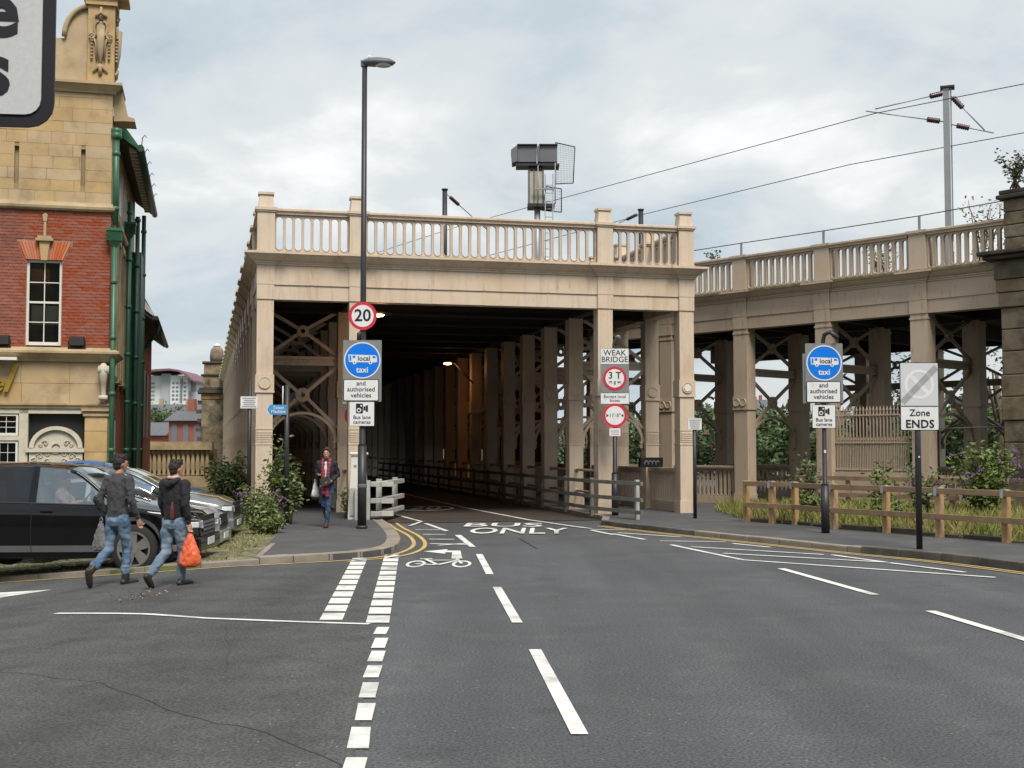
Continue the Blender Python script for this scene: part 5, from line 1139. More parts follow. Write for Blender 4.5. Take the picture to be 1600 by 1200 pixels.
# ---- timber post and rail fence on the right
FP = [(5.43, 28.99), (5.87, 28.25), (6.28, 27.78), (6.75, 26.26), (7.49, 25.08), (8.13, 23.83), (8.89, 22.54), (9.7, 21.1), (10.6, 19.6)]
fence = empty('timber_fence', (FP[0][0], FP[0][1], PAV), 0, 'timber post and rail fence with metal strapped posts along the right pavement', 'fence')
F0 = Vector((FP[0][0], FP[0][1], PAV))
for i, p in enumerate(FP):
    q = Vector((p[0], p[1], PAV)) - F0; d = Vector(FP[min(i + 1, 8)]) - Vector(FP[max(i - 1, 0)]); a = math.atan2(d.y, d.x); tilt = random.uniform(-.015, .015)
    o = bevel(MB().box(-.065, -.06, -.1, .065, .06, .95).build('post', 'timber', fence, tuple(q), (tilt, tilt, a)), .008, 1)
    if i: MB().box(-.035, -.125, .80, .035, -.118, .945).box(-.035, -.118, .952, .035, .03, .958).build('strap', 'zinc', o)
for i in range(8):
    a = Vector((*FP[i], PAV)) - F0; b_ = Vector((*FP[i + 1], PAV)) - F0; n_ = Vector((-(b_ - a).y, (b_ - a).x, 0)).normalized() * -.09
    if n_.y > 0: n_ = -n_
    for z, h in ((.885, .11), (.40, .11)): bevel(MB().bar(a + n_ + Vector((0, 0, z)), b_ + n_ + Vector((0, 0, z + random.uniform(-.01, .01))), .05, h).build('rail', 'timber_rail', fence), .006, 1)
fence2 = empty('timber_fence', V(4.6, -2.2, .13), VR, 'second timber rail fence behind, below the spiked iron railing', 'fence')
for x in (.9, 2.3, 3.7, 5.2): MB().box(x - .06, -.06, -.05, x + .06, .06, .95).build('post', 'timber', fence2)
for z in (.88, .45): MB().box(.7, -.11, z - .055, 5.4, -.06, z + .055).build('rail', 'timber_rail', fence2)
# ---- spiked iron railing standing on the low wall under the viaduct
rl = empty('spiked_railing', V(4.45 + VW, .20), VR, 'cream spiked iron railing on a low wall under the viaduct', 'railing')
MB().box(0, -.1, 0, LV, .2, 1.12).build('low_wall', 'paint_dull', rl)
bar_ = MB().box(-.014, -.014, 1.12, .014, .014, 2.85).frustum(-.024, -.024, .024, .024, 2.85, 2.97, .02).mesh('railing_bar', 'paint_dull'); sh = MB().box(-.011, -.011, 1.12, .011, .011, 2.02).frustum(-.02, -.02, .02, .02, 2.02, 2.12, .018).mesh('railing_dog_bar', 'paint_dull')
for k in range(22):
    inst('railing_bar', bar_, rl, (.06 + k * .107, 0, 0))
    if k < 21: inst('railing_dog_bar', sh, rl, (.113 + k * .107, 0, 0))
for z in (1.2, 1.95, 2.72): MB().box(0, -.03, z - .02, LV, .03, z + .02).build('railing_rail', 'paint_dull', rl)
# low wall and wire strand in the last bay
lw = empty('low_pierced_wall', V(7.47 + VW, .25), VR, 'low cream pierced wall beneath the last viaduct bay, behind purple buddleia', 'wall')
holed_panel(9, .24, .12, .95, .14, .45, .86, .1, k=4).build('pierced_panel', 'paint_dull', lw); MB().box(0, -.07, .95, 2.16, .17, 1.06).build('coping', 'paint_dull', lw)
MB().tube([(0, 0, 2.32), (2.3, 0, 2.36)], .012, 6).build('wire', 'grey_steel', lw)
bx_ = empty('graffiti_box', B(10.9, 1.75), BA + math.pi / 2 * 0, 'small black box with white scrawl on the bridge railing', 'box')
bevel(MB().box(-.45, .0, 1.27, .2, .22, 1.54).build('body', 'black', bx_), .01, 1)
sq = MB()
for k in range(4): sq.tube([(-.30 + k * .11 + .05 * math.cos(t), -.006, 1.40 + .05 * math.sin(t * 1.3)) for t in (i * .6 for i in range(8))], .006, 4)
sq.build('scrawl', 'white_sign', bx_)
# hexagonal scrawl sticker on the right corner column
st = MB().disc((0, 0), .10, -.012, 0, 8).build('sticker', 'white_paint', bridge, (US[3] + CW / 2, -.048, 3.38))

# ---- tunnel lamps that are lit
def tunnel_lamp(u, v, z, label, arm, power):
    l_ = empty('tunnel_lamp', B(u, v, z), BA, label, 'lamp', 'lit sodium lamps under the deck')
    bevel(MB().box(-.28, -.1, .0, .28, .1, .09).build('housing', 'dark_iron', l_), .02, 2); MB().lathe([(.02, -.05), (.13, -.03), (.16, 0)], (-.05, 0, 0), 12).build('lens', 'sodium', l_)
    if arm: MB().tube([(.2, 0, .05), (.75, 0, -.55), (.95, 0, -.75)], .03, 8).build('arm', 'dark_iron', l_)
    d = bpy.data.lights.new('tunnel_light', 'POINT'); d.energy = power; d.color = (1.0, .42, .10); d.shadow_soft_size = .12
    o = bpy.data.objects.new('bulb_light', d); link(o, l_); o.location = (0, 0, -.16)
tunnel_lamp(7.75, 15.6, 5.0, 'lit orange lamp on a bracket arm deep in the road tunnel', True, 4)
tunnel_lamp(3.15, 1.1, 5.22, 'lit orange lamp under the deck beside the 20 sign', False, 1.2)

# ================================================================ RAILWAY THINGS ABOVE
sg = empty('railway_signal', (.92, 45, 6.5), 0, 'grey railway signal with two hooded heads, cabinet, ladder and mesh screen', 'signal')
c_ = 45 / 1950
def S(px, py): return ((px - 840) * c_, (333 - py) * c_ + (10.27 - 6.5))
MB().tube([(0, 0, 0), (0, 0, 4.2)], .11, 10).build('post', 'grey_steel', sg)
for x0, x1, hood in ((-.72, -.02, True), (.08, .72, False)):
    h = MB(); h.box(x0, -.1, 5.68, x1, .5, 6.30)
    if hood: h.prism([(x0 - .24, 6.12), (x0, 6.30), (x0, 5.68), (x0 - .2, 5.62)], 'xz', -.2, .5)
    else: h.prism([(x0 - .08, 6.24), (x0, 6.30), (x0, 5.68), (x0 - .06, 5.66)], 'xz', -.2, .5)
    h = bevel(h.build('signal_head', 'signal_grey', sg), .015, 1); MB().box(x0 - .02, -.2, 6.30, x1 + .02, .5, 6.33).build('hood', 'dark_iron', h)
MB().box(-.78, -.25, 5.52, .8, .5, 5.60).box(-.3, -.1, 5.3, .2, .2, 5.52).build('head_bracket', 'dark_iron', sg)
bevel(MB().box(-.30, -.12, 4.15, .22, .35, 5.35).build('cabinet', 'signal_cream', sg), .02, 1); MB().box(-.34, -.14, 4.12, -.27, .37, 5.40).box(-.14, -.14, 4.12, -.10, -.11, 5.40).box(.18, -.14, 4.12, .24, .37, 5.40).build('cabinet_frame', 'signal_grey', sg)
MB().box(-.36, -.3, 4.02, .62, .5, 4.13).build('platform', 'dark_iron', sg); MB().box(-.12, -.35, 4.62, .6, -.28, 4.68).tube([(.02, -.33, 4.1), (.02, -.33, 5.5)], .02, 6).tube([(.64, -.33, 4.1), (.64, -.33, 5.6)], .02, 6).build('guard_rail', 'grey_steel', sg)
ld = MB()
for x in (.28, .56): ld.tube([(x, -.3, .0), (x, -.3, 5.2)], .018, 6)
for k in range(17): ld.tube([(.28, -.3, .15 + k * .29), (.56, -.3, .15 + k * .29)], .012, 5)
ld.build('ladder', 'grey_steel', sg)
def screen(pts, nx, nz, name):
    mb = MB(); q = [Vector((a[0], a[2] if len(a) > 2 else 0, a[1])) for a in pts]; L_ = lambda s_, t_: q[0].lerp(q[1], s_).lerp(q[3].lerp(q[2], s_), t_)
    f = mb
    for i in range(4): f.tube([q[i], q[(i + 1) % 4]], .022, 5)
    f = f.build(name, 'dark_iron', sg); m = MB()
    for i in range(1, nx): m.tube([L_(i / nx, 0), L_(i / nx, 1)], .004, 3)
    for i in range(1, nz): m.tube([L_(0, i / nz), L_(1, i / nz)], .004, 3)
    m.build('mesh', 'dark_iron', f)
P_ = lambda px, py, y=0: ((px - 838) * c_, 1.8 + (700 - py) / 1950 * 45 - 6.5, y)
screen([P_(867, 284), P_(898, 268, 1.6), P_(901, 208, 1.6), P_(867, 218)], 12, 18, 'upper_screen'); screen([P_(846, 326), P_(878, 319, 1.2), P_(878, 281, 1.2), P_(852, 288)], 8, 8, 'lower_screen')
def mast(px, ptop, Z, r, zb, name, label, mat='dark_iron'):
    x = (px - 800) / 1950 * Z; zt = 1.8 + (700 - ptop) / 1950 * Z
    m = empty(name, (x, Z, zb), 0, label, 'mast', 'masts on the railway'); MB().tube([(0, 0, 0), (0, 0, zt - zb)], r, 12).lathe([(r * 1.3, 0), (r * 1.3, .05)], (0, 0, zt - zb), 12).build('post', mat, m); return m, zt - zb
def insul(m, p0, p1, thick=.075, t0=.12, t1=.42):
    p0, p1 = Vector(p0), Vector(p1); MB().tube([p0, p1], .018, 6).build('stay', 'grey_steel', m); a, b_ = p0.lerp(p1, t0), p0.lerp(p1, t1); mb = MB(); n = 6
    pts, rs = [], []
    for i in range(n * 2 + 1): pts.append(a.lerp(b_, i / (n * 2))); rs.append(thick if i % 2 else thick * .7)
    mb.tube(pts, rs, 8).build('insulator', 'insulator', m)
m1, h1 = mast(694, 294, 45, .09, 6.5, 'stay_post', 'dark stay post behind the bridge parapet left of the signal'); insul(m1, (0, 0, h1 - .08), (1.5, 2, h1 - 1.1), t0=.12, t1=.32)
m2, h2 = mast(1003, 326, 50, .10, 6.5, 'stay_post', 'dark stay post behind the bridge parapet right of the signal'); insul(m2, (0, 0, h2 - .1), (-1.3, 1.2, h2 - .55), t0=.12, t1=.40)
mm = empty('catenary_mast', (12.8, 36.2, 6.5), R(-20), 'tall grey steel catenary mast with four insulated arms above the viaduct', 'mast')
MB().box(-.13, -.14, 0, .05, -.11, 5.85).box(-.13, .11, 0, .05, .14, 5.85).box(-.05, -.11, 0, -.02, .11, 5.85).box(.07, -.10, 0, .11, .14, 5.85).build('post', 'grey_steel', mm); MB().box(-.2, -.2, 5.85, .2, .2, 5.9).build('cap', 'dark_iron', mm); MB().box(.06, -.16, 1.0, .12, -.14, 1.3).build('number_plate', 'white_sign', mm)
insul(mm, (-.1, -.1, 5.7), (-2.0, -.9, 5.2), .09, .03, .20); insul(mm, (-.1, -.1, 4.85), (-2.25, -.95, 5.15), .09, .06, .22); insul(mm, (.1, -.1, 5.6), (1.0, -.1, 4.5), .09, .05, .35); insul(mm, (.1, -.1, 4.75), (1.25, -.1, 4.4), .09, .12, .42)
wires = [[(13.66, 33.3, 11.6), (10.6, 35.95, 11.55), (4.2, 45.4, 11.6), (-2.24, 54.6, 11.6), (-9, 66, 11.6)], [(20, 29.5, 10.7), (14.2, 34.7, 10.62), (10.5, 38.4, 10.6), (5.0, 46.6, 10.6), (-3, 60, 10.6)]]
for w_, lab in zip(wires, ('upper overhead wire slanting from the mast arm across the sky', 'lower overhead wire slanting behind the mast across the sky')):
    tag(MB().tube([(22, 26.5, 11.7)] + w_ if w_ is wires[0] else w_, .013, 5).build('overhead_wire', 'dark_iron'), lab, 'wire', 'overhead railway wires')

# ================================================================ PLANTS
def shrub(name, loc, size, label, n=1600, leafsize=.10, stems=9, mat='leaf', flowers=0, cat='shrub', group=None, seed=1, droop=.0):
    rnd = random.Random(seed); s = empty(name, loc, 0, label, cat, group); st, lf, fl = MB(), MB(), MB(); w_, d_, h_ = size
    per = max(1, n // (stems * 14))
    for i in range(stems):
        a = rnd.uniform(0, 2 * math.pi); e = Vector((math.cos(a) * w_ / 2 * rnd.uniform(.3, 1), math.sin(a) * d_ / 2 * rnd.uniform(.3, 1), h_ * rnd.uniform(.55, 1.0)))
        b0 = Vector((rnd.uniform(-.12, .12) * w_, rnd.uniform(-.12, .12) * d_, 0)); pts = []
        for k in range(8): t = k / 7; p = b0.lerp(e, t); p.z = e.z * (t * (1.25 + droop) - (.25 + droop) * t * t); pts.append(p + Vector((rnd.gauss(0, .02), rnd.gauss(0, .02), 0)) * w_)
        st.tube(pts, [.022 * (1 - .8 * k / 7) * (h_ ** .5) for k in range(8)], 5)
        for k in range(14):
            t = .25 + .75 * k / 13; i0 = min(6, int(t * 7)); c = pts[i0].lerp(pts[i0 + 1], t * 7 - i0)
            for _ in range(per):
                q = c + Vector((rnd.gauss(0, .09), rnd.gauss(0, .09), rnd.gauss(0, .07))) * (w_ + h_) / 2
                leaf(lf, q, leafsize * rnd.uniform(.6, 1.4), rnd, d=(rnd.gauss(0, 1), rnd.gauss(0, 1), rnd.gauss(.1, .5)))
    for i in range(flowers):
        a = rnd.uniform(0, 2 * math.pi); r_ = rnd.uniform(.45, 1.0); p = Vector((math.cos(a) * w_ / 2 * r_, -abs(math.sin(a)) * d_ / 2 * r_, h_ * rnd.uniform(.45, .98))); dr = Vector((math.cos(a) * .6, math.sin(a) * .6, rnd.uniform(-.6, .5))).normalized()
        for k in range(26):
            t = k / 26; q = p + dr * .24 * t + Vector((rnd.gauss(0, 1), rnd.gauss(0, 1), rnd.gauss(0, 1))) * .028 * (1 - t * .7); leaf(fl, q, .035, rnd, ratio=.9)
    st.build('stem', 'bark', s); qbuild(lf, 'foliage', mat, s)
    if flowers: qbuild(fl, 'flower', 'flower', s)
    return s
shrub('buddleia_bush', (-5.25, 26.4, .08), (.85, .9, .75), 'green buddleia bush with mauve flower spikes at foot of left bridge column', 1000, .10, 16, 'leaf', 3, seed=3)
shrub('buddleia_bush', (-5.6, 27.3, .07), (.9, .8, .95), 'low buddleia bush with mauve flowers beside the grey car', 800, .10, 12, 'leaf', 4, seed=5)
shrub('tall_weed', (-5.3, 27.9, .1), (.55, .5, 1.95), 'tall leafy weed climbing the left corner column', 700, .12, 6, 'leaf', 0, seed=8, cat='plant')
shrub('tall_weed', (-4.95, 27.95, .1), (.5, .5, 1.55), 'tall leafy weed growing round the finger sign post', 560, .12, 5, 'leaf', 0, seed=9, cat='plant')
shrub('low_bush', (-5.0, 25.5, .05), (.9, 1.0, .38), 'low leafy green bush spilling onto the cobbles', 1300, .08, 14, 'leaf', 0, seed=12)
shrub('ivy_bush', (-7.5, 33.0, .0), (1.3, 1.3, 1.6), 'dark overgrown bush against the bridge side columns', 1800, .12, 14, 'leaf_dark', 0, seed=15)
shrub('ivy_bush', (-8.3, 36.5, .0), (1.5, 1.5, 1.4), 'dull green scrub behind the cars at the lane edge', 1500, .13, 12, 'leaf_dark', 0, seed=16)
shrub('small_weed', B(2.15, -.35, .1), (.3, .2, .75), 'small weed at the foot of the column behind the walking person', 120, .09, 4, 'leaf', 0, seed=18, cat='plant')
# drainpipe-like dead creeper on the bridge side
# right hand verge
shrub('buddleia_bush', (11.0, 29.2, .13), (1.7, 1.3, 1.75), 'large buddleia with purple flower spikes in front of the stone pier', 3000, .13, 20, 'leaf', 20, seed=21)
shrub('verge_weed', (7.1, 30.3, .13), (.6, .5, 1.6), 'tall pale flowering weed left of the right blue bus sign', 420, .13, 7, 'leaf_grey', 0, seed=23, cat='plant')
shrub('verge_weed', (8.5, 28.5, .13), (.7, .6, 1.3), 'tall leafy weed right of the right blue bus sign', 480, .13, 7, 'leaf', 0, seed=24, cat='plant')
shrub('verge_weed', (9.4, 28.6, .13), (.7, .6, 1.3), 'purple tinged weed below the spiked railing', 600, .12, 6, 'leaf_grey', 2, seed=25, cat='plant')
shrub('verge_bush', (6.9, 28.6, .13), (1.0, .7, .55), 'bright green low bush behind the timber fence left end', 1500, .11, 12, 'leaf', 0, seed=26)
shrub('verge_bush', (8.0, 27.0, .13), (1.2, .7, .45), 'low leafy bush behind the middle of the timber fence', 1500, .11, 12, 'leaf', 0, seed=27)
shrub('verge_bush', (12.5, 26.5, .13), (1.8, 1.2, .95), 'yellow flecked bush at the right end of the verge', 1800, .12, 12, 'leaf_grey', 0, seed=28)
shrub('pier_plant', V(10.6, -.3, 8.34), (.8, .6, .95), 'leafy buddleia sprouting from the top of the stone pier', 450, .11, 9, 'leaf_dark', 1, seed=31, cat='plant')
shrub('parapet_plant', V(.6, .3, 7.66), (.9, .3, .35), 'small leafy sprig growing on the viaduct parapet beside the bridge', 90, .10, 5, 'leaf_dark', 0, seed=33, cat='plant')
shrub('parapet_plant', V(8.9, 1.4, 6.6), (1.3, .5, 2.0), 'thin plants behind the viaduct parapet at the foot of the mast', 420, .10, 10, 'leaf_grey', 0, seed=34, cat='plant')
shrub('parapet_plant', V(6.2, .8, 6.6), (1.2, .5, 1.1), 'leafy weeds showing through the pierced viaduct parapet', 420, .10, 8, 'leaf', 0, seed=35, cat='plant')
# grass of the verge
gm = MB(); rnd = random.Random(41)
def in_verge(x, y):
    t = (x - 5.45) / (8.96 - 5.45); return x > 5.5 and y > (29.2 - t * 6.45) + .1
for _ in range(30000):
    x = rnd.uniform(5.5, 15); y = rnd.uniform(21, 34)
    if not in_verge(x, y): continue
    h = rnd.uniform(.08, .42); a = rnd.uniform(0, 6.28); dx, dy = math.cos(a) * .012, math.sin(a) * .012; bx, by = rnd.gauss(0, .1), rnd.gauss(0, .1)
    gm.add([(x - dx, y - dy, .12), (x + dx, y + dy, .12), (x + bx * .5 + dx * .6, y + by * .5 + dy * .6, .12 + h * .65), (x + bx, y + by, .12 + h)], [(0, 1, 2, 3)])
tag(qbuild(gm, 'verge_grass', 'grass'), 'long dry grass growing on the verge behind the timber fence', 'grass', kind='stuff')
gm = MB()
for _ in range(5200):
    x = rnd.uniform(-7.2, -4.2); y = rnd.uniform(19.8, 27.2)
    if x > -4.3 - (y - 19.5) * .085: continue
    if y < 21.8 and rnd.random() < .55: continue
    h = rnd.uniform(.02, .09); a = rnd.uniform(0, 6.28); dx, dy = math.cos(a) * .012, math.sin(a) * .012; bx, by = rnd.gauss(0, .05), rnd.gauss(0, .05); z0 = gz(x, y) + .065
    gm.add([(x - dx, y - dy, z0), (x + dx, y + dy, z0), (x + bx, y + by, z0 + h)], [(0, 1, 2)])
tag(qbuild(gm, 'yard_grass', 'grass'), 'short mossy grass growing between the cobbles by the cars', 'grass', kind='stuff')
# trees across the valley
def tree(loc, h, r_, label, seed, mat='leaf_far', n=2600, ls=.4):
    rnd = random.Random(seed); t = empty('broadleaf_tree', loc, 0, label, 'tree', 'trees seen beyond the bridge'); tr = MB(); tr.tube([(0, 0, 0), (.1, 0, h * .35), (0, .1, h * .7)], [.05 * h ** .8, .035 * h ** .8, .01 * h], 7)
    for k in range(5):
        a = rnd.uniform(0, 6.28); z0 = h * rnd.uniform(.25, .5); tr.tube([(0, 0, z0), (math.cos(a) * r_ * .35, math.sin(a) * r_ * .35, z0 + h * .18), (math.cos(a) * r_ * .6, math.sin(a) * r_ * .6, z0 + h * .3)], [.02 * h ** .8, .014 * h ** .8, .004 * h], 5)
    tr.build('trunk', 'bark', t); mb = MB(); leaf_cloud(mb, (0, 0, h * .58), (r_, r_, h * .42), n, ls, .5, 26, rnd=rnd); qbuild(mb, 'crown', mat, t); return t
def tpx(px, Z): return ((px - 800) / 1950 * Z, Z, -.06)
spec = [(1000, 70, 3.6, 2.4, 'tree seen behind the weak bridge sign between the columns'), (1048, 78, 3.3, 2.2, 'tree seen between the right corner column and the next'), (1110, 72, 3.9, 2.6, 'tree seen under the viaduct just right of the corner column'), (1155, 84, 4.2, 2.8, 'tree half hidden by the first viaduct column'),
        (1195, 74, 3.8, 2.7, 'tree framed by the arch left of the right bus sign'), (1245, 80, 4.0, 2.8, 'tree hidden mostly by the second row viaduct column'), (1290, 76, 3.8, 2.6, 'tree behind the right hand blue bus sign'), (1335, 82, 4.3, 2.8, 'tree behind the spiked iron railing left part'),
        (1385, 74, 4.2, 2.6, 'tree behind the spiked iron railing right part'), (1440, 78, 4.2, 2.8, 'tree behind the Zone ENDS sign'), (1495, 72, 4.0, 2.6, 'tree behind the last viaduct bay'), (1552, 62, 3.8, 2.4, 'tree beside the stone pier, low crown'), (820, 95, 3.4, 2.6, 'tree glimpsed through the slits of the tunnel columns'), (905, 90, 3.6, 2.8, 'tree glimpsed past the second tunnel column')]
for i, (px, Z, h, r_, lab) in enumerate(spec): tree(tpx(px, Z), h, r_, lab, 60 + i)
tree(tpx(1560, 52), 7.2, 1.7, 'slender tree with open crown seen beside the stone pier', 90, 'leaf_far', 900, .22)
tree(tpx(1380, 58), 6.2, 1.8, 'open tree crown against the sky under the viaduct', 91, 'leaf_far', 1100, .22)
tree(tpx(262, 150), 6.6, 2.6, 'round green tree in front of the sandstone terrace', 95, 'leaf_far', 2200, .4); tree(tpx(238, 140), 6.0, 2.0, 'green tree beside the green downpipes in the distance', 96, 'leaf_far', 1800, .4); tree(tpx(282, 158), 6.2, 2.0, 'small green tree right of the round tree', 97, 'leaf_far', 1500, .4)

# ================================================================ CARS
def interp(tab, x):
    if x <= tab[0][0]: return tab[0][1]
    for (a, va), (b_, vb_) in zip(tab, tab[1:]):
        if x <= b_: t = (x - a) / (b_ - a); t = t * t * (3 - 2 * t) * .5 + t * .5; return va + (vb_ - va) * t
    return tab[-1][1]
def make_car(name, label, loc, rz, P, paint, scale=1.0, rim_mat='alloy'):
    car = empty(name, loc, rz, label, 'car', 'cars parked on the cobbles'); car.scale = (scale,) * 3
    x0, x1 = P['x0'], P['x1']; wf, wr, Rw = P['wf'], P['wr'], P['Rw']; sill = P['sill']; hw = P['hw']
    def section(x):
        zt = interp(P['top'], x); belt = interp(P['belt'], x); zb = min(belt, zt - .05); ws = hw * interp(P['plan'], x)
        wt = ws * interp(P['tumble'], x); zl = sill
        for wx in (wf, wr):
            Ra = Rw + .055
            if abs(x - wx) < Ra: zl = max(zl, Rw + math.sqrt(Ra * Ra - (x - wx) ** 2))
        zl = min(zl, zb - .12); m = zl + (zb - zl) * .5
        return [(ws * .95, zl), (ws * .985, zl + min(.10, (zb - zl) * .3)), (ws * 1.0, m), (ws * .985, zb - .03), (ws * .95, zb), (wt, zt - .05), (wt * .86, zt - .008), (wt * .45, zt + .012), (0, zt + .018)]
    xs = set([x0, x1]); x = x0
    while x < x1: xs.add(round(x, 4)); x += .06
    for t in P['wins']: xs.update(t[:2])
    for a in P['screen'] + P['rear']: xs.add(a)
    for wx in (wf, wr):
        for k in range(13): xs.add(round(wx + (Rw + .055) * math.cos(math.pi * k / 12), 4))
    xs = sorted(xs); body = MB(); sillm = MB(); panes = {}; N = 9
    secs = [section(x) for x in xs]
    for i in range(len(xs) - 1):
        xa, xb = xs[i], xs[i + 1]; xm = (xa + xb) / 2
        for sd in (-1, 1):
            for k in range(N - 1):
                q = [(xa, sd * secs[i][k][0], secs[i][k][1]), (xb, sd * secs[i + 1][k][0], secs[i + 1][k][1]), (xb, sd * secs[i + 1][k + 1][0], secs[i + 1][k + 1][1]), (xa, sd * secs[i][k + 1][0], secs[i][k + 1][1])]
                tgt = body; key = None
                if k == 4:
                    for n_, w_ in enumerate(P['wins']):
                        if w_[0] <= xm <= w_[1]: key = ('side_window', sd, n_, w_[2])
                if k >= 5 and P['screen'][0] <= xm <= P['screen'][1]: key = ('windscreen', 0, 0, 'glass')
                if k >= 5 and P['rear'][0] <= xm <= P['rear'][1]: key = ('rear_window', 0, 0, 'glass_dark')
                if key: tgt = panes.setdefault(key, MB())
                elif k == 0 and sill: tgt = sillm
                tgt.add(q, [(0, 1, 2, 3) if sd < 0 else (3, 2, 1, 0)], True)
    for e, sgn in ((0, -1), (-1, 1)):          # close both ends
        s_ = secs[e]; pts = [(xs[e], p[0], p[1]) for p in s_] + [(xs[e], -p[0], p[1]) for p in s_[::-1][1:]]; body.add(pts, [tuple(range(len(pts)))])
    def weld(mb, nm, mat):
        o = mb.build(nm, mat, car); bm = bmesh.new(); bm.from_mesh(o.data); bmesh.ops.remove_doubles(bm, verts=bm.verts, dist=.0005); bmesh.ops.recalc_face_normals(bm, faces=bm.faces); bm.to_mesh(o.data); bm.free(); return o
    bd = weld(body, 'body', paint); weld(sillm, 'sill_trim', P.get('trim', 'trim_black'))
    for (nm, sd, n_, mt), mb in panes.items(): weld(mb, nm, mt)
    # dark underbody, floor and seats
    MB().box(x0 + .25, -hw * .8, .22, x1 - .3, hw * .8, .5).build('underbody', 'black', car)
    MB().box(wr + .3, -hw * .9, .5, wf - .2, hw * .9, .62).build('cabin_floor', 'black', car)
    for sd in (-1, 1):
        st = MB(); cx = P['seat']; st.box(cx - .22, sd * .38 - .24, .6, cx + .3, sd * .38 + .24, .78); st.prism([(cx - .36, .75), (cx - .16, .75), (cx - .30, 1.30), (cx - .42, 1.30)], 'xz', sd * .38 - .23, sd * .38 + .23); st.prism([(cx - .42, 1.30), (cx - .33, 1.30), (cx - .36, 1.46), (cx - .44, 1.46)], 'xz', sd * .38 - .12, sd * .38 + .12)
        bevel(st.build('seat', 'seat_fabric', car), .03, 2)
    # seams
    for xx in P['seams']:
        sm = MB()
        for sd in (-1, 1):
            s_ = section(xx)
            for k in range(0, 4): sm.add([(xx - .005, sd * (s_[k][0] + .0025), s_[k][1]), (xx + .005, sd * (s_[k][0] + .0025), s_[k][1]), (xx + .005, sd * (s_[k + 1][0] + .0025), s_[k + 1][1]), (xx - .005, sd * (s_[k + 1][0] + .0025), s_[k + 1][1])], [(0, 1, 2, 3)])
        sm.build('door_seam', 'black', car)
    # pillars drawn as black trim on the glass line
    for sd in (-1, 1):
        pts = [(x, sd * (section(x)[5][0] + .004), section(x)[5][1]) for x in [P['screen'][0] + (P['screen'][1] - P['screen'][0]) * k / 8 for k in range(9)]]; MB().tube(pts, .03, 6).build('a_pillar', paint, car)
        bt = [x for x in xs if P['wins'][0][0] - .02 <= x <= P['wins'][-1][1] + .02] if P['wins'][0][0] < P['wins'][-1][1] else [x for x in xs if P['wins'][-1][0] - .02 <= x <= P['wins'][0][1] + .02]
        MB().tube([(x, sd * (section(x)[4][0] + .003), section(x)[4][1]) for x in bt], .014, 5).build('window_trim', 'trim_black', car)
        for xx in P['handles']: s_ = section(xx); bevel(MB().box(xx - .10, sd * (s_[3][0] + .012) - .012, s_[3][1] - .10, xx + .10, sd * (s_[3][0] + .012) + .012, s_[3][1] - .07).build('door_handle', paint, car), .008, 2)
        mx = P['mirror']; s_ = section(mx); y = sd * (s_[4][0] + .14); m = MB(); m.lathe([(.01, -.09), (.06, -.085), (.085, -.03), (.09, .03), (.06, .08), (.01, .09)], (mx, y, s_[4][1] + .09), 10, axis='y'); m.box(mx - .02, min(y, sd * s_[4][0]), s_[4][1] + .0, mx + .04, max(y, sd * s_[4][0]), s_[4][1] + .05); m.build('mirror', 'trim_black', car)
    # wheels
    for wx in (wf, wr):
        for sd in (-1, 1):
            w_ = inst('wheel', None, car) if False else empty('wheel'); w_.parent = car; w_.location = (wx, sd * (hw * interp(P['plan'], wx) - .12), Rw); w_.rotation_euler = (0, random.uniform(0, 1), 0 if sd < 0 else math.pi)
            MB().lathe([(Rw * .70, -.11), (Rw * .96, -.115), (Rw, -.08), (Rw, .08), (Rw * .96, .11), (Rw * .70, .10), (Rw * .70, -.11)], (0, 0, 0), 28, axis='y', cap=False).build('tyre', 'tyre', w_)
            rim = MB(); rim.ring((0, 0), Rw * .64, Rw * .72, -.118, .05, 28)
            for k in range(5):
                a = 2 * math.pi * k / 5; c, s2 = math.cos(a), math.sin(a)
                pp = [(.05, -.055), (Rw * .66, -.085), (Rw * .66, .085), (.05, .055)]; rim.prism([(p[0] * c - p[1] * s2, p[0] * s2 + p[1] * c) for p in pp], 'xz', -.105, -.07)
            rim.disc((0, 0), .07, -.115, -.05, 14); rim.build('rim', rim_mat, w_); MB().disc((0, 0), Rw * .66, -.03, -.02, 20).build('brake_disc', 'dark_iron', w_)
    # front end
    fx = x1; zf = P['nose']
    for sd in (-1, 1):
        hl = MB(); yy = hw * .62; s_ = section(fx - .16)
        hl.add([(fx + .012, sd * hw * .50, zf - .02), (fx - .10, sd * (hw * .90), zf + .01), (fx - .34, sd * (section(fx - .34)[3][0] + .006), zf + .07), (fx - .10, sd * (hw * .80), zf + .14), (fx + .002, sd * hw * .50, zf + .10)], [(0, 1, 2, 3, 4) if sd < 0 else (4, 3, 2, 1, 0)])
        hl.box(fx - .2, min(sd * hw * .5, sd * hw * .86), zf, fx + .0, max(sd * hw * .5, sd * hw * .86), zf + .09); bevel(hl.build('headlight', 'lamp_glass', car), .01, 1)
    gr = MB()
    for k in range(P.get('slats', 4)): gr.box(fx - .02, -hw * .46, zf - .06 + k * .055, fx + .035, hw * .46, zf - .025 + k * .055)
    gr.build('grille', P.get('grille', 'grey_steel'), car); MB().box(fx - .02, -hw * .5, zf - .09, fx + .012, hw * .5, zf + .17).build('grille_recess', 'black', car)
    bevel(MB().box(fx - .25, -hw * .93, sill - .02, fx + .05, hw * .93, zf - .14).build('bumper', P.get('bumper', paint), car), .05, 3); MB().box(fx + .05, -.26, sill + .06, fx + .062, .26, sill + .17).build('number_plate', 'white_sign', car)
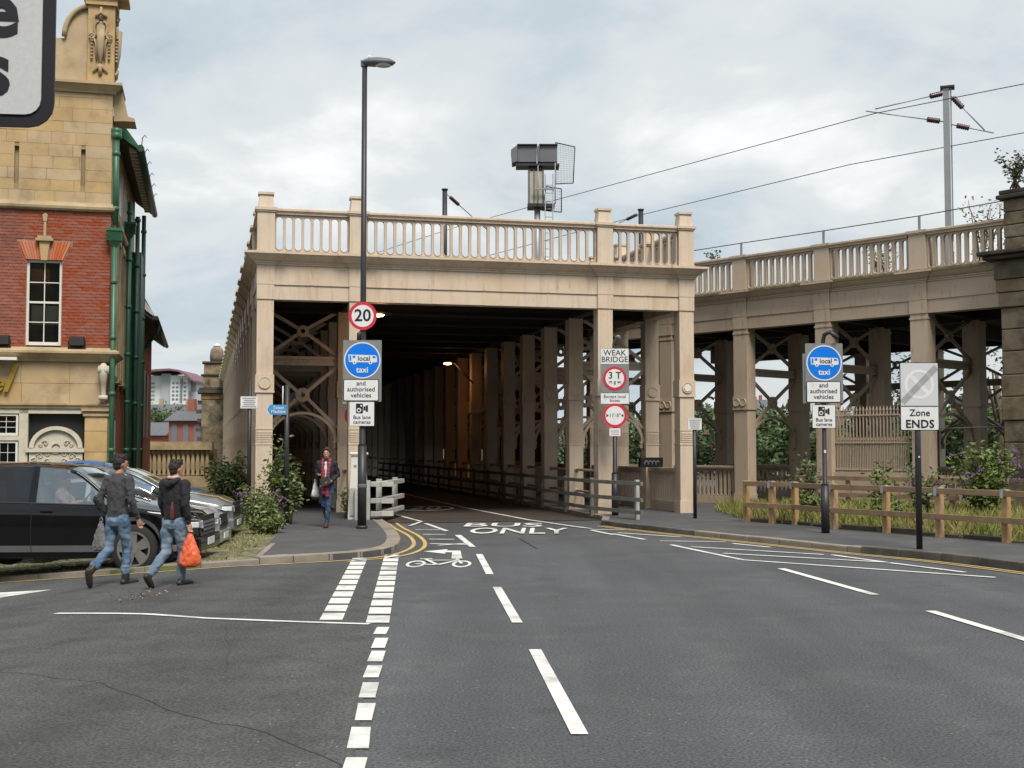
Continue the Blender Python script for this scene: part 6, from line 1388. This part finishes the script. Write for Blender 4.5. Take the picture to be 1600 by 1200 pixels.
    for sd in (-1, 1): MB().box(x0 - .01, min(sd * hw * .6, sd * hw * .9), .8, x0 + .1, max(sd * hw * .6, sd * hw * .9), 1.0).build('tail_light', 'red_sign', car)
    MB().tube([(fx - .9, -.35, interp(P['top'], fx - 1.0) + .03), (fx - 1.3, .1, interp(P['top'], fx - 1.3) + .03)], .01, 5).build('wiper', 'trim_black', car)
    return car, section
SUV = dict(x0=-2.30, x1=2.30, wf=1.28, wr=-1.30, Rw=.37, sill=.33, hw=.95, nose=.68, slats=3, trim='car_grey', bumper='car_black', grille='signal_grey',
    top=[(-2.30, .95), (-2.24, 1.20), (-2.08, 1.52), (-1.8, 1.62), (-.6, 1.67), (.10, 1.63), (.22, 1.60), (1.02, 1.10), (1.15, 1.06), (1.7, .99), (2.05, .91), (2.22, .80), (2.30, .66)],
    belt=[(-2.3, 1.10), (-1.0, 1.08), (1.0, 1.03), (2.3, .9)], plan=[(-2.3, .90), (-2.0, .97), (0, 1.0), (1.5, .98), (1.95, .92), (2.18, .82), (2.3, .68)], tumble=[(-2.3, .84), (-1.8, .74), (0, .74), (.3, .76), (1.0, .90), (1.4, .92), (2.3, .88)],
    wins=[(-2.0, -1.38, 'glass_dark'), (-1.28, -.42, 'glass_dark'), (-.30, .92, 'glass')], screen=[.20, 1.02], rear=[-2.2, -2.0], seat=-.02, seams=[.98, -.36, -1.26], handles=[-.12, -1.08], mirror=.74)
suv, suv_sec = make_car('parked_car', 'black four wheel drive car with driver inside, nearest of the parked cars', (-7.18, 20.42, gz(-7.18, 20.42) + .085), R(3), SUV, 'car_black', .96)
MB().box(1.0, -.965, .93, 1.16, -.945, .965).build('wing_vent', 'chrome', suv)
suv.scale = (.96, .98, 1.03)
HB = dict(x0=-1.95, x1=2.05, wf=1.25, wr=-1.2, Rw=.31, sill=.24, hw=.86, nose=.60, slats=2, trim='trim_black', grille='trim_black',
    top=[(-1.95, .85), (-1.85, 1.15), (-1.5, 1.38), (-.5, 1.46), (-.05, 1.42), (.95, .98), (1.1, .95), (1.7, .86), (1.95, .76), (2.05, .66)],
    belt=[(-1.95, .95), (0, .92), (1.0, .88), (2.05, .7)], plan=[(-1.95, .86), (-1.5, .97), (0, 1.0), (1.3, .98), (1.8, .90), (2.05, .70)], tumble=[(-1.95, .8), (-1.2, .72), (-.1, .72), (.95, .88), (1.4, .9), (2.05, .84)],
    wins=[(-1.55, -.45, 'glass_dark'), (-.36, .80, 'glass')], screen=[-.05, .95], rear=[-1.85, -1.55], seat=-.15, seams=[.85, -.40], handles=[-.22], mirror=.62)
make_car('parked_car', 'silver grey car parked just behind the black four wheel drive', (-7.35, 23.35, gz(-7.3, 23.3) + .07), R(5), dict(HB, bumper='car_silver'), 'car_silver', .95)
dk, dk_sec = make_car('parked_car', 'dark car with yellow bonnet stripes parked behind the silver one', (-7.65, 25.35, gz(-7.6, 25.3) + .07), R(5), dict(HB, slats=3), 'car_grey')
for sd in (-1, 1):
    mb = MB(); pts = [x / 20 for x in range(-1, 40)]
    pts = [x for x in pts if -.05 <= x <= 1.95]
    vv = []
    for x in pts: z = interp(HB['top'], x) + .022; vv += [(x, sd * .30, z), (x, sd * .46, z - .006)]
    mb.add(vv, [(2 * i, 2 * i + 1, 2 * i + 3, 2 * i + 2) for i in range(len(pts) - 1)], True); mb.build('bonnet_stripe', 'car_yellow', dk)
make_car('parked_car', 'blue car parked furthest back against the pub', (-8.75, 27.4, .07), R(4), HB, 'car_blue')

# ================================================================ PEOPLE
def ellipsoid(mb, c, r, n=14, m=10, M_=None):
    prof = [(max(.02, math.sin(math.pi * k / m)), -math.cos(math.pi * k / m)) for k in range(m + 1)]
    vv = []
    for s_, c2 in prof:
        for k in range(n):
            t = 2 * math.pi * k / n; p = Vector((r[0] * s_ * math.cos(t), r[1] * s_ * math.sin(t), r[2] * c2))
            if M_: p = M_ @ p
            vv.append(p + Vector(c))
    ff = [(i * n + k, i * n + (k + 1) % n, (i + 1) * n + (k + 1) % n, (i + 1) * n + k) for i in range(m) for k in range(n)] + [tuple(range(n))[::-1], tuple(m * n + k for k in range(n))]
    mb.add(vv, ff, True)
def limb(mb, chain, n=12):
    """tapering limb through (point, radius) pairs with rounded joints"""
    mb.tube([Vector(p) for p, r in chain], [r for p, r in chain], n)
    for p, r in chain: ellipsoid(mb, p, (r * .99,) * 3, 10, 8)
def loft(mb, rings, n=20):
    vv = []
    for (x, y, z, rx, ry) in rings: vv += [(x + rx * math.cos(2 * math.pi * k / n), y + ry * math.sin(2 * math.pi * k / n), z) for k in range(n)]
    mb.add(vv, [(i * n + k, i * n + (k + 1) % n, (i + 1) * n + (k + 1) % n, (i + 1) * n + k) for i in range(len(rings) - 1) for k in range(n)] + [tuple(range(n))[::-1], tuple((len(rings) - 1) * n + k for k in range(n))], True)
def blob(mb, name, mat, parent, voxel=.011, it=4):
    o = mb.build(name, mat, parent); m = o.modifiers.new('remesh', 'REMESH'); m.mode = 'VOXEL'; m.voxel_size = voxel; m.use_smooth_shade = True
    if name in ('jumper', 'hooded_jacket', 'coat', 'trousers', 'shirt', 'hair'):
        tx = bpy.data.textures.new('folds', 'CLOUDS'); tx.noise_scale = .03 if name == 'hair' else .085; tx.noise_depth = 2; dm = o.modifiers.new('folds', 'DISPLACE'); dm.texture = tx; dm.strength = .022 if name == 'hair' else .042; dm.mid_level = .48
    s_ = o.modifiers.new('smooth', 'SMOOTH'); s_.iterations = it; s_.factor = .5; return o
def hand(mb, w_, d, up, side, curl=.5, k=1.0):
    """palm and five fingers from the wrist w_, pointing along d; side = thumb direction"""
    w_, d, up, side = Vector(w_), Vector(d).normalized(), Vector(up).normalized(), Vector(side).normalized()
    limb(mb, [(w_ - d * .02, .027 * k), (w_ + d * .035, .032 * k), (w_ + d * .075, .034 * k)], 10)
    for i, ln in enumerate((.062, .072, .068, .052)):
        b0 = w_ + d * .082 + side * (.028 - i * .019) * k; p1 = b0 + (d - up * curl * .5).normalized() * ln * .5; p2 = p1 + (d * (1 - curl) - up * curl * 1.2).normalized() * ln * .45
        limb(mb, [(b0 - d * .02, .0105 * k), (p1, .0098 * k), (p2, .0085 * k)], 8)
    b0 = w_ + d * .03 + side * .026 * k; p1 = b0 + (side * .7 + d * .7).normalized() * .035; p2 = p1 + (d - up * curl * .6).normalized() * .03
    limb(mb, [(b0, .014 * k), (p1, .012 * k), (p2, .010 * k)], 8)
def person(label, loc, rz, H, J, skin, tops, legs_mat, shoe_mat, hair_mat, yaw=0.0, hairstyle='short', top_len=.90, loose=1.0, top_mat='knit_grey', voxel=.008, turn=0.0, shoe='boot', rolled=False, slim=1.0):
    p = empty('person', loc, rz, label, 'person'); p.scale = (H / 1.75,) * 3
    hr_ = Matrix.Rotation(turn, 3, 'Z'); hc = Vector(J['head']); nk = Vector(J['neck'])
    body = MB()
    loft(body, [(0, 0, .86, .145, .105), (0, 0, .96, .15, .105), (0, 0, 1.10, .13, .095), (0, 0, 1.28, .165, .11), (0, 0, 1.40, .165, .10), (0, 0, 1.46, .09, .07)])
    limb(body, [((0, 0, 1.40), .06), (nk, .054), (hc - Vector((0, 0, .05)), .055)])
    ellipsoid(body, hc, (.074, .094, .116), M_=hr_); ellipsoid(body, hc + hr_ @ Vector((0, .028, -.062)), (.052, .060, .056), M_=hr_)
    limb(body, [(hc + hr_ @ Vector((0, .088, .022)), .010), (hc + hr_ @ Vector((0, .108, -.018)), .013)], 8); ellipsoid(body, hc + hr_ @ Vector((0, .094, -.056)), (.022, .010, .008), M_=hr_)
    for s_ in (-1, 1): ellipsoid(body, hc + hr_ @ Vector((s_ * .076, -.008, -.008)), (.012, .022, .032), 8, 6, hr_); ellipsoid(body, hc + hr_ @ Vector((s_ * .032, .082, .030)), (.020, .012, .008), 8, 6, hr_)
    for s_ in ('l', 'r'):
        a, e, w_ = (Vector(J[s_ + k]) for k in ('sh', 'el', 'wr')); h, k_, an, to = (Vector(J[s_ + k]) for k in ('hip', 'kn', 'an', 'toe'))
        limb(body, [((a.x * .6, 0, a.z - .01), .055), (a, .05), (a.lerp(e, .5), .043), (e, .036), (e.lerp(w_, .4), .035), (w_, .025)])
        hd, hu, hs = J[s_ + 'hand']; hand(body, w_, hd, hu, hs, J.get('curl', .5))
        limb(body, [((h.x, 0, .90), .085), (h.lerp(k_, .4), .072), (k_, .052), (k_.lerp(an, .35), .052), (an, .036)]); limb(body, [(an, .03), (an.lerp(to, .5), .02), (to, .015)])
    blob(body, 'body', skin, p, voxel, 3)
    for s_ in (-1, 1): mb = MB(); ellipsoid(mb, hc + hr_ @ Vector((s_ * .031, .088, .016)), (.013, .006, .006), 8, 6, hr_); mb.build('eye', 'ink', p)
    # hair
    hm = MB()
    if hairstyle == 'short':
        ellipsoid(hm, hc + hr_ @ Vector((0, -.022, .030)), (.084, .096, .100), M_=hr_); ellipsoid(hm, hc + hr_ @ Vector((0, -.045, -.03)), (.070, .058, .055), M_=hr_); ellipsoid(hm, hc + hr_ @ Vector((0, .035, .082)), (.066, .055, .045), M_=hr_)
        for i in range(26): a = i * 2.4; r_ = .05 * math.sqrt(i / 26) * 1.5; limb(hm, [(hc + hr_ @ Vector((r_ * math.cos(a), r_ * math.sin(a) - .01, .09)), .02), (hc + hr_ @ Vector((r_ * 1.15 * math.cos(a), r_ * 1.2 * math.sin(a), .125 + .012 * math.sin(i * 1.7))), .012)], 6)
    else:
        ellipsoid(hm, hc + hr_ @ Vector((0, -.024, .028)), (.082, .092, .100), M_=hr_); ellipsoid(hm, hc + hr_ @ Vector((0, -.06, -.02)), (.074, .05, .075), M_=hr_); ellipsoid(hm, hc + hr_ @ Vector((0, -.03, .11)), (.045, .045, .035), M_=hr_)
        for s_ in (-1, 1): limb(hm, [(hc + hr_ @ Vector((s_ * .02, .07, .09)), .026), (hc + hr_ @ Vector((s_ * .062, .045, .05)), .02), (hc + hr_ @ Vector((s_ * .073, .012, -.01)), .014)], 8)
    blob(hm, 'hair', hair_mat, p, .008, 2)
    # top
    tp = MB(); b = top_len
    loft(tp, [(0, 0, b, .172 * slim, .125), (0, 0, b + .05, .168 * slim, .122), (0, -.005, 1.06, .158 * slim, .118), (0, 0, 1.20, .178 * slim, .126), (0, 0, 1.33, .192, .128), (0, 0, 1.41, .175, .11), (0, -.005, 1.465, .095, .082), (0, -.008, 1.515, .068, .066)])
    for s_ in ('l', 'r'):
        a, e, w_ = (Vector(J[s_ + k]) for k in ('sh', 'el', 'wr')); c = e.lerp(w_, .92)
        limb(tp, [((a.x * .55, 0, a.z - .02), .075), (a, .066 * loose), (a.lerp(e, .5), .060 * loose), (e, .053 * loose), (e.lerp(w_, .5), .046 * loose), (c, .036 * loose)])
        rnd = random.Random(int(H * 100))
        for q in range(4): t = .25 + q * .2; o_ = a.lerp(e, t); ellipsoid(tp, o_ + Vector((rnd.uniform(-.02, .02), rnd.uniform(-.02, .02), 0)), (.055, .055, .02), 10, 6)
    blob(tp, tops, top_mat, p, .011, 4)
    # trousers
    tr = MB(); loft(tr, [(0, 0, .80, .15, .115), (0, -.008, .87, .168, .128), (0, 0, .95, .158, .118), (0, 0, 1.0, .15, .11)])
    for s_ in ('l', 'r'):
        h, k_, an, to = (Vector(J[s_ + k]) for k in ('hip', 'kn', 'an', 'toe')); c = k_.lerp(an, .76 if rolled else .93)
        limb(tr, [((h.x, -.01, .90), .098), (h.lerp(k_, .3), .092 * loose), (h.lerp(k_, .7), .074 * loose), (k_, .064 * loose), (k_.lerp(an, .4), .061 * loose), (c, .050 * loose)])
        for q in range(3): o_ = k_.lerp(an, .12 + q * .24); ellipsoid(tr, o_ + Vector((.012 * (-1) ** q, -.012, 0)), (.062 * loose, .06 * loose, .018), 10, 6)
        if rolled: limb(tr, [(k_.lerp(an, .68), .068), (k_.lerp(an, .76), .068)])
    blob(tr, 'trousers', legs_mat, p, .011, 4)
    for s_ in ('l', 'r'):
        an, to, k_ = (Vector(J[s_ + q]) for q in ('an', 'toe', 'kn')); sh_ = MB(); fd = (to - an); fd.z = 0; fd.normalize(); dn = (an - k_).normalized()
        heel = an + dn * .055 - (to - an).normalized() * .035
        limb(sh_, [(heel, .044), (heel.lerp(to, .5), .050), (to, .044), (to + (to - heel).normalized() * .035, .034)], 12); limb(sh_, [(an + dn * .01, .050), (an + dn * .05, .047)], 12)
        if shoe == 'boot': limb(sh_, [(an - dn * .085, .054), (an, .056), (an + dn * .04, .050)], 12)
        blob(sh_, 'shoe', shoe_mat, p, .009, 3)
    return p
WALK = dict(head=(0, .03, 1.635), neck=(0, .0, 1.50), lsh=(-.19, 0, 1.42), rsh=(.19, 0, 1.42), lhip=(-.09, 0, .90), rhip=(.09, 0, .90),
    lel=(-.26, -.10, 1.15), lwr=(-.23, .03, .93), lhand=((.05, .35, -1), (1, 0, 0), (0, 1, .2)), rel=(.26, -.02, 1.14), rwr=(.27, .10, .90), rhand=((0, .25, -1), (-1, 0, 0), (0, 1, .2)),
    lkn=(-.10, -.05, .49), lan=(-.12, -.36, .22), ltoe=(-.13, -.36, .05), rkn=(.08, .10, .49), ran=(.07, .08, .085), rtoe=(.08, .24, .035))
p1 = person('person in grey jumper, rolled blue jeans and boots walking away from camera', (-5.50, 17.5, gz(-5.5, 17.5) - .0), R(-28), 1.80, WALK, 'skin_tan', 'jumper', 'denim', 'leather', 'hair', top_mat='knit_grey', top_len=.91, rolled=True, turn=R(-18))
W2 = dict(WALK, rel=(.24, -.05, 1.14), rwr=(.25, .02, .88), lel=(-.25, .02, 1.14), lwr=(-.24, .12, .92), rhand=((0, .1, -1), (-1, 0, 0), (0, 1, .2)), curl=.9, lan=(-.12, -.36, .17), ltoe=(-.13, -.30, .03), lkn=(-.10, -.04, .48))
p2 = person('person in black hooded jacket and pale jeans carrying an orange bag', (-4.50, 16.7, gz(-4.5, 16.7)), R(-26), 1.66, W2, 'skin', 'hooded_jacket', 'denim_pale', 'leather', 'hair', top_mat='jacket_dark', top_len=.84, loose=1.12, turn=R(-15), shoe='shoe')
hd = MB(); limb(hd, [((-.10, -.04, 1.49), .035), ((-.06, -.115, 1.45), .05), ((0, -.135, 1.42), .06), ((.06, -.115, 1.45), .05), ((.10, -.04, 1.49), .035)]); blob(hd, 'hood', 'jacket_dark', p2, .011, 3)
sc_ = MB(); limb(sc_, [((-.075, -.03, 1.525), .024), ((-.03, -.092, 1.515), .026), ((.03, -.092, 1.515), .026), ((.075, -.03, 1.525), .024), ((.05, .05, 1.51), .02), ((-.05, .05, 1.51), .02), ((-.075, -.03, 1.525), .02)]); blob(sc_, 'neck_scarf', 'cloth_pink', p2, .009, 2)
bt = MB(); bt.lathe([(.028, .94), (.031, .96), (.031, 1.08), (.024, 1.12), (.011, 1.16), (.011, 1.18)], (.09, -.145, 0), 12); tag(bt.build('bottle', 'leather_red', None), 'small bottle of cola tucked behind the black jacket', 'bottle').parent = None
bot = bpy.data.objects['bottle']; bot.matrix_world = Matrix.Translation((-4.50, 16.7, gz(-4.5, 16.7))) @ Matrix.Rotation(R(-26), 4, 'Z') @ Matrix.Scale(1.66 / 1.75, 4)
# bags
def bag(name, wpos, label, mat, w_, h, d, rz, seed):
    g_ = empty(name, wpos, rz, label, 'bag'); mb = MB(); rnd = random.Random(seed); rings = []
    for t, kx, ky in ((0, .15, .3), (.10, .22, .4), (.25, .42, .55), (.5, .72, .85), (.78, .95, 1.0), (.93, 1.0, .95), (1.0, .80, .7)):
        rings.append((rnd.uniform(-.012, .012), 0, -.04 - t * h, w_ / 2 * kx, d / 2 * ky))
    loft(mb, rings[::-1], 18)
    for v in range(len(mb.v)): x, y, z = mb.v[v]; a = math.atan2(y, x); f = 1 + .07 * math.sin(a * 7 + z * 30); mb.v[v] = (x * f, y * f, z)
    o = mb.build('sack', mat, g_); s2 = o.modifiers.new('sub', 'SUBSURF'); s2.levels = 3; s2.render_levels = 3
    tx = bpy.data.textures.new('crumple', 'CLOUDS'); tx.noise_scale = .06; dm = o.modifiers.new('crumple', 'DISPLACE'); dm.texture = tx; dm.strength = .03; dm.mid_level = .45
    MB().tube([(-.03, 0, -.06), (-.02, 0, -.01), (0, 0, .015), (.02, 0, -.01), (.03, 0, -.06)], .009, 6).build('handle', mat, g_); return g_
def onp(p, v): return Matrix.Translation(p.location) @ Matrix.Rotation(p.rotation_euler.z, 4, 'Z') @ Matrix.Scale(p.scale[0], 4) @ Vector(v)
bag('carrier_bag', onp(p2, (.255, .04, .80)), 'bright orange plastic carrier bag in the hand of the person in black', 'bag_orange', .32, .46, .2, R(-10), 3)
bag('holdall', onp(p2, (-.27, .14, .86)), 'black limp bag on the far side of the person in black', 'jacket_dark', .26, .48, .14, R(-30), 5)
bag('shoulder_bag', onp(p1, (-.25, -.06, .90)), 'grey cloth bag hanging beside the jeans of the person in grey', 'bag_grey', .30, .42, .16, R(-30), 7)
# walking towards the camera out of the footway
W3 = dict(head=(0, .03, 1.635), neck=(0, .0, 1.50), lsh=(-.17, 0, 1.41), rsh=(.17, 0, 1.41), lhip=(-.08, 0, .90), rhip=(.08, 0, .90),
    rel=(.23, -.04, 1.15), rwr=(.15, .20, 1.16), rhand=((-.35, .8, .25), (0, .3, 1), (-1, .2, 0)), lel=(-.24, -.06, 1.15), lwr=(-.13, .19, 1.02), lhand=((.7, .6, -.1), (0, .2, 1), (.2, 1, 0)), curl=.7,
    lkn=(-.055, .10, .49), lan=(-.03, .12, .085), ltoe=(-.03, .27, .035), rkn=(.06, .02, .49), ran=(.04, -.26, .17), rtoe=(.04, -.14, .05))
p3 = person('person in dark coat with red tartan scarf walking out of the footway', (-3.98, 26.9, PAV), R(180 - 4), 1.70, W3, 'skin', 'coat', 'denim_dark', 'leather_red', 'hair_brown', hairstyle='up', top_mat='jacket_navy', top_len=.80, shoe='loafer', slim=.98)
sf = MB(); limb(sf, [((-.075, .02, 1.50), .034), ((-.05, -.07, 1.52), .034), ((.05, -.07, 1.52), .034), ((.075, .02, 1.50), .034)])
limb(sf, [((.075, .02, 1.50), .036), ((.07, .115, 1.38), .036), ((.06, .145, 1.15), .038), ((.045, .15, .90), .044), ((.04, .155, .76), .05)]); limb(sf, [((-.075, .02, 1.50), .036), ((-.075, .115, 1.38), .036), ((-.055, .15, 1.15), .04), ((-.04, .155, .90), .045), ((-.05, .16, .70), .052)])
blob(sf, 'scarf', 'tartan', p3, .009, 2)
sh3 = MB(); limb(sh3, [((0, .105, 1.42), .026), ((0, .118, 1.30), .032), ((0, .122, 1.12), .03)]); blob(sh3, 'shirt', 'cloth_white', p3, .009, 2)
ph = tag(bevel(MB().box(-.036, -.005, -.07, .036, .005, .07).build('phone', 'black'), .004, 2), 'dark mobile phone held up by the person in tartan scarf', 'phone'); ph.location = onp(p3, (.10, .29, 1.20)); ph.rotation_euler = (R(-50), 0, R(170))
cl = tag(bevel(MB().box(-.11, -.015, -.09, .11, .015, .09).build('clutch_bag', 'leather'), .01, 2), 'flat dark clutch held at the waist of the person in tartan scarf', 'bag'); cl.location = onp(p3, (-.03, .265, 1.02)); cl.rotation_euler = (R(10), R(25), R(176))
bag('tote_bag', onp(p3, (.27, -.06, 1.05)), 'pale grey tote bag behind the elbow of the person in tartan scarf', 'cloth_white', .24, .34, .12, R(60), 9)
# driver at the wheel of the black car
SIT = dict(head=(0, .03, 1.635), neck=(0, .0, 1.50), lsh=(-.19, 0, 1.42), rsh=(.19, 0, 1.42), lhip=(-.09, 0, .90), rhip=(.09, 0, .90), lel=(-.24, .16, 1.20), lwr=(-.14, .36, 1.28), lhand=((.2, 1, .1), (0, 0, 1), (1, 0, 0)), rel=(.24, .16, 1.20), rwr=(.14, .36, 1.28), rhand=((-.2, 1, .1), (0, 0, 1), (-1, 0, 0)), curl=.9,
    lkn=(-.10, .44, .92), lan=(-.10, .62, .56), ltoe=(-.10, .76, .52), rkn=(.10, .44, .92), ran=(.10, .62, .56), rtoe=(.10, .76, .52))
sl = Matrix.Translation(suv.location) @ Matrix.Rotation(suv.rotation_euler.z, 4, 'Z') @ Matrix.Scale(.96, 4) @ Vector((-.04, -.38, -.05))
person('driver in pale top sitting at the wheel of the black car', sl, suv.rotation_euler.z - math.pi / 2, 1.58, SIT, 'skin', 'shirt', 'denim_dark', 'leather', 'hair_brown', top_mat='cloth_pink', top_len=.92, voxel=.012)
sw_ = MB(); n = 24; sw_.tube([(.36 + .10 * math.sin(2 * math.pi * k / n), -.38 + .18 * math.cos(2 * math.pi * k / n), 1.06 + .16 * math.sin(2 * math.pi * k / n)) for k in range(n + 1)], .014, 6); sw_.build('steering_wheel', 'trim_black', suv)
